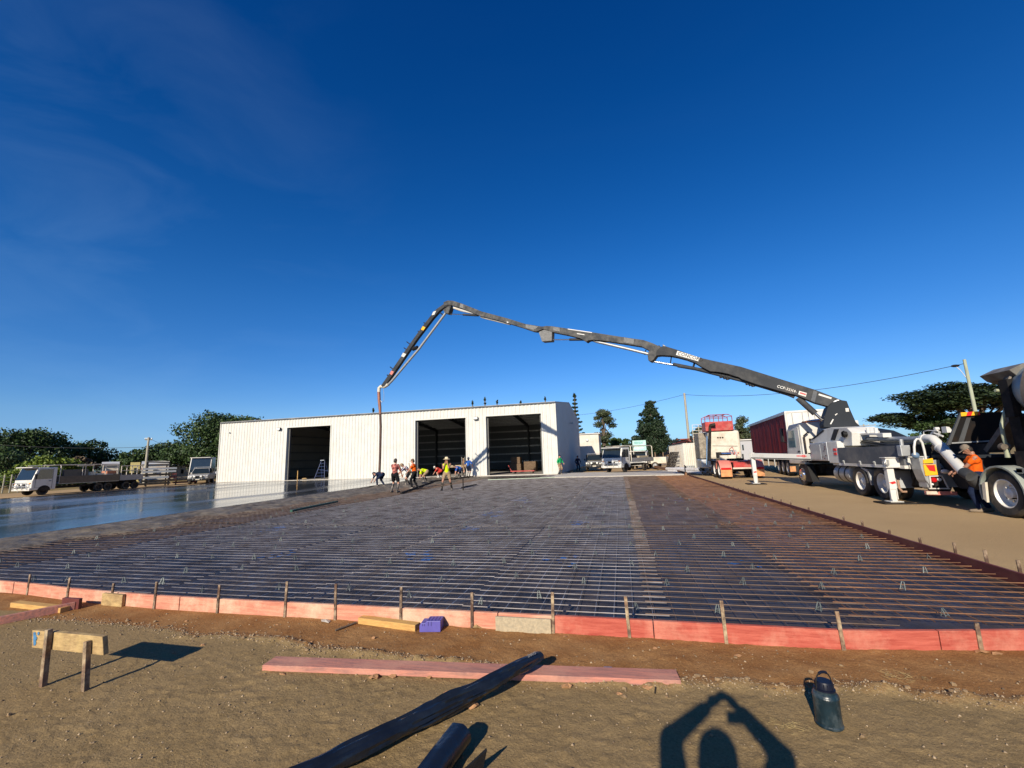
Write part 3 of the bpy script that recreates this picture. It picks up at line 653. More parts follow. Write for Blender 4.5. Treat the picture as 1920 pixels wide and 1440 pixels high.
# blue step ladder and survey stake in the left doorway
lx, ly = -30.9, 41.2
lad = thing('step_ladder', 'blue A-frame step ladder standing in the left doorway', 'step ladder', (lx, ly, .16))
lz = 1.95; blue_l = mat('blue_ladder_fibreglass', (.018, .035, .11), .45, var=.08)
for sx in (-1, 1):
    MB().tube([(lx+sx*.62, ly-.5, .16), (lx+sx*.2, ly, .16+lz)], .035, 8).build('leg', blue_l, lad); MB().tube([(lx+sx*.5, ly+.6, .16), (lx+sx*.2, ly+.05, .16+lz)], .03, 8).build('leg', blue_l, lad)
b = MB()
for k in range(1, 6):
    f_ = k/6; b.box(lx-.6+.4*f_, lx+.6-.4*f_, ly-.54+.5*f_, ly-.44+.5*f_, .16+lz*f_, .20+lz*f_)
b.build('tread', blue_l, lad); MB().box(lx-.24, lx+.24, ly-.14, ly+.16, .16+lz, .22+lz).build('top_cap', alu, lad); MB().box(lx-.5, lx+.5, ly+.28, ly+.32, 1.0, 1.05).build('brace', blue_l, lad)
tag(MB().box(-32.47, -32.41, 39.3, 39.36, .15, 1.15).build('survey_stake', timber), 'pale timber stake upright in the wet slab by the left doorway', 'stake')
p = PX(571, 898, Y=40.6); t = MB(); t.ell((p.x, 40.6, .26), .3, .22, .1, 10, 6); tag(t.build('sand_bag', timber_dirty, smooth=True), 'small tan bag on the sill of the left doorway', 'bag')

# ------------------------------------------------------------------ wheels and small vehicle helpers
def wheel(parent, c, r=.52, wd=.28, rim=None, dish=.10, side=-1, hub=True, nm='wheel'):
    """tyre (the part) with its rim as a child; the outer face looks along side*X"""
    c = Vector(c); w2 = wd/2; n = 28
    o = MB().lathe([(r*.60, -w2*.82), (r*.74, -w2*.98), (r*.90, -w2), (r*.975, -w2*.8), (r, -w2*.55), (r*.985, -w2*.2), (r, 0), (r*.985, w2*.2), (r, w2*.55), (r*.975, w2*.8), (r*.90, w2), (r*.74, w2*.98), (r*.60, w2*.82)], c, 'x', n, False).build(nm, rubber, parent, True)
    s = side; b = MB()
    b.lathe([(r*.61, s*w2*.84), (r*.575, s*w2*.86), (r*.555, s*w2*.7), (r*.50, s*(w2-dish)), (r*.24, s*(w2-dish*1.15)), (r*.22, s*(w2-dish*.5)), (r*.14, s*(w2-dish*.35)), (.001, s*(w2-dish*.3))], c, 'x', n, False)
    ro = b.build('rim', rim or rim_white, o, True)
    if hub:
        h = MB()
        for k in range(8):
            a = k*math.pi/4; q = c+Vector((s*(w2-dish*1.0), math.cos(a)*r*.33, math.sin(a)*r*.33)); h.lathe([(.022, -.025), (.022, .03), (.012, .035)], q, 'x', 6)
        h.build('wheel_nut', chrome, ro)
    return o
def yz(b, pts, x0, x1):
    """side profile (y, z) given width in X"""
    return b.poly([((x0+x1)/2, y, z) for y, z in pts], (x1-x0, 0, 0))
def xz(b, pts, y0, y1): return b.poly([(x, (y0+y1)/2, z) for x, z in pts], (0, y1-y0, 0))
def pxs(pts, **k): return [PX(a, b, **k) for a, b in pts]

# ------------------------------------------------------------------ concrete boom pump truck
pump = thing('boom_pump_truck', 'white concrete pump truck with long dark grey folding boom raised over the slab', 'pump truck', (9.45, 20, 0))
ch_ = MB(); ch_.box(8.95, 9.1, 15.2, 24.6, .72, 1.0); ch_.box(9.8, 9.95, 15.2, 24.6, .72, 1.0)
for y in (15.6, 17.5, 19.4, 21.6, 24): ch_.box(9.1, 9.8, y, y+.12, .74, .96)
ch_.box(8.6, 10.3, 16.9, 17.06, .42, .62); ch_.box(8.6, 10.3, 18.16, 18.32, .42, .62); ch_.box(8.6, 10.3, 23.5, 23.66, .42, .6)
ch_.box(8.9, 10, 20.5, 22.6, .5, .75); ch_.box(8.7, 10.2, 22.6, 24.7, .6, .98)
ch_.build('chassis', dark_frame, pump)
for y in (18.26, 16.92):
    wheel(pump, (8.36, y, .52), .52, .30, rim_white, .17, -1, True); wheel(pump, (8.70, y, .52), .52, .28, rim_white, .1, -1, False); wheel(pump, (10.5, y, .52), .52, .30, rim_white, .12, 1, False)
wheel(pump, (8.42, 23.48, .50), .50, .29, chrome, -.04, -1, True); wheel(pump, (10.5, 23.48, .50), .50, .29, chrome, -.04, 1, False)
# cab
cab = MB(); yz(cab, [(22.95, .98), (24.85, .98), (24.92, 1.55), (24.62, 2.62), (24.3, 2.86), (22.95, 2.9)], 8.24, 10.66); cabo = cab.build('cab', white, pump, bevel=.05)
d = MB(); yz(d, [(23.12, 1.02), (24.62, 1.02), (24.66, 1.6), (24.42, 2.66), (23.12, 2.7)], 8.215, 8.237); do = d.build('door', grey_paint if False else white, cabo, bevel=.008)
d = MB(); yz(d, [(23.62, 1.78), (24.52, 1.78), (24.34, 2.56), (23.62, 2.58)], 8.20, 8.214); d.build('window', glass_pale, do)
MB().box(8.19, 8.214, 23.2, 23.42, 1.55, 1.61).build('handle', black, do)
d = MB(); d.add([(8.36, 24.93, 1.66), (10.54, 24.93, 1.66), (10.5, 24.66, 2.58), (8.4, 24.66, 2.58)], [(0, 1, 2, 3)]); d.build('windscreen', glass, cabo)
d = MB(); d.box(8.55, 8.7, 22.93, 22.945, 1.75, 2.15); d.box(9.9, 10.05, 22.93, 22.945, 1.75, 2.15); d.build('vent', black, cabo)
d = MB(); d.ell((9.5, 23.6, 2.86), 1.0, .7, .22, 16, 8); d.build('roof_deflector', white, cabo, True)
d = MB(); d.box(8.12, 8.2, 24.95, 25.25, 2.05, 2.75); d.tube([(8.22, 24.7, 2.7), (8.16, 25.05, 2.72)], .02); d.tube([(8.22, 24.75, 2.0), (8.16, 25.05, 2.08)], .02); d.build('mirror', black, pump, bevel=.03)
d = MB(); d.tube([(8.35, 22.9, 2.92), (9.1, 22.9, 2.95), (9.1, 22.9, 2.85)], .03); d.build('roof_light_bar', lens_amber, cabo)
d = MB(); d.tube([(8.3, 22.75, 1.1), (8.3, 22.75, 2.3), (8.5, 22.75, 2.45)], .035); d.box(8.4, 9.5, 22.55, 22.85, 1.05, 1.5); d.box(8.6, 9.2, 22.6, 22.8, 1.5, 1.75); d.build('air_cleaner', dark_frame, pump)
# front mudflap, tank, boxes
d = MB(); yz(d, [(23.05, 1.0), (22.72, 1.0), (22.3, .24), (22.95, .22)], 8.22, 8.5); d.build('mudflap', black, pump)
d = MB(); d.lathe([(.28, 0), (.34, .03), (.34, 1.22), (.28, 1.25)], (8.62, 19.12, .70), 'y', 24); to = d.build('fuel_tank', galv, pump, True)
d = MB()
for y in (19.42, 19.9): d.lathe([(.346, 0), (.346, .09)], (8.62, y, .70), 'y', 24)
d.build('tank_strap', black, to)
d = MB(); d.box(8.18, 8.95, 20.36, 22.0, 1.18, 1.93); bx_ = d.build('tool_locker', alu, pump, bevel=.02)
d = MB(); d.box(8.165, 8.178, 20.95, 21.92, 1.24, 1.86); d.build('locker_door', alu, bx_, bevel=.004)
d = MB()
rgd = random.Random(4)
for k in range(10): y = rgd.choice([20.5, 20.66, 20.8, 21.95]); z = 1.28+.06*k; d.box(8.155, 8.1645, y-.03, y+.03, z-.02, z+.02) if y < 20.9 else d.box(8.155, 8.1645, 21.86, 21.91, z-.02, z+.02)
d.build('warning_sticker', mat('dark_sticker', (.09, .03, .03), .5), bx_)
d = MB(); d.box(8.2, 9.3, 19.50, 20.35, 1.10, 1.95); wc = d.build('side_cabinet', white, pump, bevel=.02)
d = MB()
for z in (1.42, 1.58): d.box(8.185, 8.199, 19.62, 19.85, z, z+.1)
d.build('red_sticker', red_refl, wc)
sp_ = MB(); sp_.box(8.18, 8.24, 15.5, 19.46, 1.13, 1.70); spo = sp_.build('side_panel', grey_paint, pump, bevel=.008)
d = MB(); d.box(8.17, 8.27, 15.5, 19.5, 1.03, 1.125); d.build('side_rail', white, pump)
for y in (16.2, 17.05, 17.95, 19.1): d = MB(); d.box(8.145, 8.178, y-.05, y+.05, 1.09, 1.2); d.lathe([(.03, 0), (.03, .05)], (8.13, y, 1.2), 'x', 8); d.build('latch', galv, spo)
MB().box(8.3, 10.62, 15.5, 20.3, 1.02, 1.14).build('deck', white, pump)
MB().box(8.9, 10.55, 15.9, 19.4, 1.141, 1.72).build('water_tank', dark_frame, pump, bevel=.03)
for y in (18.26, 16.92): yz(MB(), [(y-.18, 1.0), (y-.62, .93), (y-.72, .42), (y-.64, .42), (y-.56, .84), (y-.18, .97)][::1], 8.22, 8.85).build('mudguard', galv, pump)
# pedestal
XP = 8.42
pd = MB(); pp = pxs([(1519,829), (1521,823), (1544,805), (1558,801.5), (1588,802), (1597,811), (1598,836), (1560,836)], X=XP)
pd.poly([p+Vector((.45, 0, 0)) for p in pp], (.9, 0, 0)); pdo = pd.build('pedestal', white, pump, bevel=.02)
d = MB(); d.poly([p-Vector((.012, 0, 0)) for p in pxs([(1564.7,804.6), (1573,804.6), (1566,825.4), (1558.5,824.7)], X=XP)], (.02, 0, 0)); d.poly([p-Vector((.012, 0, 0)) for p in pxs([(1521,824), (1544,806), (1546,807.5), (1527,822.5)], X=XP)], (.02, 0, 0)); d.build('black_stripe', black, pdo)
d = MB(); c = PX(1586, 814, X=XP-.02); d.lathe([(.14, -.06), (.10, -.12), (.10, .1)], c, 'x', 16); d.build('pipe_port', black, pdo, True)
eb = MB(); eb.poly(pxs([(1600,800), (1622,803), (1652,808), (1684,823), (1684,840), (1600,840)], X=10.1), (.9, 0, 0)); eb.build('engine_cover', turret_grey, pump, bevel=.03)
fr = MB(); fr.poly(pxs([(1615,816), (1619,812), (1663,812), (1664,820), (1655,820), (1650,815.5), (1621,815.5), (1621,826), (1615,826)], X=8.8), (.25, 0, 0))
for px in (1628, 1643): c = PX(px, 808.5, X=8.9); fr.lathe([(.06, -.12), (.06, .12)], c, 'z', 10)
fr.build('pipe_support_frame', white, pump, bevel=.01)
# delivery pipe from the turret to the hopper
dp = MB(); dp.tube(pxs([(1606,824), (1628,823), (1654,823.5), (1700,823.5), (1733,823)], X=8.9), .085, 14); dp.build('delivery_pipe', galv, pump, True)
dp = MB(); dp.tube(pxs([(1731,823), (1742,821.5), (1750,823), (1757,830), (1770,844)], X=8.9), .115, 14); 
for f_ in ((1733,823,0), (1761,835,1)): pass
dp.tube([PX(1766,840,X=8.85), PX(1809,887,X=8.52)], .125, 16); dp.build('delivery_elbow', white, pump, True)
d = MB(); d.tube(pxs([(1807,885), (1822,894)], X=8.52), .13, 14); d.tube([PX(1820,893,X=8.53), PX(1836,908,X=8.75)], [.14, .17], 14); d.build('hopper_outlet', boom_grey, pump, True)
d = MB(); d.tube(pxs([(1731,823), (1735.5,822.6)], X=8.9), .135, 14); d.tube(pxs([(1764,838), (1768,842)], X=8.9), .16, 14); d.tube(pxs([(1622,823), (1626,823)], X=8.9), .12, 14); d.build('pipe_coupling', white, pump, True)
hz_ = MB(); hz_.tube(pxs([(1586,816), (1596,822), (1612,826), (1640,830.5), (1668,834), (1700,834), (1722,830)], X=8.75), .045, 8); hz_.tube(pxs([(1590,818), (1600,826), (1624,832), (1656,836), (1690,836)], X=8.7), .03, 8); hz_.tube(pxs([(1590,815), (1602,812), (1612,812)], X=8.7), .035, 8); hz_.build('hydraulic_hose', hose_black, pump, True)
vb = MB(); vb.tube(pxs([(1732,823), (1732,809), (1740,807), (1758,808)], X=9.0), .014, 6); vb.tube(pxs([(1745,822), (1748,812), (1756,806), (1762,810), (1758,818)], X=9.05), .035, 8); vb.tube(pxs([(1752,812), (1768,818)], X=9.0), .025, 6); vb.lathe([(.05, -.05), (.05, .05)], PX(1756, 804, X=9.05), 'x', 10); vb.build('valve_cluster', white, pump, True)
c = PX(1778, 806, Y=15.6); d = MB(); d.poly([c+Vector((a, 0, b)) for a, b in ((-.1, .1), (-.02, .08), (.03, -.02), (.06, -.08), (-.1, -.08))], (0, .2, 0)); d.build('hopper_lamp', white, pump)
# tail assembly
YT = 15.0
d = MB(); d.poly(pxs([(1714,858), (1722,858), (1728,880), (1737,898), (1747,914), (1741,917), (1727,899), (1719,880)], Y=YT+.2), (0, .4, 0)); d.box(8.4, 9.4, YT+.05, YT+.4, .52, .9); d.box(8.36, 8.78, YT+.02, YT+.42, .86, 1.28); tailo = d.build('tail_frame', galv, pump)
d = MB(); d.poly(pxs([(1731,871), (1754,871), (1758,890), (1735,892)], Y=YT-.02), (0, .03, 0)); d.poly(pxs([(1731,862), (1748,859), (1750,868), (1731,869)], Y=YT-.02), (0, .03, 0)); ro = d.build('marker_plate', yellow, pump)
d = MB(); d.poly(pxs([(1736,872), (1752,872), (1754,884), (1743,882)], Y=YT-.045), (0, .012, 0)); d.build('red_corner', red_refl, ro)
d = MB(); d.poly(pxs([(1743,894), (1766,892), (1777,915), (1746,915)], Y=YT+.05), (0, .1, 0)); tl = d.build('tail_light_box', dark_frame, pump)
d = MB(); d.lathe([(.001, -.05), (.05, -.045), (.07, -.02), (.075, 0)], PX(1751, 900, Y=YT+.0), 'y', 14); d.build('tail_light', lens_red, tl, True)
d = MB(); d.lathe([(.001, -.04), (.04, -.03), (.05, 0)], PX(1761, 899, Y=YT+.0), 'y', 12); d.lathe([(.001, -.03), (.025, -.02), (.03, 0)], PX(1748, 908, Y=YT), 'y', 12); d.build('reversing_light', lens_clear, tl, True)
d = MB()
for a, b_ in (((1742,893), (1766,892)), ((1743,893), (1746,916)), ((1766,892), (1778,915)), ((1742,916), (1781,916))): p, q = PX(*a, Y=YT-.03), PX(*b_, Y=YT-.03); d.bar(p, q, .03, .03, up=(0, 1, 0))
d.build('light_guard', white, tl)
d = MB(); p, q = PX(1736, 924, Y=YT), PX(1792, 925, Y=YT); d.bar(p, q, .12, .1); d.build('rear_bumper', red_faded, pump); d = MB(); p, q = PX(1737, 924, Y=YT-.07), PX(1758, 924, Y=YT-.07); d.bar(p, q, .02, .085); d.build('bumper_tape', cream, pump)
d = MB(); d.tube(pxs([(1737,866), (1733,845), (1729,830), (1724,823.5), (1719,823), (1715.5,827), (1714,838), (1715,853)], Y=YT+.05), .03, 10); d.build('grab_rail', white, pump, True)
d = MB(); d.box(8.05, 8.3, 15.3, 15.5, 1.4, 1.72); d.lathe([(.05, 0), (.05, .2)], (8.15, 15.4, 1.7), 'z', 10); d.build('control_box', galv, pump, bevel=.02)
d = MB(); d.ell((8.28, 15.1, 1.42), .09, .09, .09); d.build('blue_bucket', mat('blue_bucket_plastic', (.12, .2, .32), .5), pump, True)
d = MB(); d.tube(pxs([(1683,900), (1686,915), (1692,922), (1700,922)], Y=15.8), .035, 8); d.build('exhaust_pipe', mat('rusty_exhaust', (.42, .26, .17), .6, .4), pump, True)
d = MB(); d.box(8.6, 9.0, 15.7, 16.1, .5, .95); d.tube([(8.5, 15.7, .8), (8.5, 15.9, .5), (8.8, 16, .45)], .03); d.build('hydraulic_valve', dark_frame, pump, bevel=.03)
c = PX(1772, 884, Y=14.8); d = MB(); d.ell(c, .1, .05, .06); d.build('white_tag', white, pump, True)
# hopper with raised splash guard
hp = MB(); t0, t1 = (8.78, 13.7, 10.2, 15.15), (9.05, 14.05, 9.95, 14.9)
vs = [(t1[0], t1[1], .5), (t1[2], t1[1], .5), (t1[2], t1[3], .5), (t1[0], t1[3], .5), (t0[0], t0[1], 1.38), (t0[2], t0[1], 1.38), (t0[2], t0[3], 1.38), (t0[0], t0[3], 1.38)]
hp.add(vs, [(0, 3, 2, 1), (0, 1, 5, 4), (1, 2, 6, 5), (2, 3, 7, 6), (3, 0, 4, 7)]); hp.box(8.72, 10.26, 13.64, 13.7, 1.34, 1.42); hp.box(8.72, 8.78, 13.7, 15.2, 1.34, 1.42); hp.box(8.78, 10.2, 14.3, 14.34, 1.30, 1.36)
hpo = hp.build('hopper', turret_grey, pump)
splash_mat = mat('splash_guard_rubber', (.035, .02, .012), .8, spec=.12, col2=(.010, .009, .009), vs=1.1, detail=6, ramp=(.5, .75))
sg = MB(); sg.poly(pxs([(1801,776), (1886,772), (1890,832), (1777,832)], Y=14.32), (0, .035, 0)); sgo = sg.build('splash_guard', splash_mat, hpo)
d = MB(); d.poly(pxs([(1799.5,774), (1803,774), (1781,834), (1774,834)], Y=14.29), (0, .05, 0)); d.poly(pxs([(1812,783), (1820,783), (1806,830), (1796,830)], Y=14.29), (0, .02, 0)); d.build('guard_stiffener', mat('dull_dark_grey', (.055, .058, .062), .6), sgo)
d = MB(); d.poly(pxs([(1784,829.5), (1884,824), (1884,826.5), (1784,832)], Y=14.27), (0, .03, 0)); d.build('guard_rail', galv, sgo)
q = pxs([(1801,773.5), (1836,771), (1837,778), (1802,780.5)], Y=14.26); d = MB(); d.poly(q, (0, .02, 0)); rfl = d.build('marker_strip', yellow, sgo)
d = MB()
for f0, f1 in ((.26, .52), (.86, 1.0)):
    a, b_, c, e = q[0].lerp(q[1], f0+.1), q[0].lerp(q[1], min(1, f1+.1)), q[3].lerp(q[2], f1), q[3].lerp(q[2], f0); d.poly([p-Vector((0, .016, 0)) for p in (a, b_, c, e)], (0, .008, 0))
d.build('red_band', red_refl, rfl)
# outriggers
og = MB(); og.bar((8.3, 22.05, 1.31), (6.52, 24.95, 1.43), .2, .27); oo = og.build('front_outrigger', white, pump, bevel=.01)
d = MB(); d.bar((8.17, 22.02, 1.235), (6.50, 24.78, 1.33), .012, .03); d.build('beam_seam', dark_frame, oo)
dv = (Vector((6.52, 24.95, 1.43))-Vector((8.3, 22.05, 1.31))).normalized(); side = Vector((-dv.y, dv.x, 0)).normalized(); side = side if side.x < 0 else -side
d = MB()
for k in range(7): p = Vector((8.3, 22.05, 1.36))+dv*(.25+.07*k)+side*.103; d.bar(p, p+dv*.05, .006, .05 if k not in (1, 2) else .11)
d.build('red_arrow_sticker', red_refl, oo)
def jack(x, y, ztop, par, foot=.42):
    d = MB(); d.box(x-.09, x+.09, y-.09, y+.09, .42, ztop); o = d.build('jack_leg', white, par, bevel=.012)
    d = MB(); d.box(x-.065, x+.065, y-.065, y+.065, .06, .43); d.tube([(x-.08, y-.07, .12), (x-.08, y-.07, .5)], .014); d.tube([(x+.08, y-.07, .12), (x+.08, y-.07, .5)], .014); d.box(x-.17, x+.17, y-.17, y+.17, .045, .07); d.build('jack_foot', white, o, bevel=.008)
    d = MB(); d.poly([(x-.09, y-.094, .62), (x+.05, y-.094, .66), (x+.09, y-.094, .60), (x-.02, y-.094, .57)], (0, .006, 0)); d.build('red_chevron', red_refl, o)
    d = MB(); d.box(x-foot, x+foot, y-foot*.8, y+foot*.8, .0, .043); tag(d.build('outrigger_pad', dark_frame), 'dark flat pad under the %s white jack leg of the pump truck' % ('front' if y > 20 else 'rear'), 'pad')
jack(6.60, 24.84, 1.58, oo)
og = MB(); og.box(7.84, 8.95, 15.72, 15.95, 1.09, 1.35); og.box(7.8, 8.95, 15.68, 15.99, 1.35, 1.375); og.box(7.8, 8.95, 15.7, 15.97, 1.06, 1.09); ro_ = og.build('rear_outrigger', white, pump, bevel=.01)
d = MB(); d.tube([(7.83, 15.7, 1.3), (7.78, 15.7, 1.2), (7.86, 15.7, 1.12)], .022); d.box(7.86, 7.9, 15.69, 15.715, 1.14, 1.3); d.build('jack_fitting', galv, ro_)
jack(7.95, 15.88, 1.1, ro_, .4)

# boom: four arms in one upright plane from the turret to where the hose hangs
BT = Vector((9.22, 21.3, 0)); BD = Vector((-16.2, 27.65, 0)); BDIR = (BT-BD).normalized(); BN = BDIR.cross(Vector((0, 0, 1))).normalized()
if BN.y > 0: BN = -BN                      # towards the viewer
def PB(px, py, off=0.):
    o = Vector((0, 0, CAM_H)); d = ray(px, py); t = ((BT+BN*off-o).dot(BN))/d.dot(BN); return o+t*d
def arm(name, pts, wd, mt, par, bev=.02, off=0): return MB().poly([PB(a, b)+BN*off for a, b in pts], BN*wd).build(name, mt, par, bevel=bev)
tur = arm('turret', [(1548,765), (1556,757), (1570,752), (1583,754), (1588,767), (1599.5,792.8), (1606,799), (1607,802.5), (1541,802.5), (1540,797), (1543,780)], 1.05, turret_grey, pump)
d = MB(); d.poly([PB(a, b)+BN*.54 for a, b in ((1580,767.5), (1586,767), (1587,773.5), (1581,774))], BN*.02); d.build('white_plate', white, tur)
d = MB(); d.poly([PB(a, b)+BN*.54 for a, b in ((1561,779), (1565,776.5), (1566,777.5), (1562,781))], BN*.02); d.poly([PB(a, b)+BN*.54 for a, b in ((1552,796), (1557,787), (1559,788), (1554,797))], BN*.02); d.build('hand_rail', white, tur)
a1 = arm('boom_arm', [(1246,650), (1271,657.5), (1312,672), (1349.5,680.5), (1389,689), (1437,704), (1482,718), (1527.6,732), (1557,743.5), (1582,753.5), (1583,764), (1573,767), (1551,763), (1527.6,756.5), (1508,748.5), (1490,741.5), (1455,732.5), (1418.7,722), (1391,712.5), (1385,708.5), (1377,706.5), (1366,702.5), (1348,699), (1331.7,697.6), (1318,690.5), (1302,680.5), (1288,675.5), (1271,671), (1258,668.5), (1240,667.5), (1231,668.5), (1233,659), (1240,652)], .46, boom_grey, pump)
a2 = arm('boom_arm', [(1225,645), (1208,639), (1160,632), (1114.6,624.8), (1066.7,617.5), (1037,613), (1026,612.5), (1018,614), (1015,618), (1023,618.8), (1037.5,623.8), (1066,629.5), (1089.6,635.5), (1097,640), (1101,642.8), (1106,639.5), (1114.6,638.5), (1140,641), (1170.8,645.6), (1204,651), (1218.7,658.5), (1229,668.5), (1240,667.5), (1245,660), (1240,652)], .40, boom_splat, pump)
a3 = arm('boom_arm', [(1026,613), (1017,613.3), (1003,611), (988,608.8), (951,597.3), (905,585), (867.5,570), (851,565), (842,564.5), (834,568), (835,575), (846.7,573), (867.5,579.6), (885,586), (894.6,590.5), (903,594), (930,600.5), (953,606.7), (980,615), (1001,622.2), (1008,623), (1013,621), (1023,618)], .34, boom_splat, pump)
a4 = arm('boom_arm', [(851,565), (842,566.5), (832,572), (822,579), (817.5,582.7), (796.7,608.8), (769.6,646), (734,698), (716.5,723), (719.5,726.5), (724,724), (751,684.5), (784,636), (813,598), (825.8,583.8), (834,577.5), (846.7,574)], .24, boom_grey, pump)
# joints: knuckle plates
arm('knuckle_plate', [(1218,660), (1224,657), (1233,667.5), (1227,676), (1222,679.5), (1217,677), (1216,668)], .5, boom_splat, a2, .02)
arm('knuckle_plate', [(1012.5,624), (1023,619.6), (1037.5,623.8), (1037,640.5), (1018.8,641.8)], .42, boom_pale, a3, .02)
arm('knuckle_plate', [(847,574), (848.5,575), (844,589.5), (838,589), (834,582)], .4, boom_splat, a4, .01)
arm('hinge_bracket', [(1234,650.5), (1236.5,648), (1239.5,651), (1239,657), (1235,656)], .3, black, a1, .005)
d = MB(); d.tube([PB(1244, 652), PB(1243.7, 647), PB(1247.5, 650.5)], .05, 8); d.build('hinge_pin', galv, a1)
d = MB(); c = PB(1570, 759.5)+BN*.235; d.lathe([(.17, -.02), (.2, .02), (.13, .025), (.11, -.02)], c, BN, 20, False); d.lathe([(.10, -.02), (.10, .0)], c, BN, 20); d.build('pivot_boss', alu, a1, True)
# rams
def ram(par, a, b, split, rb, rr, off=0):
    A, B = PB(*a)+BN*off, PB(*b)+BN*off; m_ = A.lerp(B, split)
    o = MB().tube([A, m_], rb, 12).build('hydraulic_ram', boom_grey, par, True); MB().tube([A.lerp(B, split-.03), B], rr, 10).build('ram_rod', steel, o, True)
ram(a1, (1496,746), (1549,794), .62, .13, .06)
ram(a1, (1333,696.5), (1223,677.5), .55, .085, .05)
ram(a2, (1095,636.5), (1032,637), .42, .075, .035)
ram(a3, (897,591.5), (841,588.5), .5, .07, .03)
# concrete pipe along the arms, clamps, hoses
bp_ = MB(); bp_.tube([PB(1262, 683), PB(1300, 690.5), PB(1390, 713), PB(1478, 739), PB(1490, 744)], .085, 10); bpo = bp_.build('boom_pipe', boom_grey, a1, True)
for px, py in ((1352, 703.5), (1359, 705.5), (1364, 707), (1401, 716.5), (1407, 718.5), (1412, 720)): MB().tube([PB(px-1, py-4.5), PB(px+1, py+5)], .09, 8).build('pipe_clamp', black, bpo)
for q0, q1, r_q in ((PB(1259, 668), PB(1257, 681), .03), (PB(1302, 681), PB(1300, 688), .05), (PB(1211, 656), PB(1208.5, 665), .03)): MB().tube([q0, q1], r_q, 6).build('pipe_hanger', black, a1)
bp_ = MB(); bp_.tube([PB(1113, 638.5), PB(1120, 641), PB(1170, 652.5), PB(1215, 663.5), PB(1222, 665)], .075, 10); bp_.build('boom_pipe', galv, a2, True)
bp_ = MB(); bp_.tube([PB(902, 594), PB(912, 597), PB(935, 602.5), PB(957, 608)], .07, 10); bp_.tube([PB(851, 577), PB(866, 582), PB(893, 588)], .09, 8); bp_.build('boom_pipe', white, a3, True)
bp_ = MB(); bp_.tube([PB(836, 586.5), PB(785, 655), PB(735, 714), PB(727, 722)], .085, 10); bpo = bp_.build('boom_pipe', galv, a4, True)
for px, py in ((830, 589), (779, 653), (735, 709)): MB().tube([PB(px-9, py-6), PB(px+3, py+3)], .045, 6).build('pipe_bracket', black, bpo)
MB().tube([PB(774, 655), PB(783, 651)], .13, 8).build('pipe_bracket', black, bpo)
d = MB(); d.tube([PB(1498, 748), PB(1503, 758), PB(1508, 761), PB(1518, 765), PB(1526, 771)], .04, 8); d.tube([PB(1500, 748), PB(1511, 758), PB(1507, 762)], .03, 8); d.tube([PB(1276, 685), PB(1290, 689), PB(1316, 694)], .03, 6); d.build('ram_hose', hose_black, a1, True)
for px, py, l in ((768, 644, 9), (761, 654, 6), (735, 690, 6), (797, 606, 4), (786, 622, 4)): MB().tube([PB(px+3, py+3), PB(px-l*.6, py-l*.35)], .035, 6).build('boom_fitting', black, a4)
# painted panels and lettering on the arms
def decal(par, pts, wd, mt, nm): return MB().poly([PB(a, b)+BN*(wd/2+.006) for a, b in pts], BN*.008).build(nm, mt, par)
pl = decal(a1, [(1271.5,659.5), (1312.5,671.8), (1310.5,679), (1268.5,667)], .46, white, 'name_panel')
e0, e1 = PB(1271, 666.4), PB(1310.5, 677.6); xd = e1-e0; up = xd.cross(BN); up = up if up.z > 0 else -up
tb = text_mb('CONCORD', e0+BN*.245, xd, up, .235, .004); tb.build('lettering', black, pl)
e0, e1 = PB(1455.5, 727.3), PB(1484, 735.6); xd = e1-e0; tb = text_mb('CCP-33X4-', e0+BN*.238, xd, xd.cross(BN) if xd.cross(BN).z > 0 else -xd.cross(BN), .165, .003); tb.build('lettering', white, a1)
dz_ = decal(a1, [(1497.5,734), (1511.5,738), (1509.5,745), (1495.5,740.5)], .46, white, 'danger_sign')
MB().poly([PB(a, b)+BN*.25 for a, b in ((1499,736.3), (1510,739.6), (1509.3,742), (1498.2,738.6))], BN*.004).build('red_bar', red_refl, dz_)
decal(a1, [(1534,739), (1558,746.5), (1556.5,749.5), (1533,742)], .46, white, 'white_strip'); decal(a1, [(1524,733), (1531,735.5), (1526,755.5), (1519,752.5)], .46, grey_paint, 'pale_patch')
decal(a2, [(1172,634.5), (1190.5,637.5), (1189.5,646.5), (1171,643.5)], .40, boom_pale, 'bare_patch'); decal(a2, [(1067,617.8), (1112,624.5), (1112,626), (1067,619.3)], .40, white, 'top_edge_wear'); decal(a2, [(1084,626.2), (1098,628.4), (1098,630), (1084,627.8)], .40, white, 'white_strip')
decal(a2, [(1040,614.5), (1052,616.2), (1052,623.5), (1040,621)], .40, boom_pale, 'bare_patch'); decal(a3, [(988,609.5), (1012,613.6), (1003,620), (988,616)], .34, boom_pale, 'bare_patch'); decal(a3, [(866,570.5), (872,573), (870.5,579.5), (864.5,577.5)], .34, boom_pale, 'bare_patch'); decal(a3, [(953,604), (956,605), (955.5,607), (952.5,606)], .34, white, 'white_tag')
decal(a4, [(814.5,585.5), (820,583.5), (816.5,591), (811.5,592)], .24, white, 'white_band'); decal(a4, [(795,612.5), (800,614.5), (796,620.5), (791.5,618.5)], .24, yellow, 'yellow_band'); decal(a4, [(758,662), (764,664.5), (759.5,670.5), (754.5,668.5)], .24, white, 'white_band'); decal(a4, [(736,695.5), (741,697.5), (737,703.5), (733,701.5)], .24, red_faded, 'red_band')
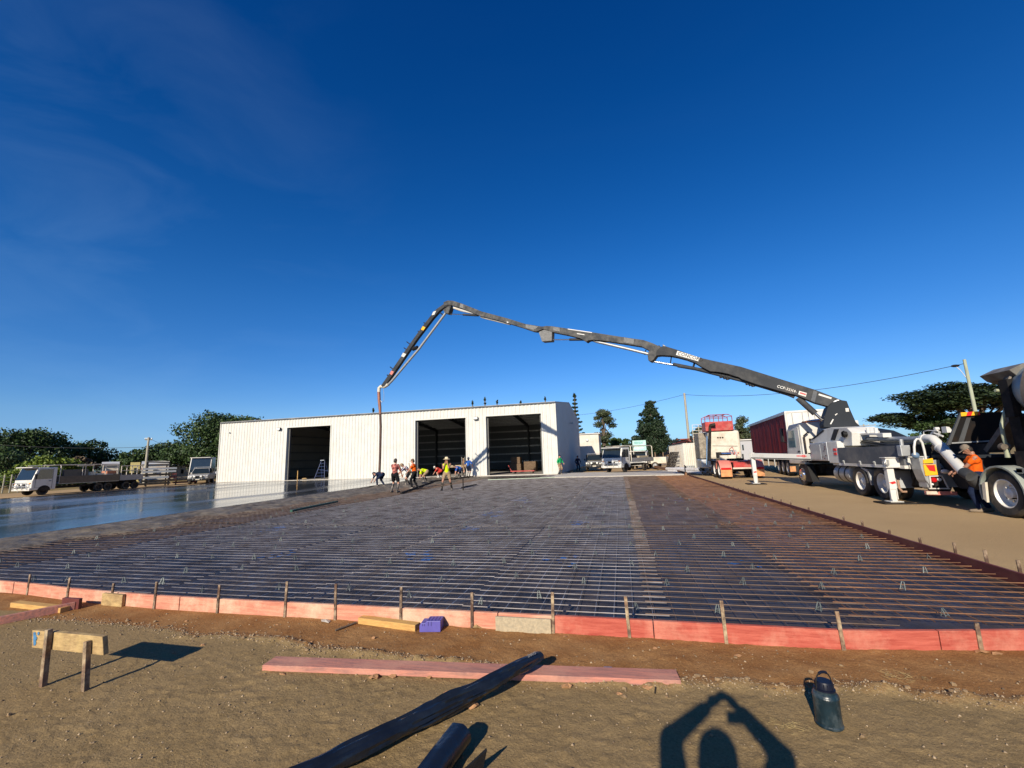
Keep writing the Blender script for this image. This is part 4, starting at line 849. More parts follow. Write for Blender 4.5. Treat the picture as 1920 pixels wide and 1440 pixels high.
# end elbow and the hanging hose
eh = MB(); eh.tube([PB(728, 720.5), PB(721, 725), PB(714.5, 724.5), PB(711, 727.5), PB(710.3, 735)], .12, 12); eo = eh.build('end_elbow', cream, a4, True)
eh = MB(); eh.tube([PB(710.3, 734), PB(711, 750), PB(712.3, 764), PB(713, 776)], [.11, .11, .105, .085], 12); eh.build('hose_coupling', mat('rusty_pipe', (.30, .13, .085), .6, .3), eo, True)
eh = MB(); eh.tube([PB(713, 776), PB(713.8, 800), PB(713.2, 830), PB(712.5, 860), PB(711.5, 885), PB(712, 898)], [.085, .085, .082, .082, .085, .085], 12); eh.build('end_hose', hose_rust, eo, True)
eh = MB(); eh.tube([PB(718.5, 727), PB(720, 740), PB(719.5, 752), PB(716, 754.5), PB(713.5, 751)], .014, 6); eh.build('hose_safety_cable', galv, eo, True)

# ------------------------------------------------------------------ concrete mixer truck, cut by the right edge of the photo
mixer_green = mat('faded_grey_green_paint', (.27, .30, .27), .55, var=.1, dirt=(.30, .26, .2), dz=.4)
drum_mat = mat('mixer_drum_paint', (.24, .30, .30), .4, var=.1, dirt=(.34, .32, .28), dz=.4, vs=1.5)
rusty_dark = mat('cement_caked_dark_steel', (.07, .055, .04), .75, col2=(.17, .14, .11), vs=3, detail=8, ramp=(.42, .68))
mixr = thing('mixer_truck', 'concrete mixer truck with dirty drum and white rimmed rear wheel at right edge', 'mixer truck', (9.8, 11.5, 0))
b = MB(); b.box(9.1, 9.28, 5.2, 13.3, .8, 1.1); b.box(10.3, 10.48, 5.2, 13.3, .8, 1.1); b.box(9.0, 10.6, 13.15, 13.3, .75, 1.12); b.box(9.1, 10.4, 12.6, 12.9, .4, .8); b.box(8.7, 10.8, 12.72, 12.9, .42, .62); b.box(8.7, 10.8, 11.3, 11.5, .42, .62); b.build('chassis', dark_frame, mixr)
for y in (12.8, 11.42): wheel(mixr, (8.76, y, .54), .54, .30, rim_white, .17, -1, True); wheel(mixr, (9.10, y, .54), .54, .28, rim_white, .1, -1, False); wheel(mixr, (10.75, y, .54), .54, .3, rim_white, .1, 1, False)
wheel(mixr, (8.8, 6.6, .54), .54, .3, chrome, -.03, -1, True); wheel(mixr, (10.7, 6.6, .54), .54, .3, chrome, -.03, 1, False)
b = MB(); n = 14; vs = []
for i in range(n+1):
    a = math.radians(-18+216*i/n); 
    for r in (.60, .64): vs += [(8.56, 12.8+math.cos(a)*r, .54+math.sin(a)*r), (9.3, 12.8+math.cos(a)*r, .54+math.sin(a)*r)]
fs = []
for i in range(n): o = 4*i; fs += [(o+2, o+3, o+7, o+6), (o, o+4, o+5, o+1), (o, o+2, o+6, o+4), (o+1, o+5, o+7, o+3)]
b.add(vs, fs+[(0, 1, 3, 2), (4*n, 4*n+2, 4*n+3, 4*n+1)]); b.build('mudguard', mixer_green, mixr, True)
b = MB(); b.poly(pxs([(1843,905), (1849,904), (1853,942), (1846,935)], X=8.56), (.05, 0, 0)); b.build('mudflap', cream, mixr)
DA = Vector((9.78, 13.05, 3.0)); DB = Vector((9.78, 8.2, 2.25)); ax = (DB-DA).normalized()
b = MB(); b.lathe([(.40, 0), (.52, .02), (.60, .25), (.9, 1.1), (1.12, 1.9), (1.18, 2.6), (1.18, 3.4), (1.0, 4.4), (.7, 4.9), (.001, 4.95)], DA, ax, 36, False); dr = b.build('drum', drum_mat, mixr, True)
b = MB(); b.lathe([(.535, -.02), (.6, 0), (.66, .22), (.62, .24), (.56, .1)], DA, ax, 36, False); b.lathe([(1.0, 1.12), (1.06, 1.12), (1.06, 1.32), (1.0, 1.32)], DA, ax, 36, False); b.build('drum_ring', rusty_dark, dr, True)
b = MB(); q = pxs([(1863,700), (1890,687), (1930,682), (1932,714), (1896,716), (1878,711)], Y=13.1); b.poly(q, (0, .9, 0)); b.build('charge_hopper', mat('dull_grey_hopper', (.16, .155, .14), .6, col2=(.07, .06, .05), vs=3), mixr, bevel=.01)
b = MB(); b.tube(pxs([(1878,722), (1890,712), (1885,730)], Y=13.1), .02, 6); b.tube(pxs([(1866,732), (1884,733), (1891,737), (1886,765), (1878,797), (1881,818), (1886,834), (1890,845)], Y=13.05), .04, 10); b.tube(pxs([(1886,834), (1890,858)], Y=13.05), .055, 10); b.build('water_pipe', mat('olive_pipe', (.34, .36, .24), .55, var=.1), mixr, True)
b = MB(); b.tube(pxs([(1875,834), (1882,838), (1892,836)], Y=13.0), .06, 8); b.lathe([(.07, -.05), (.07, .05)], PX(1880, 838, Y=12.98), 'y', 10); b.build('valve', rusty_dark, mixr, True)
b = MB(); b.box(9.15, 10.4, 12.7, 13.0, 1.1, 2.3); b.box(9.1, 9.25, 12.75, 13.0, 2.3, 3.2); b.box(10.3, 10.45, 12.75, 13.0, 2.3, 3.2); b.box(8.9, 9.2, 12.4, 12.7, 1.12, 1.5); b.build('drum_pedestal', dark_frame, mixr)
b = MB(); b.bar((9.6, 13.25, 2.35), (9.55, 14.15, 1.5), .5, .12); b.bar((9.6, 13.0, 2.5), (9.75, 12.95, 2.9), .6, .4); b.build('discharge_chute', rusty_dark, mixr)
b = MB(); b.box(8.62, 9.3, 12.2, 12.35, 1.02, 1.12); b.box(8.62, 8.7, 5.6, 12.35, 1.04, 1.14); b.build('guard_rail', mixer_green, mixr)
b = MB(); yz(b, [(4.2, .7), (6.1, .7), (6.1, 2.9), (4.5, 2.9), (4.15, 1.8)], 8.6, 11.0); b.build('cab', mixer_green, mixr, bevel=.05)

# ------------------------------------------------------------------ red and white prime mover seen from behind
pm_ = thing('prime_mover', 'white prime mover with red headboard and faded red mudguards seen from behind', 'truck', (7.2, 32, 0))
Q = lambda px, py, Y: PX(px, py, Y=Y)
b = MB(); b.box(6.75, 6.9, 29.6, 38, .7, .98); b.box(7.5, 7.65, 29.6, 38, .7, .98); b.box(6.3, 8.1, 30.1, 30.3, .42, .6); b.box(6.3, 8.1, 31.4, 31.6, .42, .6); b.build('chassis', dark_frame, pm_)
for y in (30.25, 31.6):
    for x in (6.14, 6.46, 7.98, 8.3): wheel(pm_, (x, y, .52), .52, .27, rim_white, .12, -1 if x < 7 else 1, False)
for x in (6.1, 8.35): wheel(pm_, (x, 36.9, .52), .52, .29, chrome, -.03, -1 if x < 7 else 1, False)
for x0 in (5.98, 7.78):
    b = MB(); vs = []; n = 9
    for i in range(n+1):
        a = math.radians(8+164*i/n)
        for r in (.60, .64): vs += [(x0, 30.35-math.cos(a)*r*(1.35 if i > 4 else 1.0)*-1 if False else 30.3-math.cos(a)*r, .5+math.sin(a)*r), (x0+.68, 30.3-math.cos(a)*r, .5+math.sin(a)*r)]
    fs = []
    for i in range(n): o = 4*i; fs += [(o+2, o+3, o+7, o+6), (o, o+4, o+5, o+1), (o, o+2, o+6, o+4), (o+1, o+5, o+7, o+3)]
    b.add(vs, fs+[(0, 1, 3, 2), (4*n, 4*n+2, 4*n+3, 4*n+1)]); mo = b.build('mudguard', red_faded, pm_, True)
    MB().box(x0+.02, x0+.66, 29.66, 29.69, .14, .58).build('mudflap', orange_flap, mo); MB().box(x0+.05, x0+.63, 29.645, 29.659, .56, .68).build('tail_light', lens_red, mo)
b = MB(); b.box(6.72, 7.72, 29.45, 29.6, .62, 1.0); b.add([(6.6, 29.9, 1.0), (7.8, 29.9, 1.0), (7.8, 29.9, 1.06), (6.6, 29.9, 1.06), (6.6, 31.4, 1.02), (7.8, 31.4, 1.02), (7.8, 31.4, 1.14), (6.6, 31.4, 1.14)], [(0, 1, 2, 3), (4, 7, 6, 5), (3, 2, 6, 7), (0, 3, 7, 4), (1, 5, 6, 2)]); b.build('rear_crossmember', red_paint, pm_)
MB().box(6.66, 7.74, 29.42, 29.449, .60, .69).build('number_plate_bar', cream, pm_)
b = MB(); b.lathe([(.5, 0), (.5, .09)], (7.2, 31.0, 1.12), 'z', 20); b.build('turntable', dark_frame, pm_, True)
for px in (1358, 1373): c = Q(px, 858, 31.9); MB().box(c.x-.24, c.x+.24, 31.9, 32.2, 1.05, 1.42).build('air_tank', cream, pm_, bevel=.03)
SB = 33.4; s0, s1 = Q(1333, 863, SB), Q(1386, 806, SB)
b = MB(); yz(b, [(SB, 1.15), (SB+4.3, 1.15), (SB+4.4, 2.2), (SB+3.6, 3.35), (SB+2.6, s1.z), (SB, s1.z)], s0.x, s1.x); so_ = b.build('sleeper_cab', cream, pm_, bevel=.17)
b = MB()
for px in (1346, 1350.5, 1355): c = Q(px, 820.5, SB-.01); b.lathe([(.055, -.015), (.055, .01)], c, 'y', 10)
b.build('vent', dark_frame, so_); b = MB(); p, q = Q(1336, 836, SB-.005), Q(1383, 836.5, SB-.005); b.bar(p, q, .01, .03); b.build('panel_seam', dark_frame, so_)
p, q = Q(1342, 848, SB-.06), Q(1365, 857, SB-.06); b = MB(); b.box(p.x, q.x, SB-.1, SB-.02, q.z, p.z); b.build('rear_recess', dark_frame, so_, bevel=.02); c = Q(1361, 851, SB-.15); b = MB(); b.lathe([(.13, -.3), (.13, .3)], c, 'x', 14); b.build('air_cylinder', chrome, pm_, True)
p, q = Q(1366, 844, SB-.03), Q(1382, 856, SB-.03); pp_ = MB().box(p.x, q.x, SB-.06, SB-.01, q.z, p.z).build('connector_panel', galv, so_); b = MB()
for k in range(6): x = p.x+.08+.1*k; b.lathe([(.035, -.05), (.035, .0)], (x, SB-.06, q.z+.12+.14*(k % 2)), 'y', 8)
b.build('connector', red_refl, pp_)
b = MB(); b.tube([Q(1369, 850, SB-.1), Q(1368, 842, SB-.3), Q(1373, 838, SB-.5), Q(1378, 850, SB-.8), Q(1372, 862, SB-1.2)], .025, 6); b.tube([Q(1376, 850, SB-.1), Q(1380, 858, SB-.6), Q(1374, 864, SB-1.4)], .025, 6); b.build('suzi_hose', red_paint, pm_)
p, q = Q(1321, 791.5, SB), Q(1375, 806.5, SB); b = MB(); b.box(p.x, q.x, SB-.1, SB+1.3, q.z, p.z); b.build('headboard', red_paint, pm_, bevel=.02)
rk = MB(); zt = Q(1348, 777.5, SB).z; zb = p.z; xs_ = [p.x, p.x+.3, q.x-.3, q.x]
for y in (SB-.05, SB+1.25):
    rk.tube([(xs_[0]+.02, y, zb), (xs_[0]+.02, y, zb+.35), (xs_[1], y, zt), (xs_[2], y, zt), (xs_[3]-.02, y, zb+.35), (xs_[3]-.02, y, zb)], .03, 6); rk.tube([(xs_[0]+.02, y, zb+.3), (xs_[3]-.02, y, zb+.3)], .022, 6)
    for f_ in (.33, .66): x = xs_[0]+(xs_[3]-xs_[0])*f_; rk.tube([(x, y, zb), (x, y, zt)], .025, 6)
for f_ in (.1, .5, .9): x = xs_[1]+(xs_[2]-xs_[1])*f_; rk.tube([(x, SB-.05, zt), (x, SB+1.25, zt)], .025, 6)
rk.build('roof_rack', mat('dull_red_rack', (.28, .05, .05), .55), pm_, True)
b = MB(); c0, c1 = Q(1330, 864, SB-.25), Q(1331, 801, SB-.25); b.tube([c0, c1], .09, 12); b.tube([c1, c1+Vector((.03, -.05, .12)), c1+Vector((.35, -.1, .16))], [.09, .1, .13], 12); b.build('exhaust_stack', dark_frame, pm_, True)
b = MB(); c0, c1 = Q(1325.5, 872, SB-.2), Q(1326, 818, SB-.2); b.tube([c0, c1], .06, 10); b.build('exhaust_shield', chrome, pm_, True)
b = MB(); c0 = Q(1316, 870, SB+.6); b.box(c0.x-.05, c0.x+.6, SB+.4, SB+2.2, .55, 1.15); b.build('fuel_tank', alu, pm_, bevel=.06)
b = MB(); c0, c1 = Q(1314, 878, SB+1.5), Q(1322, 812, SB+1.5); b.box(c0.x, c1.x, SB+1.2, SB+3.2, 1.2, c1.z); b.build('side_fairing', mat('grimy_cream_paint', (.30, .26, .20), .6, col2=(.10, .08, .06), vs=4, detail=8), pm_, bevel=.05)
b = MB()
for k in range(5): z = 2.9+.22*k; a = Q(1300, 820, SB+3); b.tube([(a.x, SB+3, z), (a.x+.9, SB+3, z)], .02, 6)
for dx in (0, .45, .9): b.tube([(a.x+dx, SB+3, 1.2), (a.x+dx, SB+3, 3.8)], .022, 6)
b.build('side_ladder_rack', cream, pm_)

# ------------------------------------------------------------------ curtain-sided trailer
tr_ = thing('curtain_trailer', 'maroon curtain sided semi trailer with white rear doors behind the pump truck', 'trailer', (10.2, 30.4, 0), R(-6.8), world=False)
b = MB(); b.box(0, 2.5, 0, 14.5, 3.92, 4.03); b.build('roof', white, tr_)
b = MB(); b.box(0, 2.5, 0, 14.5, .98, 1.1); b.box(.7, .85, .2, 14, .7, .98); b.box(1.65, 1.8, .2, 14, .7, .98); b.build('bed', dark_frame, tr_)
b = MB(); vs = []; n = 90
for i in range(n+1):
    y = .12+14.2*i/n; x = .02+.012*math.sin(i*1.7)+.01*math.sin(i*.6); vs += [(x, y, 1.08), (x+.01*math.sin(i), y, 2.5), (x, y, 3.93)]
fs = []
for i in range(n): o = 3*i; fs += [(o, o+1, o+4, o+3), (o+1, o+2, o+5, o+4)]
b.add(vs, fs); b.build('curtain', curtain, tr_, True)
b = MB(); b.box(-.02, .06, -.02, .12, 1.0, 4.0); b.box(-.02, .05, 0, 14.5, 3.84, 3.98); b.box(2.42, 2.52, -.02, .12, 1.0, 4.0); b.build('corner_post', white, tr_)
for x0 in (.07, 1.26):
    d = MB().box(x0, x0+1.165, -.01, .05, 1.1, 3.9).build('rear_door', white, tr_, bevel=.01); b = MB()
    for dx in (.3, .85): b.tube([(x0+dx, -.035, 1.12), (x0+dx, -.035, 3.88)], .018, 6)
    b.build('lock_rod', galv, d)
for y in (1.35, 2.65, 3.95):
    wheel(tr_, (.16, y, .52), .52, .28, rim_white, .13, -1, False); wheel(tr_, (2.34, y, .52), .52, .28, rim_white, .13, 1, False)
MB().box(0, .5, .55, .58, .25, .85).build('mudflap', black, tr_); MB().box(-.01, .3, .53, .545, .3, .62).build('flap_marker', orange_flap, tr_)
for k in range(4): MB().box(-.05, .0, 4.8+k*2.3, 4.9+k*2.3, .45, 1.0).build('side_guard_post', galv, tr_)
b = MB(); b.tube([(.02, .2, 1.5), (-.06, 1.5, 1.45), (-.07, 2.2, 1.2)], .02, 6); b.build('strap', black, tr_)
lv = MB(); lv.box(1.3, 2.2, -.5, -.45, 3.2, 3.28); 

# ------------------------------------------------------------------ white container with pipes on its roof
cn = thing('storage_container', 'white corrugated storage container with a pile of rusty pipes on its roof', 'container', (5.35, 40, 0), R(-.6), world=False)
CH = 2.45
def corr(b, L, axis_, fixed, z0, z1, pitch=.3, dep=.06, sign=1):
    pr_ = profile(0, L, pitch, dep, [])
    for (a, da), (c, dc) in zip(pr_, pr_[1:]):
        o = len(b.v)
        if axis_ == 'x': b.v += [(a, fixed-sign*da, z0), (c, fixed-sign*dc, z0), (c, fixed-sign*dc, z1), (a, fixed-sign*da, z1)]
        else: b.v += [(fixed-sign*da, a, z0), (fixed-sign*dc, c, z0), (fixed-sign*dc, c, z1), (fixed-sign*da, a, z1)]
        b.f.append((o, o+1, o+2, o+3))
cwhite = mat('container_white_paint', (.58, .55, .48), .5, var=.04, dirt=(.45, .33, .22), dz=.5, vs=1.2)
b = MB(); corr(b, 2.44, 'x', 0, .12, CH-.08, sign=-1); corr(b, 12, 'y', 0, .12, CH-.08, sign=-1); corr(b, 12, 'y', 2.44, .12, CH-.08); b.build('wall', cwhite, cn)
b = MB(); b.box(-.03, 2.47, -.03, 12, CH-.08, CH); b.build('roof', cwhite, cn)
b = MB()
for x in (-.04, 2.38): b.box(x, x+.1, -.04, .06, 0, CH)
b.box(-.04, 2.48, -.045, .05, 0, .12); b.box(-.045, .05, 0, 12, 0, .12); b.build('frame', cwhite, cn)
t = thing('pipe_pile', 'pile of dark rusty pipes and red steel lying on the white container roof', 'pipe pile', (6.5, 44, CH))
rg = random.Random(8); rust = mat('rusty_red_steel', (.30, .06, .035), .7, var=.3, vs=5)
for k in range(14):
    x = 5.5+rg.uniform(0, 2.0); y0 = 40.2+rg.uniform(0, 2); z = CH+.06+.11*(k//6)+rg.uniform(0, .03); MB().tube([(x, y0, z), (x+rg.uniform(-.3, .3), y0+rg.uniform(6, 9), z+rg.uniform(0, .06))], rg.uniform(.04, .08), 8).build('pipe', rust if k % 3 == 0 else dark_frame, t, True)
for k in range(4): y = 40.5+k*1.1; MB().tube([(5.2, y, CH+.36+.03*k), (7.7, y+.4, CH+.38+.02*k)], .05, 8).build('pipe', dark_frame if k % 2 else rust, t, True)
MB().box(6.0, 6.2, 40.3, 40.5, CH+.05, CH+.62).build('post_stub', dark_frame, t)
t = thing('pvc_pipe_stack', 'white plastic pipes lying on the ground before the white container', 'pipe stack', (6, 37, 0))
pvc = mat('pvc_white', (.62, .6, .58), .4, var=.06, dirt=(.4, .3, .2), dz=.4)
for k, (px, py) in enumerate([(1318,887.5), (1327,888), (1313,884), (1332,886)]):
    c = PX(px, py, Y=35.4+.2*k); b = MB(); n = 14; b.lathe([(.10, 0), (.125, 0), (.125, 5.0), (.10, 5.0), (.10, 0)], (c.x, c.y, .14+.2*(k//2)), Vector((-.42, 1, 0)), n, False); b.build('pipe', pvc, t, True)
t = thing('offcut_crate', 'small grey slatted crate beside the container corner', 'crate', (5.5, 38, 0))
for k in range(5): MB().box(5.25+k*.13, 5.34+k*.13, 38.6, 38.65, .05, .62).build('slat', galv, t)
MB().box(5.22, 5.9, 38.66, 39.1, .05, .58).build('body', dark_frame, t)
t = thing('leaning_mesh_panel', 'rusty wire mesh panels leaning on the left side of the container', 'mesh panel', (5, 43, 0))
for k in range(3):
    b = MB(); y0 = 42+k*2.4; 
    for i in range(9): b.tube([(4.6, y0+i*.28, .02), (5.2, y0+i*.28, 1.75)], .014, 5)
    for i in range(8): f_ = i/7; b.tube([(4.6+.6*f_, y0, .02+1.73*f_), (4.6+.6*f_, y0+2.24, .02+1.73*f_)], .014, 5)
    b.build('panel', dark_frame, t)

# white building beyond the shed
wb = thing('outbuilding', 'small plain white building beyond the shed corner', 'building', (-5, 71, 0))
YB = 70.9; x1 = PX(1122, 816, Y=YB).x; zt = PX(1086, 815, Y=YB).z; b = MB(); b.box(-13, x1, YB, YB+9, 0, zt); b.build('wall', cwhite, wb)
b = MB(); b.box(-13.2, x1+.25, YB-.2, YB+9.2, zt, zt+.15); b.build('roof', roof_mat, wb); b = MB(); c = PX(1101, 826, Y=YB-.05); b.ell(c, .22, .06, .22); b.build('wall_lamp', galv, wb)

# ------------------------------------------------------------------ light vehicles
def flat_trailer(t, h, L, ch, sides, side_h, rack, load):
    b = MB(); b.box(-h-.03, h+.03, 1.78, L, .82, .94); b.box(-.5, .5, 1.0, L-.2, .5, .82); b.build('tray', dark_frame, t)
    b = MB(); b.box(-h-.05, -h-.02, 1.8, L, .86, .86+side_h); b.box(h+.02, h+.05, 1.8, L, .86, .86+side_h); b.box(-h-.02, h+.02, L-.03, L, .86, .86+side_h); b.build('drop_side', sides or alu, t)
    for sx in (-1, 1):
        for y in (L-.6, L-1.4): wheel(t, (sx*(h-.16), y, .36), .36, .22, dark_frame, .06, sx, False)
    b = MB()
    for y in np.linspace(1.9, L-.1, 5): b.tube([(h, y, .9), (h, y, ch+.1)], .035, 8)
    b.tube([(h, 1.9, ch+.1), (h, L-.1, ch+.1)], .035, 8); b.tube([(h, 1.9, 1.75), (h, L-.1, 1.75)], .03, 8); b.build('stake_gate', cream, t, True)
    for (x0, x1_, y0, y1, z0, z1, m_, nm) in load or (): MB().box(x0, x1_, y0, y1, z0, z1).build(nm, m_, t, bevel=.02)
    return t
def cabover(name, label, loc, rz, L=5.6, body=white, wdt=1.9, ch=2.12, scale=1.0, cat='truck', bull=True, rack=True, sides=None, load=None, group=None, side_h=.34, cabin=True):
    """tray-back cab-over truck; local front looks along -Y"""
    t = thing(name, label, cat, loc, rz, group, world=False); h = wdt/2; s = scale
    if not cabin: return flat_trailer(t, h, L, ch, sides, side_h, rack, load)
    b = MB(); yz(b, [(0, .42), (1.62, .42), (1.62, ch), (.34, ch), (.02, 1.2)], -h, h); c = b.build('cab', body, t, bevel=.06)
    b = MB(); b.add([(-h+.08, .035-.014, 1.26), (h-.08, .035-.014, 1.26), (h-.12, .31-.014, ch-.1), (-h+.12, .31-.014, ch-.1)], [(0, 1, 2, 3)]); b.build('windscreen', glass, c)
    for sx in (-1, 1):
        b = MB(); yz(b, [(.22, 1.30), (1.3, 1.30), (1.3, ch-.16), (.46, ch-.16)], sx*h-.012, sx*h+.012); b.build('side_window', glass, c)
        b = MB(); b.box(sx*(h-.42)-.17, sx*(h-.42)+.17, -.03, .02, .74, .92); b.build('headlight', lens_clear, c, bevel=.02)
        b = MB(); b.box(sx*(h+.14)-.08, sx*(h+.14)+.08, .1, .2, 1.3, 1.72); b.tube([(sx*h, .2, 1.6), (sx*(h+.14), .15, 1.6)], .018, 6); b.build('mirror', black, c)
        for y, r in ((.85, .36), (L-1.55, .36)): wheel(t, (sx*(h-.16), y, r), r, .22, dark_frame, .06, sx, False)
    b = MB(); b.box(-h*.62, h*.62, -.025, .02, .74, .94); b.build('grille', dark_frame, c); b = MB(); b.box(-h-.01, h+.01, -.10, .05, .40, .62); b.build('bumper', body, c, bevel=.03)
    b = MB(); b.box(-.2, .2, -.115, -.102, .46, .57); b.build('number_plate', cream, c)
    b = MB(); b.box(-h*.7, h*.7, -.108, -.101, .60, .66); b.build('lower_grille', dark_frame, c); b = MB(); b.box(-h+.05, h-.05, -.06, .3, ch-.02, ch+.05); b.build('sun_visor', body, c, bevel=.02)
    for sx in (-1, 1):
        d = MB(); X_ = sx*(h+.004)
        for q in (((.24, .62), (.24, ch-.12)), ((1.34, .5), (1.34, ch-.1)), ((.24, .62), (1.34, .62))): d.bar((X_, q[0][0], q[0][1]), (X_, q[1][0], q[1][1]), .012, .016)
        d.box(min(X_, X_+sx*.02), max(X_, X_+sx*.02), 1.1, 1.26, 1.1, 1.15); d.build('door_seam', dark_frame, c)
        d = MB(); pts_ = [(.85+math.cos(math.radians(a_))*.43, .36+math.sin(math.radians(a_))*.43) for a_ in range(0, 181, 20)]; yz(d, pts_, sx*h-.012 if sx > 0 else sx*h-.006, sx*h+.006 if sx > 0 else sx*h+.012); d.build('wheel_arch', dark_frame, c)
        MB().box(sx*(h-.16)-.07, sx*(h-.16)+.07, -.028, .02, .95, 1.03).build('indicator', lens_amber, c)
    if bull:
        b = MB(); b.tube([(-.8, -.16, .5), (-.75, -.2, 1.02), (.75, -.2, 1.02), (.8, -.16, .5)], .03, 8); b.tube([(-.77, -.19, .78), (.77, -.19, .78)], .025, 8)
        for x in (-.3, .3): b.tube([(x, -.17, .5), (x, -.2, 1.02)], .025, 8)
        bo = b.build('bull_bar', alu, t, True)
        for x in (-.28, .28): MB().lathe([(.09, 0), (.09, .08)], (x, -.25, .92), 'y', 12).build('spot_lamp', lens_clear, bo)
    b = MB(); b.box(-.45, -.35, .4, L-.2, .5, .66); b.box(.35, .45, .4, L-.2, .5, .66); b.box(-h+.1, h-.1, .6, 1.1, .35, .5); b.build('chassis', dark_frame, t)
    b = MB(); b.box(-h-.03, h+.03, 1.78, L, .82, .94); b.build('tray', galv, t)
    sc = sides or alu
    b = MB()
    b.box(-h-.05, -h-.02, 1.8, L, .86, .86+side_h); b.box(h+.02, h+.05, 1.8, L, .86, .86+side_h); b.box(-h-.02, h+.02, L-.03, L, .86, .86+side_h); b.build('drop_side', sc, t)
    if rack:
        b = MB(); zt = ch+.16
        for y in (1.82, L-.1):
            b.tube([(-h, y, .9), (-h, y, zt-.1), (-h+.1, y, zt), (h-.1, y, zt), (h, y, zt-.1), (h, y, .9)], .035, 8)
        for x in (-h+.1, h-.1): b.tube([(x, 1.82, zt), (x, L-.1, zt)], .03, 8); b.tube([(x, .7, zt), (x, 1.82, zt)], .03, 8)
        b.tube([(-h, 1.82, 1.5), (h, 1.82, 1.5)], .025, 8); b.build('ladder_rack', cream, t, True)
    if load:
        for k, (x0, x1_, y0, y1, z0, z1, m_, nm) in enumerate(load): MB().box(x0, x1_, y0, y1, z0, z1).build(nm, m_, t, bevel=.02)
    return t
def ute(name, label, loc, rz, body, wdt=1.86, tray=True, canopy=None, bull=True, cat='ute'):
    t = thing(name, label, cat, loc, rz, None, world=False); h = wdt/2
    b = MB(); yz(b, [(0, .5), (5.0, .5), (5.0, 1.05), (3.35, 1.05), (3.3, 1.08), (1.55, 1.12), (.1, .98), (0, .85)], -h, h); bo = b.build('body', body, t, bevel=.05)
    b = MB(); o = len(b.v); b.add([(-h+.06, 1.35, 1.1), (h-.06, 1.35, 1.1), (h-.06, 3.4, 1.1), (-h+.06, 3.4, 1.1), (-h+.2, 1.95, 1.76), (h-.2, 1.95, 1.76), (h-.2, 3.3, 1.76), (-h+.2, 3.3, 1.76)], [(0, 3, 2, 1), (4, 5, 6, 7), (0, 1, 5, 4), (1, 2, 6, 5), (2, 3, 7, 6), (3, 0, 4, 7)]); c = b.build('cabin', body, t, bevel=.04)
    b = MB(); b.add([(-h+.12, 1.35, 1.15), (h-.12, 1.35, 1.15), (h-.26, 1.93, 1.7), (-h+.26, 1.93, 1.7)], [(0, 1, 2, 3)]); b.v = [(x, y-.03, z+.01) for x, y, z in b.v]; b.build('windscreen', glass, c)
    for sx in (-1, 1):
        b = MB(); e = .012; b.add([(sx*(h-.05+e), 1.6, 1.16), (sx*(h-.05+e), 3.25, 1.16), (sx*(h-.19+e), 3.2, 1.68), (sx*(h-.19+e), 2.05, 1.68)], [(0, 1, 2, 3)]); b.build('side_window', glass, c)
        b = MB(); b.box(sx*(h-.22)-.18, sx*(h-.22)+.18, -.02, .03, .76, .92); b.build('headlight', lens_clear, bo, bevel=.02)
        b = MB(); b.box(sx*(h+.1)-.08, sx*(h+.1)+.08, 1.6, 1.68, 1.12, 1.32); b.build('mirror', black, bo)
        for y in (.85, 4.05): wheel(t, (sx*(h-.12), y, .38), .38, .25, galv, .04, sx, False)
    b = MB(); b.box(-.5, .5, -.03, .02, .68, .9); b.build('grille', black, bo); b = MB(); b.box(-h, h, -.12, .06, .42, .62); b.build('bumper', black, bo, bevel=.03); b = MB(); b.box(-.19, .19, -.135, -.122, .48, .58); b.build('number_plate', cream, bo)
    if bull:
        b = MB(); b.tube([(-.8, -.1, .6), (-.7, -.2, .98), (.7, -.2, .98), (.8, -.1, .6)], .035, 8); b.tube([(-.4, -.16, .5), (-.4, -.2, .98)], .03, 8); b.tube([(.4, -.16, .5), (.4, -.2, .98)], .03, 8); bb = b.build('bull_bar', alu, t, True)
        for x in (-.3, .3): MB().lathe([(.1, 0), (.1, .08)], (x, -.26, .86), 'y', 12).build('spot_lamp', lens_clear, bb)
    if canopy:
        b = MB(); b.box(-h+.02, h-.02, 3.45, 4.98, 1.02, 1.75); b.build('canopy', canopy, t, bevel=.03)
    b = MB(); b.tube([(-h+.2, 2.1, 1.86), (h-.2, 2.1, 1.86)], .025, 6); b.tube([(-h+.2, 3.1, 1.86), (h-.2, 3.1, 1.86)], .025, 6)
    for x in (-h+.25, h-.25): b.tube([(x, 2.1, 1.77), (x, 2.1, 1.86)], .02, 6); b.tube([(x, 3.1, 1.77), (x, 3.1, 1.86)], .02, 6)
    b.build('roof_bars', galv, t)
    return t
silver = mat('silver_beige_paint', (.45, .43, .38), .35, .3, var=.05)
p = PX(1106, 881, Z=0); ute('utility_vehicle', 'dark dusty four wheel drive ute with bull bar parked against the shed side', (-2.75, 49.0, 0), R(3), mat('dark_beige_paint', (.12, .11, .09), .35, .2), canopy=black)
cabover('tray_truck', 'white cab-over tray truck with bull bar parked facing the slab beside the shed', (-.75, 39.4, .16), R(-30), 6.0, white, 1.92, 2.12, load=[(-.8, .8, 1.9, 3.1, .95, 1.5, black, 'tool_chest'), (-.5, .9, 3.4, 5.2, .95, 1.35, timber_grey, 'timber_load'), (-.9, -.1, 3.2, 4.3, .95, 1.25, galv, 'steel_bin')])
sg2 = mat('pale_teal_sign', (.30, .55, .50), .5, var=.06, dirt=(.55, .65, .6), dz=.4)
t2 = cabover('tray_truck', 'white tray truck carrying an upright pale teal sign board behind the cab-over truck', (1.95, 50.6, 0), R(-10), 5.6, white, 1.85, 1.95, rack=False)
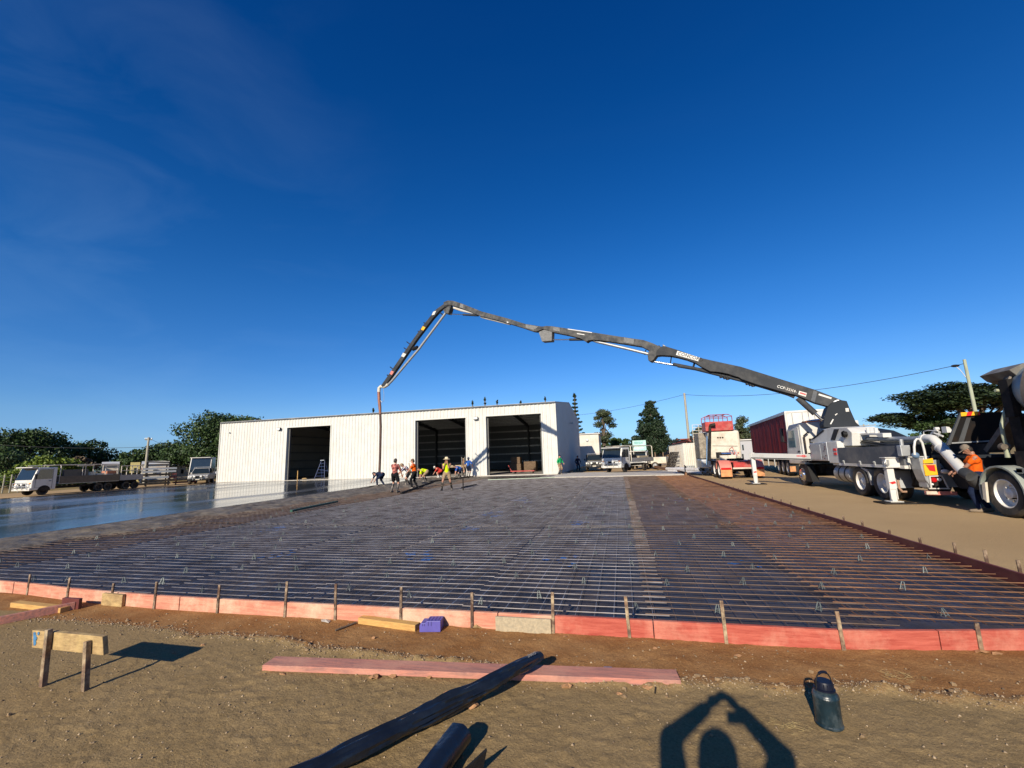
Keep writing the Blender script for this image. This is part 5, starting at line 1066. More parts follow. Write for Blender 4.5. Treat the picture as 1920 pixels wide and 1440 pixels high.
b = MB(); b.box(-.75, .75, 1.9, 1.97, 2.05, 3.2); so_ = b.build('sign_board', sg2, t2); b = text_mb('FERGUS', (-.56, 1.885, 2.82), (1, 0, 0), (0, 0, 1), .28, .004); b.build('lettering', mat('teal_lettering', (.06, .26, .28), .5), so_)
b = MB(); b.box(-.7, .65, 1.88, 1.895, 2.5, 2.56); b.box(-.7, .5, 1.88, 1.895, 2.3, 2.36); b.build('sign_line', lens_clear, so_); b = MB(); b.tube([(-.9, 1.95, .9), (-.9, 1.95, 2.1)], .04, 6); b.tube([(.85, 1.95, .9), (.85, 1.95, 2.1)], .04, 6); b.build('sign_post', galv, t2)
# gate post, rail and a small trailer beyond the container
t = thing('yard_fence', 'thin steel fence posts and rails beyond the tray trucks', 'fence', (4, 56, 0))
for px, d in ((1222, 58), (1228, 57), (1243, 66), (1256, 68)): a = PX(px, 848, D=d); MB().tube([(a.x, a.y, 0), (a.x, a.y, a.z)], .07, 8).build('post', mat('rusty_post', (.22, .14, .08), .7), t)
a, c = PX(1228, 858, D=57), PX(1262, 857, D=69); MB().tube([a, c], .04, 6).build('rail', galv, t); a, c = PX(1228, 872, D=57), PX(1262, 869, D=69); MB().tube([a, c], .04, 6).build('rail', galv, t)
t = thing('box_trailer', 'small cream box trailer parked beyond the fence rails', 'trailer', tuple(PX(1232, 878, Z=0)), R(75), world=False)
MB().box(-.8, .8, -1.2, 1.2, .55, 1.25).build('body', cream, t, bevel=.03); b = MB(); b.bar((0, 1.2, .6), (0, 2.6, .5), .1, .1); b.build('drawbar', dark_frame, t)
for sx in (-1, 1): wheel(t, (sx*.9, 0, .36), .36, .22, galv, .05, sx, False)
soilbank = mat('brown_earth', (.26, .17, .09), .95, col2=(.16, .095, .05), vs=3, bump=.6, bs=6)
b = MB(); p = PX(1250, 868, D=86); b.ell((p.x, p.y, 0), 9, 4, 2.3, 22, 9); struct(b.build('earth_bank', soilbank, smooth=True))
b = MB(); a = PX(1263, 868, D=62); b.tube([(a.x, a.y, 0), (a.x, a.y, 1.4)], .05, 6)
lb = thing('long_barrier', 'rust coloured low steel rail on the ground beside the container', 'rail', (4, 45, 0)); MB().bar((3.4, 56, .25), (4.75, 35.5, .12), .12, .25).build('rail', mat('rusty_rail', (.24, .12, .06), .8), lb); MB().bar((4.72, 35.6, 0), (4.72, 35.6, .75), .07, .07).build('end_post', dark_frame, lb)
# little white fence behind the prime mover
t = thing('site_hut', 'pale grey site hut with dark windows behind the prime mover', 'hut', (14, 60, 0))
a, c = PX(1386, 826, Y=58), PX(1406, 880, Y=58); MB().box(a.x, c.x+1.5, 58, 61, 0, a.z).build('wall', shed_grey, t)
for px in (1393,): 
    for py0, py1 in ((834, 844), (851, 861)): e, f_ = PX(px-2, py0, Y=57.97), PX(px+2, py1, Y=57.97); MB().box(e.x, f_.x, 57.94, 57.99, f_.z, e.z).build('window', glass, t)
MB().box(a.x-.2, c.x+1.7, 57.8, 61.2, a.z, a.z+.12).build('roof', white, t)

# ------------------------------------------------------------------ left yard
tw = cabover('flatbed_truck', 'white cab-over flatbed truck with a long dark tray at the far left yard', (-47.2, 25.7, 0), 0, 6.4, white, 2.0, 2.25, sides=mat('brown_drop_side', (.12, .095, .07), .65, var=.15), cat='truck', side_h=.6,
             load=[(.72, .95, 2.1, 3.9, .95, 2.0, mat('dark_tank_panel', (.07, .065, .06), .5), 'dark_tank'), (.60, .9, 4.0, 4.5, .95, 1.75, galv, 'steel_bin'), (-.5, .9, 4.6, 5.2, .95, 1.6, galv, 'steel_drum'), (-.2, .95, 5.3, 5.9, .95, 1.5, white, 'white_sack'), (.2, .9, 5.4, 6.2, 1.52, 1.78, mat('terracotta', (.4, .16, .09), .7), 'clay_pipe')])
b = MB()
for y in (3.4, 3.6, 4.2, 5.2, 6.2): b.tube([(1.0, y, 1.0), (1.0, y, 2.3)], .035, 6)
b.tube([(1.0, 3.0, 2.3), (1.0, 4.2, 2.3)], .035, 6); b.tube([(1.0, 4.8, 2.35), (1.0, 6.3, 2.35)], .035, 6); b.tube([(1.0, 4.2, 1.8), (1.0, 6.3, 1.8)], .025, 6); b.build('side_gate', cream, tw, True)
for sx in (-1, 1): wheel(tw, (sx*.84, 5.6, .36), .36, .22, dark_frame, .06, sx, False)
tw = cabover('flat_trailer', 'grey sided flat trailer with white stake gates behind the far left truck', (-47.3, 30.4, 0), 0, 3.9, white, 2.0, 2.1, bull=False, cat='trailer', side_h=.5, cabin=False, sides=mat('grey_drop_side', (.26, .26, .27), .5, var=.08), load=[(-.6, .8, 2.0, 3.7, .95, 1.5, dark_frame, 'dark_load')])
def stack(name, label, cat, px0, px1, D, rows, mats_, zs, length_along_y=False):
    a, c = PX(px0, 900, D=D), PX(px1, 900, D=D); t = thing(name, label, cat, (a.x, a.y, 0)); rg = random.Random(px0)
    for k in range(rows):
        z = zs*(k+.5)/rows+.12; n = 3
        for j in range(n):
            off = Vector((c.y-a.y, -(c.x-a.x), 0)).normalized()*(-.4*j); e = rg.uniform(-.4, .4); d = (c-a).normalized(); p, q = Vector((a.x, a.y, z))+off+d*e*.5, Vector((c.x, c.y, z))+off+d*e
            MB().bar(p, q, .22, zs/rows*.62).build('length', rg.choice(mats_), t)
    for f_ in (.2, .8):
        p = a.lerp(c, f_); MB().bar((p.x, p.y, 0), (p.x, p.y, zs+.35), .09, .09).build('stake', dark_frame, t)
    return t
redox = mat('red_oxide_steel', (.26, .06, .045), .6, var=.2)
stack('steel_stack', 'tall rack of dark and red steel lengths in the left yard', 'steel stack', 262, 322, 61, 6, [dark_frame, redox, galv, red_faded, dark_frame], 1.9)
stack('timber_stack', 'low stack of pale timber lengths near the left shed corner', 'timber stack', 322, 362, 63, 3, [timber_dirty, redox, timber_grey], .75)
t = thing('tilt_frame', 'black steel frame standing above the steel rack in the left yard', 'frame', tuple(PX(298, 890, D=64)*Vector((1, 1, 0)) if False else (PX(298, 890, D=64).x, PX(298, 890, D=64).y, 0)))
a, c = PX(277, 866, D=64), PX(319, 867, D=64); b = MB(); b.bar((a.x, a.y, a.z), (c.x, c.y, c.z), .14, .14); b.bar((a.x, a.y, 0), (a.x, a.y, a.z), .14, .14); b.bar((c.x, c.y, 0), (c.x, c.y, c.z), .14, .14); b.build('frame', black, t)
def shedlet(name, label, px0, px1, pyt, D, mt, cat='building', dpt=5, roof=True):
    a, c = PX(px0, pyt, D=D), PX(px1, pyt, D=D); d = (c-a); d.z = 0; d.normalize(); n = Vector((-d.y, d.x, 0)); t = thing(name, label, cat, (a.x, a.y, 0)); z = a.z
    vs = [a, c, c+n*dpt, a+n*dpt]; b = MB(); b.add([(v.x, v.y, 0) for v in vs]+[(v.x, v.y, z) for v in vs], [(0, 3, 2, 1), (4, 5, 6, 7), (0, 1, 5, 4), (1, 2, 6, 5), (2, 3, 7, 6), (3, 0, 4, 7)]); b.build('wall', mt, t)
    if roof: q = MB(); m1, m2 = a.lerp(a+n*dpt, .5), c.lerp(c+n*dpt, .5); q.add([(v.x, v.y, z+.01) for v in (a-n*.3, c-n*.3, c+n*(dpt+.3), a+n*(dpt+.3))]+[(m1.x, m1.y, z+.5), (m2.x, m2.y, z+.5)], [(0, 1, 5, 4), (2, 3, 4, 5), (0, 4, 3), (1, 2, 5)]); q.build('roof', white, t)
    e = a.lerp(c, .45)-n*.02; MB().box(e.x-.4, e.x+.4, e.y-.03, e.y+.03, z*.45, z*.75).build('window', glass, t)
    return t
shedlet('site_cabin', 'long white cabin behind the steel rack in the left yard', 265, 318, 871, 84, cwhite); shedlet('site_cabin', 'low white cabin with pale roof between the steel rack and the white truck', 322, 363, 874, 88, cwhite)
shedlet('yellow_skip', 'pale yellow box standing behind the left flatbed trucks', 245, 263, 867, 72, mat('pale_yellow_box', (.6, .5, .2), .6), 'box', 2, False); shedlet('caravan', 'cream low caravan behind the left flatbed trucks', 190, 224, 873, 78, cream, 'caravan')
cabover('white_truck', 'tall white truck cab behind the silver car at the left shed corner', tuple(Vector((PX(372, 905, D=66).x, PX(372, 905, D=66).y, 0))), R(28), 7.5, white, 2.3, 3.0, bull=False, rack=False)
ute('silver_car', 'silver white ute parked in front of the tall white truck by the shed corner', (PX(370, 905, D=60).x, PX(370, 905, D=60).y, 0), R(40), silver, cat='ute')
# fence on the far left
t = thing('wire_fence', 'old wire fence with grey posts along the dry grass at far left', 'fence', (-55, 24, 0))
fp = []
for k, (px, pyb) in enumerate([(-60, 935), (-25, 930), (3, 927), (17, 925), (33, 922), (52, 918), (72, 916)]):
    a = PX(px, pyb, Z=0); a = Vector((-57.0-.3*k, a.y*(-57.0-.3*k)/a.x, 0)); fp.append(a); MB().tube([a, a+Vector((.05, 0, 1.75))], .06, 8).build('post', pole_wood, t)
b = MB()
for z in (.3, .7, 1.1, 1.5):
    b.tube([p+Vector((0, 0, z)) for p in fp], .012, 4)
b.build('wire', galv, t)

# ------------------------------------------------------------------ trees
def leaves(clumps, count, size, seed, flat=0., shell=.55, spread=(.65, 1.15)):
    """leaf faces through a set of ellipsoid clumps [(cx,cy,cz,rx,ry,rz)]"""
    rg = np.random.default_rng(seed); C = np.array(clumps); vol = (C[:, 3]*C[:, 4]*C[:, 5])**(2/3); k = rg.choice(len(C), count, p=vol/vol.sum())
    d = rg.normal(size=(count, 3)); d /= np.linalg.norm(d, axis=1)[:, None]; r = (shell+(1-shell)*rg.random(count))**.8*rg.uniform(*spread, count)
    P = C[k, :3]+d*r[:, None]*C[k, 3:6]
    n = rg.normal(size=(count, 3))+d*.6; n[:, 2] += flat*np.sign(n[:, 2]+1e-6)*2; n /= np.linalg.norm(n, axis=1)[:, None]
    a = np.cross(n, rg.normal(size=(count, 3))); a /= np.linalg.norm(a, axis=1)[:, None]; b = np.cross(n, a); s = size*rg.uniform(.55, 1.35, count)[:, None]
    a *= s*.62; b *= s*.42
    V = np.stack([P-a, P-b*.9, P+a, P+b*1.1], 1).reshape(-1, 3); Fc = np.arange(count*4).reshape(-1, 4)
    return V, Fc
def tree(name, label, px, py_top, hw, D, kind='round', mt=None, seed=1, n=2600, size=None, trunk=True, base_px=None, group=None):
    top = PX(px, py_top, D=D); W = hw*top.length/F*1.0; Hh = top.z; rg = random.Random(seed); x, y = top.x, top.y
    t = thing(name, label, 'tree' if kind != 'bush' else 'shrub', (x, y, 0), rg.uniform(0, 6), group, world=False); cl = []; limbs = []
    size = size or max(.22, D*.0042)
    if kind in ('round', 'bush'):
        z0 = Hh*(.16 if kind == 'round' else .08)
        for k in range(15 if kind == 'round' else 9):
            f_ = rg.random(); a = rg.uniform(0, 6.283); zz = z0+(Hh-z0)*(.08+.78*f_); rr = W*math.sqrt(max(.05, 1-((f_-.42)/.66)**2))*rg.uniform(.35, .78); q = rg.uniform(.26, .42)*W
            cl.append((rr*math.cos(a), rr*math.sin(a), zz, q, q, q*rg.uniform(.55, .8))); limbs.append(cl[-1][:3])
        cl.append((0, 0, Hh*.62, W*.55, W*.55, (Hh-z0)*.34)); q = W*.36; cl.append((rg.uniform(-.2, .2)*W, rg.uniform(-.2, .2)*W, Hh-q*.55, q, q, q*.55))
    elif kind == 'mass':
        for k in range(70):
            a = rg.uniform(0, 6.283); e = rg.random(); rr = W*math.sqrt(rg.random())*(.95 if e < .6 else .8); zz = Hh*(.12+.74*e); q = W*rg.uniform(.24, .36); cl.append((rr*math.cos(a), rr*math.sin(a), min(zz, Hh-q*.62), q, q, q*.6)); limbs.append(cl[-1][:3])
    elif kind == 'rain':
        for k in range(64):
            a = rg.uniform(0, 6.283); rr = W*math.sqrt(rg.random())*.88; zz = Hh*(.93-.40*(rr/W)**2.2)-rg.uniform(0, .2)*Hh; q = W*rg.uniform(.15, .24); cl.append((rr*math.cos(a), rr*math.sin(a), zz, q*1.2, q*1.2, q*.27)); limbs.append(cl[-1][:3])
        for k in range(9):
            a = rg.uniform(0, 6.283); rr = W*rg.uniform(.75, .98); zz = Hh*rg.uniform(.36, .62); q = W*rg.uniform(.10, .17); cl.append((rr*math.cos(a), rr*math.sin(a), zz, q*1.2, q*1.2, q*.3)); limbs.append(cl[-1][:3])
    elif kind == 'gum':
        for k in range(17):
            f_ = rg.random(); a = rg.uniform(0, 6.283); zz = Hh*(.42+.52*f_); rr = W*(1-.55*f_)*rg.uniform(.3, .9); q = W*rg.uniform(.2, .36); cl.append((rr*math.cos(a), rr*math.sin(a), zz, q, q, q*.6)); limbs.append(cl[-1][:3])
        cl.append((0, 0, Hh*.93, W*.35, W*.35, W*.26))
    elif kind == 'hoop':
        nl = 15
        for k in range(nl):
            f_ = k/(nl-1); zz = Hh*(.20+.76*f_); rr = W*(1-f_*.86)*rg.uniform(.75, 1.1); m_ = rg.choice((4, 5)); ph = rg.uniform(0, 6)
            for j in range(m_):
                a = ph+6.283*j/m_+rg.uniform(-.3, .3); ll = rr*rg.uniform(.6, 1.1)
                for u in (.5, .85, 1.05): q = W*.13*(1.25-u*.35)*(1-f_*.35); cl.append((ll*u*math.cos(a), ll*u*math.sin(a), zz+u*ll*.18, q, q, q*.75))
                limbs.append((ll*math.cos(a), ll*math.sin(a), zz+ll*.18))
        cl.append((0, 0, Hh*.97, W*.16, W*.16, Hh*.035))
    elif kind == 'palm':
        V = []; Fq = []
        for k in range(13):
            a = 6.283*k/13+rg.uniform(-.2, .2); up = rg.uniform(.2, 1.0)
            pr0 = None; L_ = W*1.15
            for j in range(7):
                u = j/6; p = Vector((math.cos(a)*L_*u, math.sin(a)*L_*u, Hh*.86+Hh*.14*up*math.sin(u*2.2)-L_*.55*u*u)); wv = Vector((-math.sin(a), math.cos(a), 0))*(.34*W*math.sin(min(1, u*1.3+.12)*2.6)*.6)
                if pr0: o = len(V); V += [pr0[0]-pr0[1]-Vector((0, 0, .1)), pr0[0]+pr0[1]-Vector((0, 0, .1)), p+wv-Vector((0, 0, .1)), p-wv-Vector((0, 0, .1))]; Fq.append((o, o+1, o+2, o+3))
                pr0 = (p, wv)
        link('crown', raw_mesh('crown', [tuple(v) for v in V], Fq, mt), t); b = MB(); b.tube([(0, 0, 0), (.15, .1, Hh*.5), (0, 0, Hh*.88)], [.22, .16, .13], 8); b.build('trunk', bark, t, True); return t
    V, Fq = leaves(cl, int(n*1.9), size*.72, seed, flat={'rain': 1.2}.get(kind, 0.), spread={'gum': (.3, 1.55), 'hoop': (.5, 1.35)}.get(kind, (.65, 1.15))); link('crown', raw_mesh('crown', V, Fq, mt), t)
    b = MB(); r0 = max(.12, Hh*.026)*(1.4 if kind == 'rain' else 1)
    hb = {'hoop': 1.0, 'gum': .85, 'rain': .5}.get(kind, .5)
    b.tube([(0, 0, -.1), (rg.uniform(-.2, .2), rg.uniform(-.2, .2), Hh*hb*.5), (0, 0, Hh*hb)], [r0, r0*.75, r0*.25 if kind == 'hoop' else r0*.5], 8)
    for q in limbs[::1 if kind in ('rain', 'gum') else 2][:24]:
        z0 = min(q[2]*.75, Hh*hb*.95) if kind != 'hoop' else q[2]*.97; z0 = max(z0, Hh*.18); b.tube([(0, 0, z0*(.85 if kind != 'hoop' else 1)), (q[0]*.45, q[1]*.45, (z0+q[2])/2+(.05*Hh if kind == 'rain' else 0)), q], [r0*.42, r0*.28, r0*.1], 5)
    b.build('trunk', bark, t, True); return t
tree('broadleaf_tree', 'tall dark leafy tree rising above the flatbed truck cab at far left', 62, 804, 44, 96, 'round', L_dark, 2, 4200)
tree('broadleaf_tree', 'dark ragged tree at the very left edge of the photo', 8, 812, 34, 104, 'round', L_dark, 3, 2600)
tree('broadleaf_tree', 'dense dark tree filling the left edge below the ragged crown', -22, 838, 50, 92, 'round', L_dark, 4, 3000)
tree('broadleaf_tree', 'dark low tree standing just behind the left wire fence', 28, 846, 32, 84, 'round', L_dark, 5, 2600)
tree('shrub', 'bright yellow green bushy shrub behind the flatbed truck cab', 92, 853, 36, 74, 'bush', L_lime, 6, 3400, .30)
tree('shrub', 'lower bright green shrub right of the yellow green shrub', 135, 858, 28, 76, 'bush', L_lime, 7, 2200, .30)
tree('shrub', 'brown dry brush beside the bright green shrubs', 156, 856, 22, 78, 'bush', L_dry, 8, 1600)
tree('broadleaf_tree', 'dark spreading tree between the palm crown and the left power pole', 172, 824, 42, 100, 'round', L_dark, 9, 3600)
tree('palm_tree', 'small dark palm between two dark trees at far left', 113, 837, 11, 104, 'palm', L_dark, 10)
tree('palm_tree', 'palm crown just left of the left power pole', 253, 838, 9, 104, 'palm', L_dark, 11); tree('palm_tree', 'second palm crown touching the left power pole', 264, 838, 8, 108, 'palm', L_dark, 12)
tree('broadleaf_tree', 'mid green low tree left of the left power pole', 240, 847, 26, 94, 'round', L_mid, 13, 2400)
tree('broadleaf_tree', 'wide dark tree right of the left power pole', 316, 826, 44, 100, 'round', L_dark, 14, 4000)
tree('broadleaf_tree', 'mid green bushy tree low behind the white cabins', 348, 846, 26, 92, 'round', L_mid, 15, 2400)
tree('broadleaf_tree', 'huge dense dark tree behind the left end of the shed', 442, 772, 78, 88, 'mass', L_dark, 16, 21000, .42)
for k, (px, py, hw) in enumerate([(700, 766, 7), (886, 752, 7), (909, 745, 9), (932, 750, 8), (976, 751, 7), (1022, 744, 9)]):
    tree('hoop_pine', ['thin pine tip showing over the shed roof left of the boom hose', 'dark pine tip over the shed roof, leftmost of the group above the middle door', 'tallest thin pine tip over the shed roof above the middle door', 'spiky pine tip over the shed roof right of the tallest tip', 'low rounded pine tip over the shed roof above the right door', 'pine tip over the shed roof at its right corner'][k], px, py, hw, 118, 'hoop', L_pine, 20+k, 1300, .5, group='pines behind the shed')
tree('hoop_pine', 'tall narrow dark pine rising beside the shed gable', 1077, 738, 17, 82, 'hoop', L_pine, 31, 3000, .36)
tree('gum_tree', 'airy grey green gum tree with bare trunk behind the outbuilding', 1129, 768, 26, 84, 'gum', L_gum, 32, 5200, .30)
tree('hoop_pine', 'broad dark pine with spiky outline behind the teal sign truck', 1218, 752, 47, 92, 'hoop', L_pine, 33, 6500, .42)
tree('broadleaf_tree', 'rounded dark tree in front of the broad spiky pine', 1226, 786, 33, 80, 'round', L_pine, 34, 3600, .34)
tree('shrub', 'low olive shrub between gum tree and broad pine', 1152, 820, 18, 96, 'bush', L_mid, 35, 1500); tree('shrub', 'low yellow green shrub left of the broad pine', 1172, 822, 16, 100, 'bush', L_mid, 36, 1400); tree('shrub', 'low green shrub right behind the outbuilding roof', 1135, 822, 14, 98, 'bush', L_dark, 37, 1200)
tree('gum_tree', 'grey green gum tree between the prime mover and the curtain trailer', 1390, 783, 24, 84, 'gum', L_gum, 38, 2600, .34)
tree('gum_tree', 'bushy tree hidden low behind the prime mover headboard', 1312, 800, 20, 92, 'gum', L_gum, 39, 1300, .34)
tree('rain_tree', 'huge spreading umbrella crowned rain tree behind the mixer truck', 1818, 707, 112, 72, 'rain', L_rain, 40, 24000, .40)
tree('broadleaf_tree', 'dense rounded olive tree under the left side of the rain tree', 1752, 772, 34, 66, 'round', L_dark, 41, 3600, .32)
# far woodland closing the horizon
V_, F_ = [], []; cl = []; rg = random.Random(50)
for az in np.arange(-75, 75, 1.1):
    d = 190+rg.uniform(-25, 25); a = R(az-13.4); h = rg.uniform(3, 6.5); cl.append((d*math.sin(a), d*math.cos(a), h*.5, rg.uniform(3, 6), rg.uniform(3, 6), h*.62))
V_, F_ = leaves(cl, 16000, .95, 50); wd = link('distant_woodland', raw_mesh('distant_woodland', V_, F_, L_mid)); wd['kind'] = 'stuff'; wd['label'] = 'low far line of green woodland closing the horizon'; wd['category'] = 'woodland'

# ------------------------------------------------------------------ power poles and wires
def pole(label, pxt, pyt, D, r, mt, arm=None):
    tp = PX(pxt, pyt, D=D); t = thing('power_pole', label, 'power pole', (tp.x, tp.y, 0)); MB().tube([(tp.x, tp.y, -.1), (tp.x, tp.y, tp.z)], [r*1.15, r*.8], 10).build('pole', mt, t, True)
    vd = Vector((tp.y, -tp.x, 0)).normalized()
    for dz, w_ in (arm or ()):
        MB().bar(Vector((tp.x, tp.y, tp.z-dz))-vd*w_, Vector((tp.x, tp.y, tp.z-dz))+vd*w_, .11, .13).build('crossarm', pole_wood, t)
        for q in (-.9, -.4, .4, .9): c = Vector((tp.x, tp.y, tp.z-dz+.06))+vd*w_*q; MB().lathe([(.05, 0), (.07, .06), (.05, .16)], c, 'z', 8).build('insulator', galv, t)
    return t, tp, vd
tpl, p0, _ = pole('leaning grey power pole with small crossarm behind the left flatbed trucks', 279, 820, 72, .14, pole_wood, [(.3, .35)])
tpm, p1, _ = pole('slim bare power pole standing between the broad pine and the prime mover', 1283, 737, 62, .17, pole_wood)
tpr, p2, vd2 = pole('greenish power pole with a street lamp arm in front of the rain tree', 1808, 674, 46, .12, pole_green)
b = MB(); q = PX(1791, 686, D=46); b.tube([p2-Vector((0, 0, 1.6)), p2*.4+q*.6-Vector((0, 0, .5)), q], .025, 6); b.build('lamp_arm', galv, tpr, True); b = MB(); b.ell(q, .28, .16, .1, 10, 6); b.build('lamp_head', dark_frame, tpr, True)
pole('small distant power pole with two crossarms right of the boom turret', 1619, 795, 105, .15, pole_wood, [(.3, 1.8), (1.15, 1.7)])
def wire(label, pts, r=.02):
    tag(MB().tube(pts, r, 5).build('overhead_wire', wire_m), label, 'overhead wire')
def span(a, c, sag, n=14): return [a.lerp(c, i/n)-Vector((0, 0, sag*4*(i/n)*(1-i/n))) for i in range(n+1)]
wire('thin wire running from the slim bare pole to the greenish pole', span(p1-Vector((0, 0, .2)), p2-Vector((0, 0, .3)), 1.0), .022)
wire('thin wire dropping left from the slim bare pole behind the pines', span(p1-Vector((0, 0, .2)), PX(1085, 778, D=85), .35), .022)
wire('faint wire across the trees at far left to the left power pole', span(PX(-30, 832, D=80), p0-Vector((0, 0, 1.2)), .3), .022); wire('short service wire falling right from the left power pole', span(p0-Vector((0, 0, .1)), PX(330, 838, D=80), .2), .018)

# ------------------------------------------------------------------ people
def cap(b, a, c, ra, rb, n=10):
    a, c = Vector(a), Vector(c); d = (c-a)
    if d.length < 1e-4: d = Vector((0, 0, .001))
    d.normalize(); b.tube([a-d*ra*.95, a-d*ra*.7, a-d*ra*.3, a, c, c+d*rb*.3, c+d*rb*.7, c+d*rb*.95], [ra*.3, ra*.71, ra*.95, ra, rb, rb*.95, rb*.71, rb*.3], n)
def fuse(b, name, mt, parent, voxel, extra=None, sm=3):
    """one continuous skin over overlapping tapered volumes"""
    o = b.build(name, mt, None); r = o.modifiers.new('r', 'REMESH'); r.mode = 'VOXEL'; r.voxel_size = voxel; s_ = o.modifiers.new('s', 'SMOOTH'); s_.iterations = sm; s_.factor = .5
    dg = bpy.context.evaluated_depsgraph_get(); dg.update(); me = bpy.data.meshes.new_from_object(o.evaluated_get(dg)); old = o.data; bpy.data.objects.remove(o); bpy.data.meshes.remove(old)
    if extra:
        q = MB(); q.add([v.co for v in me.vertices], [tuple(p.vertices) for p in me.polygons]); q.add(extra.v, extra.f); bpy.data.meshes.remove(me); me = bpy.data.meshes.new(name); me.from_pydata(q.v, [], q.f)
    me.materials.clear(); me.materials.append(mt); me.name = name; me.polygons.foreach_set('use_smooth', [True]*len(me.polygons)); ob = link(name, me, parent); return ob
def ik(a, c, l1, l2, pole):
    a, c, pole = Vector(a), Vector(c), Vector(pole); d = c-a; L_ = min(d.length, (l1+l2)*.999); u = d.normalized(); x = (l1*l1-l2*l2+L_*L_)/(2*L_); h = math.sqrt(max(0, l1*l1-x*x)); pv = pole-u*pole.dot(u); pv.normalize()
    return a+u*x+pv*h, a+u*L_
def hand(b, w_, e, side, curl=.6):
    """palm, four curled fingers of unequal length and a thumb from the side of the palm"""
    w_, e = Vector(w_), Vector(e); f = (w_-e).normalized(); up = Vector((0, 0, 1)) if abs(f.z) < .85 else Vector((0, -1, 0)); x = f.cross(up).normalized(); dn = x.cross(f).normalized()*-1
    cap(b, w_, w_+f*.05, .026, .03, 8); k0 = w_+f*.075; b.poly([w_+f*.01-x*.03, w_+f*.01+x*.03, k0+x*.042, k0-x*.042], dn*.026)
    for i, l in enumerate((.068, .078, .072, .055)):
        o = k0+x*(.032-.0215*i); p1 = o+(f*math.cos(curl*.5)+dn*math.sin(curl*.5))*l*.45; p2 = p1+(f*math.cos(curl*1.3)+dn*math.sin(curl*1.3))*l*.32; p3 = p2+(f*math.cos(curl*2)+dn*math.sin(curl*2))*l*.25
        b.tube([o-f*.01, p1, p2, p3], [.0105, .0095, .0085, .006], 6)
    o = w_+f*.022+x*side*.03; p1 = o+(f*.6+x*side*.8).normalized()*.035; p2 = p1+(f*.85+x*side*.3+dn*.4).normalized()*.03; b.tube([o, p1, p2], [.013, .011, .008], 6)
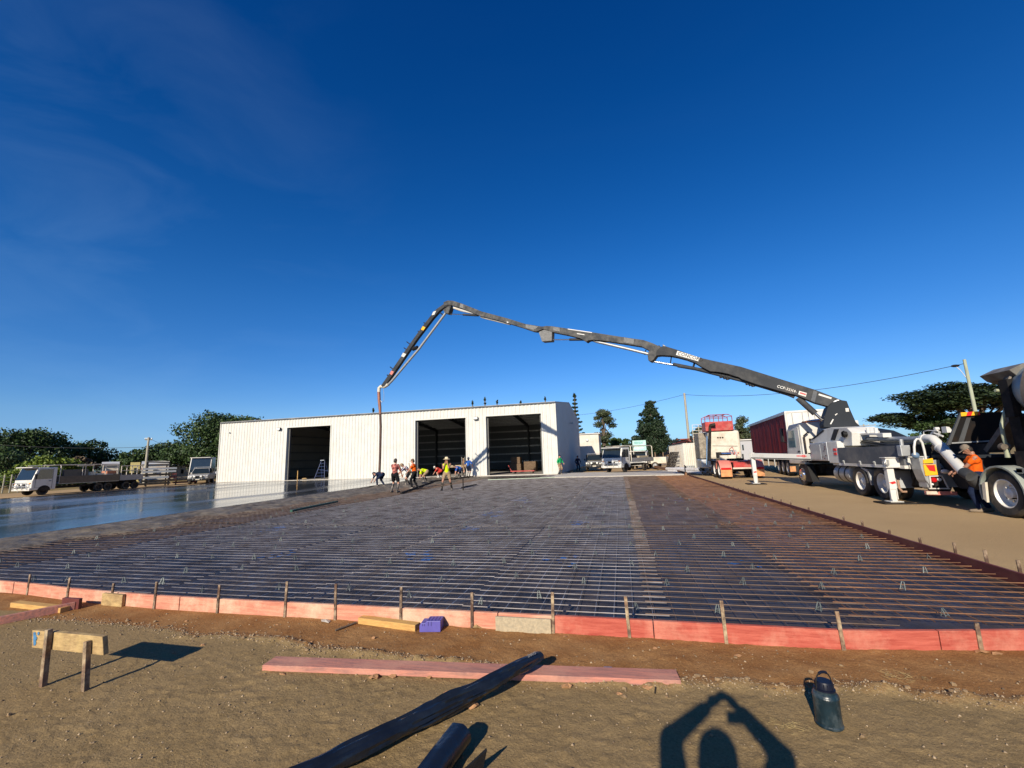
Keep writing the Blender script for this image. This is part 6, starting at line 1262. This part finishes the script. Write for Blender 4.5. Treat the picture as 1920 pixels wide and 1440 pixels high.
def person(label, loc, rz, lean=3, head=0, hip=.92, feet=((-.12, .02), (.12, -.04)), hands=((-.24, -.12, .80), (.24, -.12, .80)), top=c_blue, sleeve=.55, bottom=c_black, blen=.55, boot=c_boot, bootz=.26, hat=None, hatm=None, skin=skin_m, hair=True, s=1.0, vox=.017, elbow=None, twist=0, bare=False, eyes=False, group=None, tag_it=True, collar=None, hairr=.087, fat=1.):
    t = thing('person', label, 'person', loc, rz, group, world=False); t.scale = (s, s, s); q = R(lean); P = Vector((0, 0, hip))
    def up(d, l=lean): return Vector((0, -math.sin(R(l))*d, math.cos(R(l))*d))
    if lean > 35: P.y += .16
    ch = P+up(.30); nk = P+up(.50); hd = nk+up(.155, lean*.75-head); fwd = Vector((0, -math.cos(R(lean*.75-head)), -math.sin(R(lean*.75-head)))); hu = up(1, lean*.75-head)
    B = MB(); cap(B, P-Vector((.06, 0, 0)), P+Vector((.06, 0, 0)), .125, .125); cap(B, P, P+up(.18), .125, .118); cap(B, P+up(.18), ch+up(.06), .12, .14); cap(B, ch+up(.08)-Vector((.09, 0, 0)), ch+up(.08)+Vector((.09, 0, 0)), .115, .115); cap(B, nk-up(.06), nk+up(.05), .06, .056)
    cap(B, hd-hu*.02, hd+hu*.045, .083, .088); cap(B, hd-hu*.075+fwd*.03, hd-hu*.02+fwd*.02, .052, .068); cap(B, hd+fwd*.085-hu*.012, hd+fwd*.105-hu*.03, .014, .017, 6); cap(B, hd+fwd*.07+hu*.018-Vector((.04, 0, 0)), hd+fwd*.07+hu*.018+Vector((.04, 0, 0)), .018, .018, 6)
    for sx in (-1, 1): cap(B, hd+Vector((sx*.086, 0, 0))+hu*.012, hd+Vector((sx*.088, .012, 0))-hu*.02, .018, .013, 6)
    cap(B, hd+fwd*.083-hu*.055-Vector((.02, 0, 0)), hd+fwd*.083-hu*.055+Vector((.02, 0, 0)), .011, .011, 6)
    S = MB(); hx = MB(); cap(S, P+up(.02), P+up(.18), .142, .138); cap(S, P+up(.18), ch+up(.06), .14, .155); cap(S, ch+up(.08)-Vector((.10, 0, 0)), ch+up(.08)+Vector((.10, 0, 0)), .125, .125); cap(S, nk-up(.09), nk-up(.035), .085, .075)
    T_ = MB(); cap(T_, P-Vector((.06, 0, .02)), P+Vector((.06, 0, -.02)), .142, .142); cap(T_, P, P+up(.08), .14, .135); G = MB()
    for i, sx in enumerate((-1, 1)):
        sh = ch+up(.135)+Vector((sx*.195, 0, 0)); hp_ = Vector(hands[i]); ep = Vector((sx*.75, .5, -.35)) if elbow is None else Vector(elbow[i]); el, wr = ik(sh, hp_, .29, .265, ep)
        cap(B, sh, el, .056, .043); cap(B, el, wr, .044, .029); hand(hx, wr, el, -sx)
        if not bare: cap(S, sh-Vector((sx*.03, 0, 0)), sh.lerp(el, min(1, sleeve*1.6)), .078*fat, .064*fat)
        else: cap(S, sh-Vector((sx*.06, 0, 0)), sh-Vector((sx*.05, 0, .03)), .06, .06)
        if sleeve > .7: cap(S, el, el.lerp(wr, (sleeve-.7)/.3*.9), .06*fat, .045*fat)
        fx_, fy_ = feet[i]; an = Vector((fx_, fy_+.03, .09)); hpj = P+Vector((sx*.10, 0, -.04)); kn, an = ik(hpj, an, .425, .42, (sx*.12, -1, 0))
        cap(B, hpj, kn, .088, .058); cap(B, kn, kn.lerp(an, .35), .056, .058); cap(B, kn.lerp(an, .35), an, .058, .036); cap(B, an-Vector((0, -.03, .04)), an+Vector((sx*.02, -.15, -.055)), .04, .032)
        cap(T_, hpj, hpj.lerp(kn, min(1, blen*1.25)), .112, .098 if blen < .75 else .074)
        if blen > .8: cap(T_, kn, kn.lerp(an, .92), .075, .06)
        cap(G, an-Vector((0, -.035, .045)), an+Vector((sx*.02, -.165, -.05)), .052, .042); cap(G, an, an+Vector(((kn-an).normalized()*bootz)), .05, .062 if bootz > .2 else .052)
    body = fuse(B, 'body', skin, t, vox*.72, hx); fuse(S, 'shirt', top, t, vox); fuse(T_, 'trousers' if blen > .8 else 'shorts', bottom, t, vox); fuse(G, 'boots' if bootz > .12 else 'shoes', boot, t, vox*.8)
    if hair: H_ = MB(); cap(H_, hd-fwd*.03-hu*.01, hd-fwd*.012+hu*.06, hairr, hairr); fuse(H_, 'hair', hair_m, t, vox*.7)
    if hat == 'wide':
        K = MB(); K.lathe([(.001, .15), (.06, .148), (.088, .12), (.098, .05), (.13, .042), (.19, .03), (.195, .02), (.10, .03), (.09, .02)], hd+hu*.03, hu, 20, False); K.build('hat', hatm, t, True)
    elif hat == 'cap':
        K = MB(); K.lathe([(.001, .125), (.05, .118), (.085, .085), (.099, .03), (.099, .0)], hd+hu*.025, hu, 18, False); p = hd+hu*.035; x = Vector((1, 0, 0)); K.poly([p+fwd*.08-x*.075, p+fwd*.08+x*.075, p+fwd*.17+x*.055-hu*.015, p+fwd*.19-hu*.02, p+fwd*.17-x*.055-hu*.015], hu*.012); K.build('cap', hatm, t, True)
    if eyes:
        for sx in (-1, 1): K = MB(); K.ell(hd+fwd*.083+Vector((sx*.033, 0, 0))+hu*.004, .012, .008, .009, 8, 6); K.build('eye', hair_m, t, True)
    return t
def ground_at(px, py, z): p = PX(px, py, Z=z); return (p.x, p.y, z)
crew = 'crew placing concrete before the shed'
bent = ((-.22, -.42, .12), (.18, -.50, .10))
person('worker in navy clothes bent double beside the hanging hose', ground_at(713, 912, .13), R(-95), lean=88, head=-10, hip=.80, feet=((-.2, .15), (.2, -.12)), hands=((-.2, -.82, .04), (.15, -.75, .06)), top=c_navy, bottom=c_navy, blen=.95, hat='cap', hatm=c_navy, boot=c_gum, group=crew)
person('man in red patterned shirt and black shorts standing with his back to the camera', ground_at(740, 923.5, .1), R(176), lean=5, feet=((-.19, .05), (.2, -.05)), hands=((-.24, -.3, .82), (.2, -.36, .86)), top=c_maroon, bottom=c_black, boot=c_gum, bootz=.34, skin=skin_m, s=1.06, group=crew)
person('man in striped jersey leaning forward over a long tool', ground_at(763, 911, .1), R(-52), lean=46, head=-15, hip=.88, feet=((-.16, .18), (.18, -.15)), hands=((-.2, -.72, .62), (.16, -.60, .72)), top=c_stripe, bottom=c_black, hat='cap', hatm=c_tan, boot=c_gum, bootz=.34, s=1.04, group=crew)
person('man in hi-vis orange shirt and dark trousers holding a shovel upright', ground_at(777, 916.5, .1), R(-80), lean=10, feet=((-.14, .12), (.14, -.12)), hands=((-.18, -.42, 1.12), (.16, -.40, .92)), top=c_orange, sleeve=.3, bottom=c_black, blen=.95, hat='cap', hatm=c_brown, boot=c_gum, bootz=.3, s=1.04, group=crew)
person('worker in yellow green hi-vis shirt and tan shorts bending low to the left', ground_at(797, 905, .1), R(-72), lean=78, head=-5, hip=.84, feet=((-.18, .14), (.18, -.12)), hands=bent, top=c_hiviz, bottom=c_tan, blen=.6, boot=c_gum, bootz=.34, group=crew)
person('worker in red shirt crouching far back before the middle doorway', ground_at(824, 896, .1), R(-70), lean=62, head=-10, hip=.66, feet=((-.18, .1), (.2, -.1)), hands=((-.2, -.62, .25), (.16, -.6, .3)), top=c_red, bottom=c_red, boot=c_white, bootz=.2, hat='cap', hatm=c_white, group=crew)
person('man in bright yellow sleeveless shirt and straw hat standing with hands raised to his chin', ground_at(838, 919.5, .1), R(14), lean=2, feet=((-.26, -.06), (.24, .12)), hands=((-.07, -.22, 1.38), (.07, -.22, 1.42)), top=c_hiviz, bare=True, bottom=c_tan, blen=.45, boot=c_gum, bootz=.36, hat='wide', hatm=c_hat, skin=skin_dark, s=1.03, eyes=True, elbow=((-.35, .1, -1), (.35, .1, -1)), group=crew)
person('worker in blue shirt bending low right of the yellow shirted man', ground_at(862, 897.5, .1), R(-60), lean=74, head=-5, hip=.84, feet=((-.2, .15), (.2, -.15)), hands=bent, top=c_blue, bottom=c_navy, blen=.6, boot=c_gum, bootz=.34, group=crew)
person('man in brown shirt standing half hidden left of the blue shirted man', ground_at(868, 892.5, .13), R(120), lean=6, hands=((-.24, -.2, .85), (.22, -.25, .9)), top=c_brown, bottom=c_tan, blen=.5, hat='cap', hatm=c_tan, group=crew)
person('man in blue shirt and white cap standing by the wall between two doorways', ground_at(878.5, 894.5, .12), R(165), lean=4, hands=((-.26, -.25, .95), (.3, -.22, .98)), top=c_blue, bottom=c_navy, blen=.6, hat='cap', hatm=c_white, boot=c_gum, bootz=.34, s=1.05, group=crew)
person('man in bright green shirt and tan shorts standing at the right shed corner', ground_at(1050, 889.5, .15), R(60), lean=3, hands=((-.24, -.1, .84), (.22, -.28, .95)), top=c_green, sleeve=.95, bottom=c_tan, blen=.7, hat='cap', hatm=c_navy, boot=c_gum, bootz=.34, s=1.0)
person('person in dark clothes standing by the dark ute', (-4.5, 48.6, 0), R(30), hands=((-.24, -.1, .84), (.22, -.2, .9)), top=c_navy, sleeve=.95, bottom=c_navy, blen=.95, hat='cap', hatm=c_navy)
person('man in orange hi-vis shirt and grey cap bending to the hopper outlet beside the mixer', ground_at(1846, 960, 0), R(-112), lean=1, head=-30, feet=((-.13, .10), (.13, -.12)), hands=((-.16, -.40, 1.0), (.05, -.38, .98)), top=c_orange, sleeve=.34, bottom=c_navy, blen=.96, hat='cap', hatm=c_cap, boot=mat('tan_work_boot', (.20, .15, .10), .8, var=.2), bootz=.14, vox=.013, s=1.0, eyes=True, skin=skin_dark)
# tools in use
def tool(label, name, a, b_, r, mt, head=None, cat='tool'):
    t = thing(name, label, cat, tuple(Vector(a))); MB().tube([a, b_], r, 7).build('handle', mt, t, True)
    if head: MB().bar(Vector(b_)-Vector(head), Vector(b_)+Vector(head), .14, .04).build('blade', dark_frame, t)
tool('shovel handle held upright by the man in orange', 'shovel', PX(766.5, 868, Y=25.0), PX(774, 914, Y=25.0), .022, timber_dirty, (.1, 0, .04), 'shovel')
tool('long rake handle held by the man in the striped jersey', 'rake', PX(757, 889, Y=27.6), PX(739, 900, Y=27.0), .02, timber_dirty, (.25, .1, 0), 'rake')
def screed(label, a, b_, w_=.1, h=.08, mt=dark_frame, nm='screed_board', cat='screed'): tag(MB().bar(a, b_, w_, h).build(nm, mt), label, cat)
screed('long dark screed board lying on fresh concrete below the orange shirted man', PX(752, 924.5, Z=.16), PX(816, 902, Z=.18)); screed('dark screed board lying on fresh concrete before the middle doorway', PX(806, 903, Z=.2), PX(886, 893.5, Z=.2))
screed('dark screed rod on the slab edge below the navy bent worker', PX(676, 915.5, Z=.17), PX(716, 908.5, Z=.17), .08, .06); screed('dark rod lying on the mesh right of the yellow shirted man', PX(866, 914, Z=.13), PX(893, 908.5, Z=.13), .08, .06)
screed('green painted straightedge lying on the mesh beside the fresh concrete', PX(546, 958, Z=.19), PX(632, 940.5, Z=.19), .09, .07, mat('dark_green_paint', (.012, .075, .05), .5, var=.1), 'straightedge', 'straightedge'); screed('long pale green straightedge lying on mesh before the right doorway', PX(915, 899.5, Z=.14), PX(1080, 893.5, Z=.14), .08, .05, mat('pale_green_paint', (.45, .52, .40), .5), 'straightedge', 'straightedge')
tag(MB().box(-8.3, -8.25, 22.6, 22.65, .05, .75).build('level_stake', dark_frame), 'dark thin stake standing in the mesh right of the yellow shirted man', 'stake')

# the photographer, whose shadow falls on the dirt: both hands hold the phone overhead, the phone just behind the lens
LS = Vector((math.sin(SUN_AZ), math.cos(SUN_AZ), 0))
ph = Vector((.05, -.016, CAM_H-.005))
tag(MB().box(ph.x-.085, ph.x+.085, ph.y-.009, ph.y, ph.z-.04, ph.z+.04).build('phone', black, bevel=.004), 'black phone held up by the photographer', 'phone')
HX = Vector((-.13, -.21, 0))
photographer = person('photographer standing behind the view with both arms raised around his head', (HX.x, HX.y, 0), R(180), lean=2, hip=.785, s=1.1, feet=((-.14, .02), (.14, 0)), hands=((-.15, -.115, 1.665), (.03, -.115, 1.665)), elbow=((-1, 0, .05), (1, 0, .05)), top=c_grey, bottom=c_navy, blen=.6, vox=.013, hairr=.10, sleeve=1., fat=1.0)


# ------------------------------------------------------------------ things on the dirt in front
t = thing('profile_hurdle', 'tan timber profile board with blue paint nailed to two pegs', 'profile board', tuple(PX(120, 1287, Z=0)))
YP = 2.99
q = [PX(66, 1180, Y=YP), PX(197, 1192, Y=YP), PX(199, 1227, Y=YP), PX(65, 1212.5, Y=YP)]
hb = MB().poly(q, (0, .042, 0)).build('board', timber_dirty, t, bevel=.004)
bl_ = MB(); c0 = q[0]+(q[1]-q[0])*.045-Vector((0, .0225, 0)); 
for k, (dx, dz, r) in enumerate([(.0, -.03, .016), (.008, -.05, .018), (.015, -.075, .02), (.02, -.10, .016), (.028, -.06, .012), (.05, -.02, .012)]): bl_.add([(c0.x+dx+math.cos(j*.7)*r*(1+.3*math.sin(j*2.3)), c0.y-.0006*k, c0.z+dz+math.sin(j*.7)*r*1.2) for j in range(9)], [tuple(range(9))])
bl_.build('paint_mark', mat('faded_blue_paint', (.06, .20, .38), .8, var=.2, vs=30), hb)
for (tx, ty, bx, by) in ((92, 1180, 82, 1280), (164, 1202, 160, 1297)):
    g = PX(bx, by, Z=0); top_ = PX(tx, ty, Y=g.y); g2 = Vector((g.x, YP-.045, 0)); sc_ = (YP-.045)/g.y
    b = MB(); b.bar((PX(bx, by-2, Y=YP-.045).x, YP-.045, -.03), PX(tx, ty, Y=YP-.045), .036, .04, up=(0, 1, 0)); b.build('peg', peg_wood, t, bevel=.003)
A_, B_ = PX(491, 1259, Z=0), PX(1278, 1289.5, Z=0); dv = (B_-A_).normalized(); nv = Vector((-dv.y, dv.x, 0)); b = MB(); hh = .05; wv = .175
pts = [A_, B_, B_+nv*wv, A_+nv*wv+dv*.0]; b.add([(p.x, p.y, .004) for p in pts]+[(p.x, p.y, hh) for p in pts], [(0, 3, 2, 1), (4, 5, 6, 7), (0, 1, 5, 4), (1, 2, 6, 5), (2, 3, 7, 6), (3, 0, 4, 7)])
tag(b.build('plank', board_plank, bevel=.004), 'long weathered pink plank lying flat under the black film roll', 'plank')
# black film roll over the plank, a second roll end and a scrap of film
def film_roll(name, label, path, radii, seed, lab=None, squash=.82, crumple=1.):
    rg = np.random.default_rng(seed); P = [Vector(p) for p in path]; n = 36; K = 130; V = []; 
    L_ = [0]
    for a, c in zip(P, P[1:]): L_.append(L_[-1]+(c-a).length)
    T_ = np.linspace(0, L_[-1], K); px_ = [np.interp(T_, L_, [p[i] for p in P]) for i in range(3)]; rr = np.interp(T_, L_, radii)
    if True:
        ker = np.ones(7)/7
        for i in range(3): e = np.pad(px_[i], 3, mode='edge'); px_[i] = np.convolve(e, ker, 'valid') if len(P) > 2 else px_[i]
    C = np.stack(px_, -1); F_ = []
    for i in range(K):
        d = Vector(C[min(i+1, K-1)]-C[max(i-1, 0)]).normalized(); x = d.cross(Vector((0, 0, 1))).normalized(); y = x.cross(d)
        for j in range(n):
            a = 2*math.pi*j/n; jj = j if j < n/2 else n-j; w_ = 1+crumple*(.34*float(noise2(np.array([T_[i]*1.3+20]), np.array([jj*.22+50]), 1.6, seed)[0])+.34*float(noise2(np.array([T_[i]*4.2+9]), np.array([jj*.42+5]), 1.4, seed+1)[0])-.30*abs(float(noise2(np.array([T_[i]*2.4+jj*.18+30]), np.array([jj*.2+7]), 1.7, seed+2)[0])))
            seam = .16*math.exp(-((a-2.0-.25*math.sin(T_[i]*3))/.18)**2)
            V.append(Vector(C[i])+(x*math.cos(a)+y*math.sin(a)*squash)*rr[i]*(w_+seam))
        if i: 
            for j in range(n): q_ = (j+1) % n; F_.append(((i-1)*n+j, (i-1)*n+q_, i*n+q_, i*n+j))
    b = MB(); b.add(V, F_)
    for e, i in ((0, 0), (1, K-1)):      # wound end: rings stepping inward
        o = i*n; prev = [o+j for j in range(n)]; c = Vector(C[i]); d = Vector(C[i]-C[i-1 if i else 1]).normalized()
        for s_, dp in ((.78, -.006), (.6, .004), (.42, -.03), (.3, -.12)):
            st = len(b.v); b.v += [tuple(c+(V[o+j]-c)*s_+d*dp) for j in range(n)]
            for j in range(n): q_ = (j+1) % n; b.f.append((prev[j], prev[q_], st+q_, st+j))
            prev = [st+j for j in range(n)]
        b.f.append(tuple(prev))
    o = b.build(name, poly_black, None, True); return tag(o, label, 'film roll')
r1 = film_roll('film_roll', 'long wrinkled roll of black plastic film resting across the pink plank', [PX(520, 1475, Z=.058), PX(655, 1412, Z=.058), PX(808, 1338, Z=.065), PX(905, 1288, Z=.108), PX(955, 1260, Z=.125), PX(1016, 1228, Z=.14)], [.058, .060, .064, .066, .058, .040], 3, crumple=1.15)
e0 = PX(990, 1233, Z=.185); e1 = PX(1012, 1223, Z=.185); xd = e1-e0; tb = text_mb('SMATS', e0, xd, Vector((-xd.y, xd.x, .8)), .03, .001); tb.build('lettering', galv, r1)
film_roll('film_roll', 'short smooth roll of black film cut by the bottom edge', [PX(775, 1500, Z=.075), PX(822, 1432, Z=.08), PX(864, 1378, Z=.085)], [.072, .072, .072], 8, squash=.95, crumple=.12)
b = MB(); g0, g1, g2, g3 = PX(860, 1450, Z=.05), PX(912, 1402, Z=.14), PX(905, 1440, Z=.02), PX(850, 1470, Z=.02); b.add([g0, g1, g2, g3, g0+Vector((0, 0, -.015)), g1+Vector((.004, 0, -.012)), g2+Vector((0, 0, -.012)), g3+Vector((0, 0, -.012))], [(0, 1, 2), (0, 2, 3), (4, 6, 5), (4, 7, 6), (0, 4, 5, 1), (1, 5, 6, 2), (2, 6, 7, 3), (3, 7, 4, 0)]); tag(b.build('film_scrap', poly_black), 'folded scrap of black film beside the short roll', 'film scrap')
def lying(name, label, cat, a, c, wd, ht, mt, away=True, bev=.004, z=.0):
    a, c = Vector(a), Vector(c); d = (c-a).normalized(); n_ = Vector((-d.y, d.x, 0)); n_.normalize(); b = MB(); ps = [a, c, c+n_*wd, a+n_*wd]
    b.add([(p.x, p.y, p.z+z) for p in ps]+[(p.x, p.y, p.z+z+ht) for p in ps], [(0, 3, 2, 1), (4, 5, 6, 7), (0, 1, 5, 4), (1, 2, 6, 5), (2, 3, 7, 6), (3, 0, 4, 7)]); return tag(b.build(name, mt, bevel=bev), label, cat)
lying('timber_block', 'yellow pine offcut lying against the pink front form', 'timber', PX(671, 1170, Z=0), PX(778, 1185, Z=0), .095, .065, timber)
g = PX(788, 1185, Z=0); rz = R(-6); b = MB(); bx0 = MB()
pr_ = [(0, 0), (.22, 0), (.22, .105), (.075, .105), (.058, .085), (.012, .085), (0, .06)]
b.poly([(x, .075, z) for x, z in pr_], (0, .15, 0)); 
Mx = Matrix.Translation(Vector((g.x, g.y-.02, .004))) @ Matrix.Rotation(R(10), 4, 'Z'); b.xf(Mx); bo = b.build('plastic_block', purple, bevel=.004); tag(bo, 'stepped purple plastic block with grooves beside the yellow timber', 'block')
b = MB()
for x in (.085, .12, .155, .19): b.box(x, x+.008, .02, .13, .1055, .1075)
for x in (.03, .05, .09, .12): b.box(x, x+.006, -.003, -.0005, .06, .10 if x > .08 else .08)
b.xf(Mx); b.build('groove', mat('dark_purple', (.05, .04, .19), .5), bo)
lying('timber_block', 'yellow pine offcut half hidden behind the dark plank at far left', 'timber', PX(18, 1139, Z=0), PX(112, 1150, Z=0), .10, .06, timber)
lying('plank', 'dark pink plank running out of the photo at the left edge', 'plank', PX(-30, 1178, Z=0), PX(140, 1143, Z=0), .05, .09, board_plank); lying('timber_block', 'dark red end block on the plank at far left', 'timber', PX(114, 1141, Z=0), PX(146, 1143, Z=0), .04, .13, board_dark)
# jug
g = PX(1567, 1376, Z=0); jug = thing('water_jug', 'scratched dark teal water jug with navy lid and wire handle', 'water jug', (g.x, g.y+.08, 0)); c = (g.x, g.y+.08, .004)
b = MB(); b.lathe([(.001, 0), (.100, 0), (.112, .004), (.116, .012), (.116, .02), (.110, .026), (.109, .19), (.112, .205), (.108, .222), (.098, .232), (.088, .238), (.088, .25), (.001, .25)], c, 'z', 40, False); jb = b.build('body', jug_blue, jug, True)
b = MB(); b.lathe([(.1165, .008), (.1175, .014), (.1165, .02)], c, 'z', 40, False); b.build('base_rim', jug_blue, jb, True); b = MB(); b.lathe([(.1085, .2), (.1135, .208), (.1085, .216)], c, 'z', 40, False); b.build('shoulder_rim', jug_blue, jb, True)
b = MB(); b.lathe([(.09, .251), (.09, .26), (.078, .264), (.074, .305), (.068, .312), (.001, .312)], c, 'z', 32, False); 
for k in range(16): a = k*math.pi/8; b.bar((c[0]+.075*math.cos(a), c[1]+.075*math.sin(a), .27), (c[0]+.075*math.cos(a), c[1]+.075*math.sin(a), .305), .008, .008)
b.build('lid', jug_navy, jug, True)
b = MB(); ha = R(200); hx_, hy_ = math.cos(ha), math.sin(ha); pts = []
for k in range(13):
    a = math.pi*k/12; pts.append((c[0]+hx_*.085*math.cos(a), c[1]+hy_*.085*math.cos(a),   .25+.125*math.sin(a)**.6))
b.tube(pts, .006, 8); b.build('handle', dark_frame, jug, True); b = MB(); b.tube(pts[4:9], .011, 8); b.build('grip', jug_navy, jug, True); jug.scale = (.66, .66, .84)
# bits
def scrap(name, label, cat, px, py, r, mt, h=.02, seed=0, group=None, z=0):
    g = PX(px, py, Z=z); rg = random.Random(seed); b = MB(); n = 9; a0 = rg.uniform(0, 6)
    vs = [(g.x+r*rg.uniform(.6, 1.2)*math.cos(a0+6.283*j/n), g.y+r*.7*rg.uniform(.6, 1.2)*math.sin(a0+6.283*j/n), z+rg.uniform(.002, h)) for j in range(n)]; b.add(vs+[(g.x, g.y, z+h*1.1)]+[(v[0], v[1], v[2]-.004) for v in vs], [(j, (j+1) % n, n) for j in range(n)]+[(j, n+1+j, n+1+(j+1) % n, (j+1) % n) for j in range(n)]+[tuple(range(2*n, n, -1))])
    return tag(b.build(name, mt), label, cat, group)
scrap('stone_chip', 'flat pale stone chip by the peg left of the yellow timber', 'stone', 610, 1167, .06, concrete_pale, .03, 1); scrap('paper_scrap', 'crumpled tan paper below the peg left of the chipboard patch', 'paper', 893, 1177, .07, timber_dirty, .04, 2); scrap('concrete_lump', 'round tan clod beside the crumpled paper', 'clod', 906, 1174, .03, timber_grey, .045, 3)
tag(MB().tube([PX(629, 1182, Z=.012), PX(668, 1167, Z=.015)], .010, 6).build('stick', bark), 'dark stick lying at the left end of the yellow timber', 'stick')
b = MB(); g = PX(1140, 1254, Z=.016); b.lathe([(.001, -.035), (.014, -.034), (.016, -.02), (.016, .02), (.014, .034), (.001, .035)], g, Vector((1, .1, 0)), 12, False); tag(b.build('crushed_can', mat('can_silver_blue', (.35, .42, .55), .3, .7, var=.2, vs=30), None, True), 'tiny silver blue can lying behind the pink plank', 'can')
tag(MB().tube([PX(1228, 1300, Z=.005), PX(1229, 1288, Z=.03)], .006, 5).build('nail', dark_frame), 'thin dark nail standing under the right end of the pink plank', 'nail')
for k, (px, py, r) in enumerate([(530,1266,.03),(700,1272,.05),(735,1270,.04),(700,1197,.03),(350,1165,.022),(1002,1200,.02),(1060,1195,.025),(1228,1217,.03),(1382,1231,.035),(1168,1160,.04),(1160,1302,.025),(840,1305,.05),(885,1326,.055),(805,1271,.03),(1065,1288,.045),(1215,1291,.04),(1840,1224,.05),(1870,1228,.04),(520,1172,.02),(585,1204,.02),(380,1210,.02),(1150,1190,.02),(1690,1300,.02)]):
    scrap('dry_leaf', 'curled dry brown leaf or bark flake lying on the dirt', 'dry leaf', px, py, r, leaf_dry, r*.55, 60+k, 'dry leaves on the dirt')
for k, (px, py, sd_) in enumerate([(1480, 1368, 4), (1690, 1275, 5)]):
    g = PX(px, py, Z=0); rg = random.Random(sd_); b = MB()
    for j in range(46): x, y = g.x+rg.gauss(0, .07), g.y+rg.gauss(0, .035); a = rg.uniform(0, 3.14); l = rg.uniform(.02, .06); b.tube([(x, y, .012+rg.uniform(0, .01)), (x+math.cos(a)*l, y+math.sin(a)*l, .012+rg.uniform(0, .015))],   .0009, 4)
    tag(b.build('straw_wisp', straw), ['pale yellow straw wisp left of the water jug', 'pale yellow straw wisp on the red soil right of the water jug'][k], 'straw', kind='stuff')
# gravel: loose stones on dirt and along the ridge where red soil meets packed dirt
rg = np.random.default_rng(12); n = 9000; x = rg.uniform(-7.5, 3.6, n); y = 1.5+3.1*rg.random(n)**.9; m_ = rg.random(n) < .42; x2 = rg.uniform(-7.5, 3.6, n); y2 = soil_edge(x2)+rg.normal(0, .06, n); x = np.where(m_, x2, x); y = np.where(m_, y2, y)
ok = (y < 4.6) & (y > 1.4); x, y = x[ok], y[ok]; n = len(x); r = .0022+.0095*rg.random(n)**3.6+np.where(m_[ok], .003*rg.random(n), 0); z = ground_z(x, y)+r*.2
octa = np.array([(1, 0, 0), (0, 1, 0), (-1, 0, 0), (0, -1, 0), (0, 0, .75), (0, 0, -.6)]); of = np.array([(0, 1, 4), (1, 2, 4), (2, 3, 4), (3, 0, 4), (1, 0, 5), (2, 1, 5), (3, 2, 5), (0, 3, 5)])
ang = rg.uniform(0, 6.28, n); ca, sa = np.cos(ang), np.sin(ang); V = octa[None]*(r[:, None, None]*rg.uniform(.6, 1.4, (n, 6, 1))); V = np.stack([V[..., 0]*ca[:, None]-V[..., 1]*sa[:, None], V[..., 0]*sa[:, None]+V[..., 1]*ca[:, None], V[..., 2]], -1)+np.stack([x, y, z], -1)[:, None]
gr_m = bpy.data.materials.new('gravel'); gr_m.use_nodes = True; t_ = gr_m.node_tree; g_ = t_.nodes.new('ShaderNodeNewGeometry'); r_ = t_.nodes.new('ShaderNodeValToRGB'); r_.color_ramp.elements[0].color = (.10, .065, .038, 1); r_.color_ramp.elements[1].color = (.40, .30, .19, 1)
t_.links.new(g_.outputs['Random Per Island'], r_.inputs['Fac']); t_.links.new(r_.outputs[0], t_.nodes['Principled BSDF'].inputs['Base Color']); t_.nodes['Principled BSDF'].inputs['Roughness'].default_value = .9
go = link('gravel', raw_mesh('gravel', V.reshape(-1, 3), (of[None]+6*np.arange(n)[:, None, None]).reshape(-1, 3), gr_m)); tag(go, 'loose grit and small stones over the dirt', 'gravel', kind='stuff')
# clods: bigger crumbs of dry soil lying along the ridge and on the dirt
rg = random.Random(77); clod_m = mat('dry_clod', (.27, .185, .10), .95, col2=(.15, .095, .05), vs=30, bump=.4, bs=60)
for k in range(64):
    x = rg.uniform(-6.5, 2.6); on = rg.random() < .7; y = float(soil_edge(np.array([x]))[0])+rg.gauss(0, .09) if on else rg.uniform(2.2, 4.4); r = rg.uniform(.008, .02); b = MB(); b.ell((x, y, float(ground_z(np.array([x]), np.array([y]))[0])+r*.35), r*rg.uniform(.8, 1.5), r*rg.uniform(.7, 1.2), r*.75, 7, 5); b.v = [(v[0]+rg.gauss(0, r*.13), v[1]+rg.gauss(0, r*.13), v[2]+rg.gauss(0, r*.1)) for v in b.v]
    tag(b.build('clod', clod_m), 'small dry clod of earth lying where the red soil meets the packed dirt' if on else 'small dry clod of earth lying on the open packed dirt', 'clod', 'clods along the soil ridge' if on else 'clods on the open dirt')
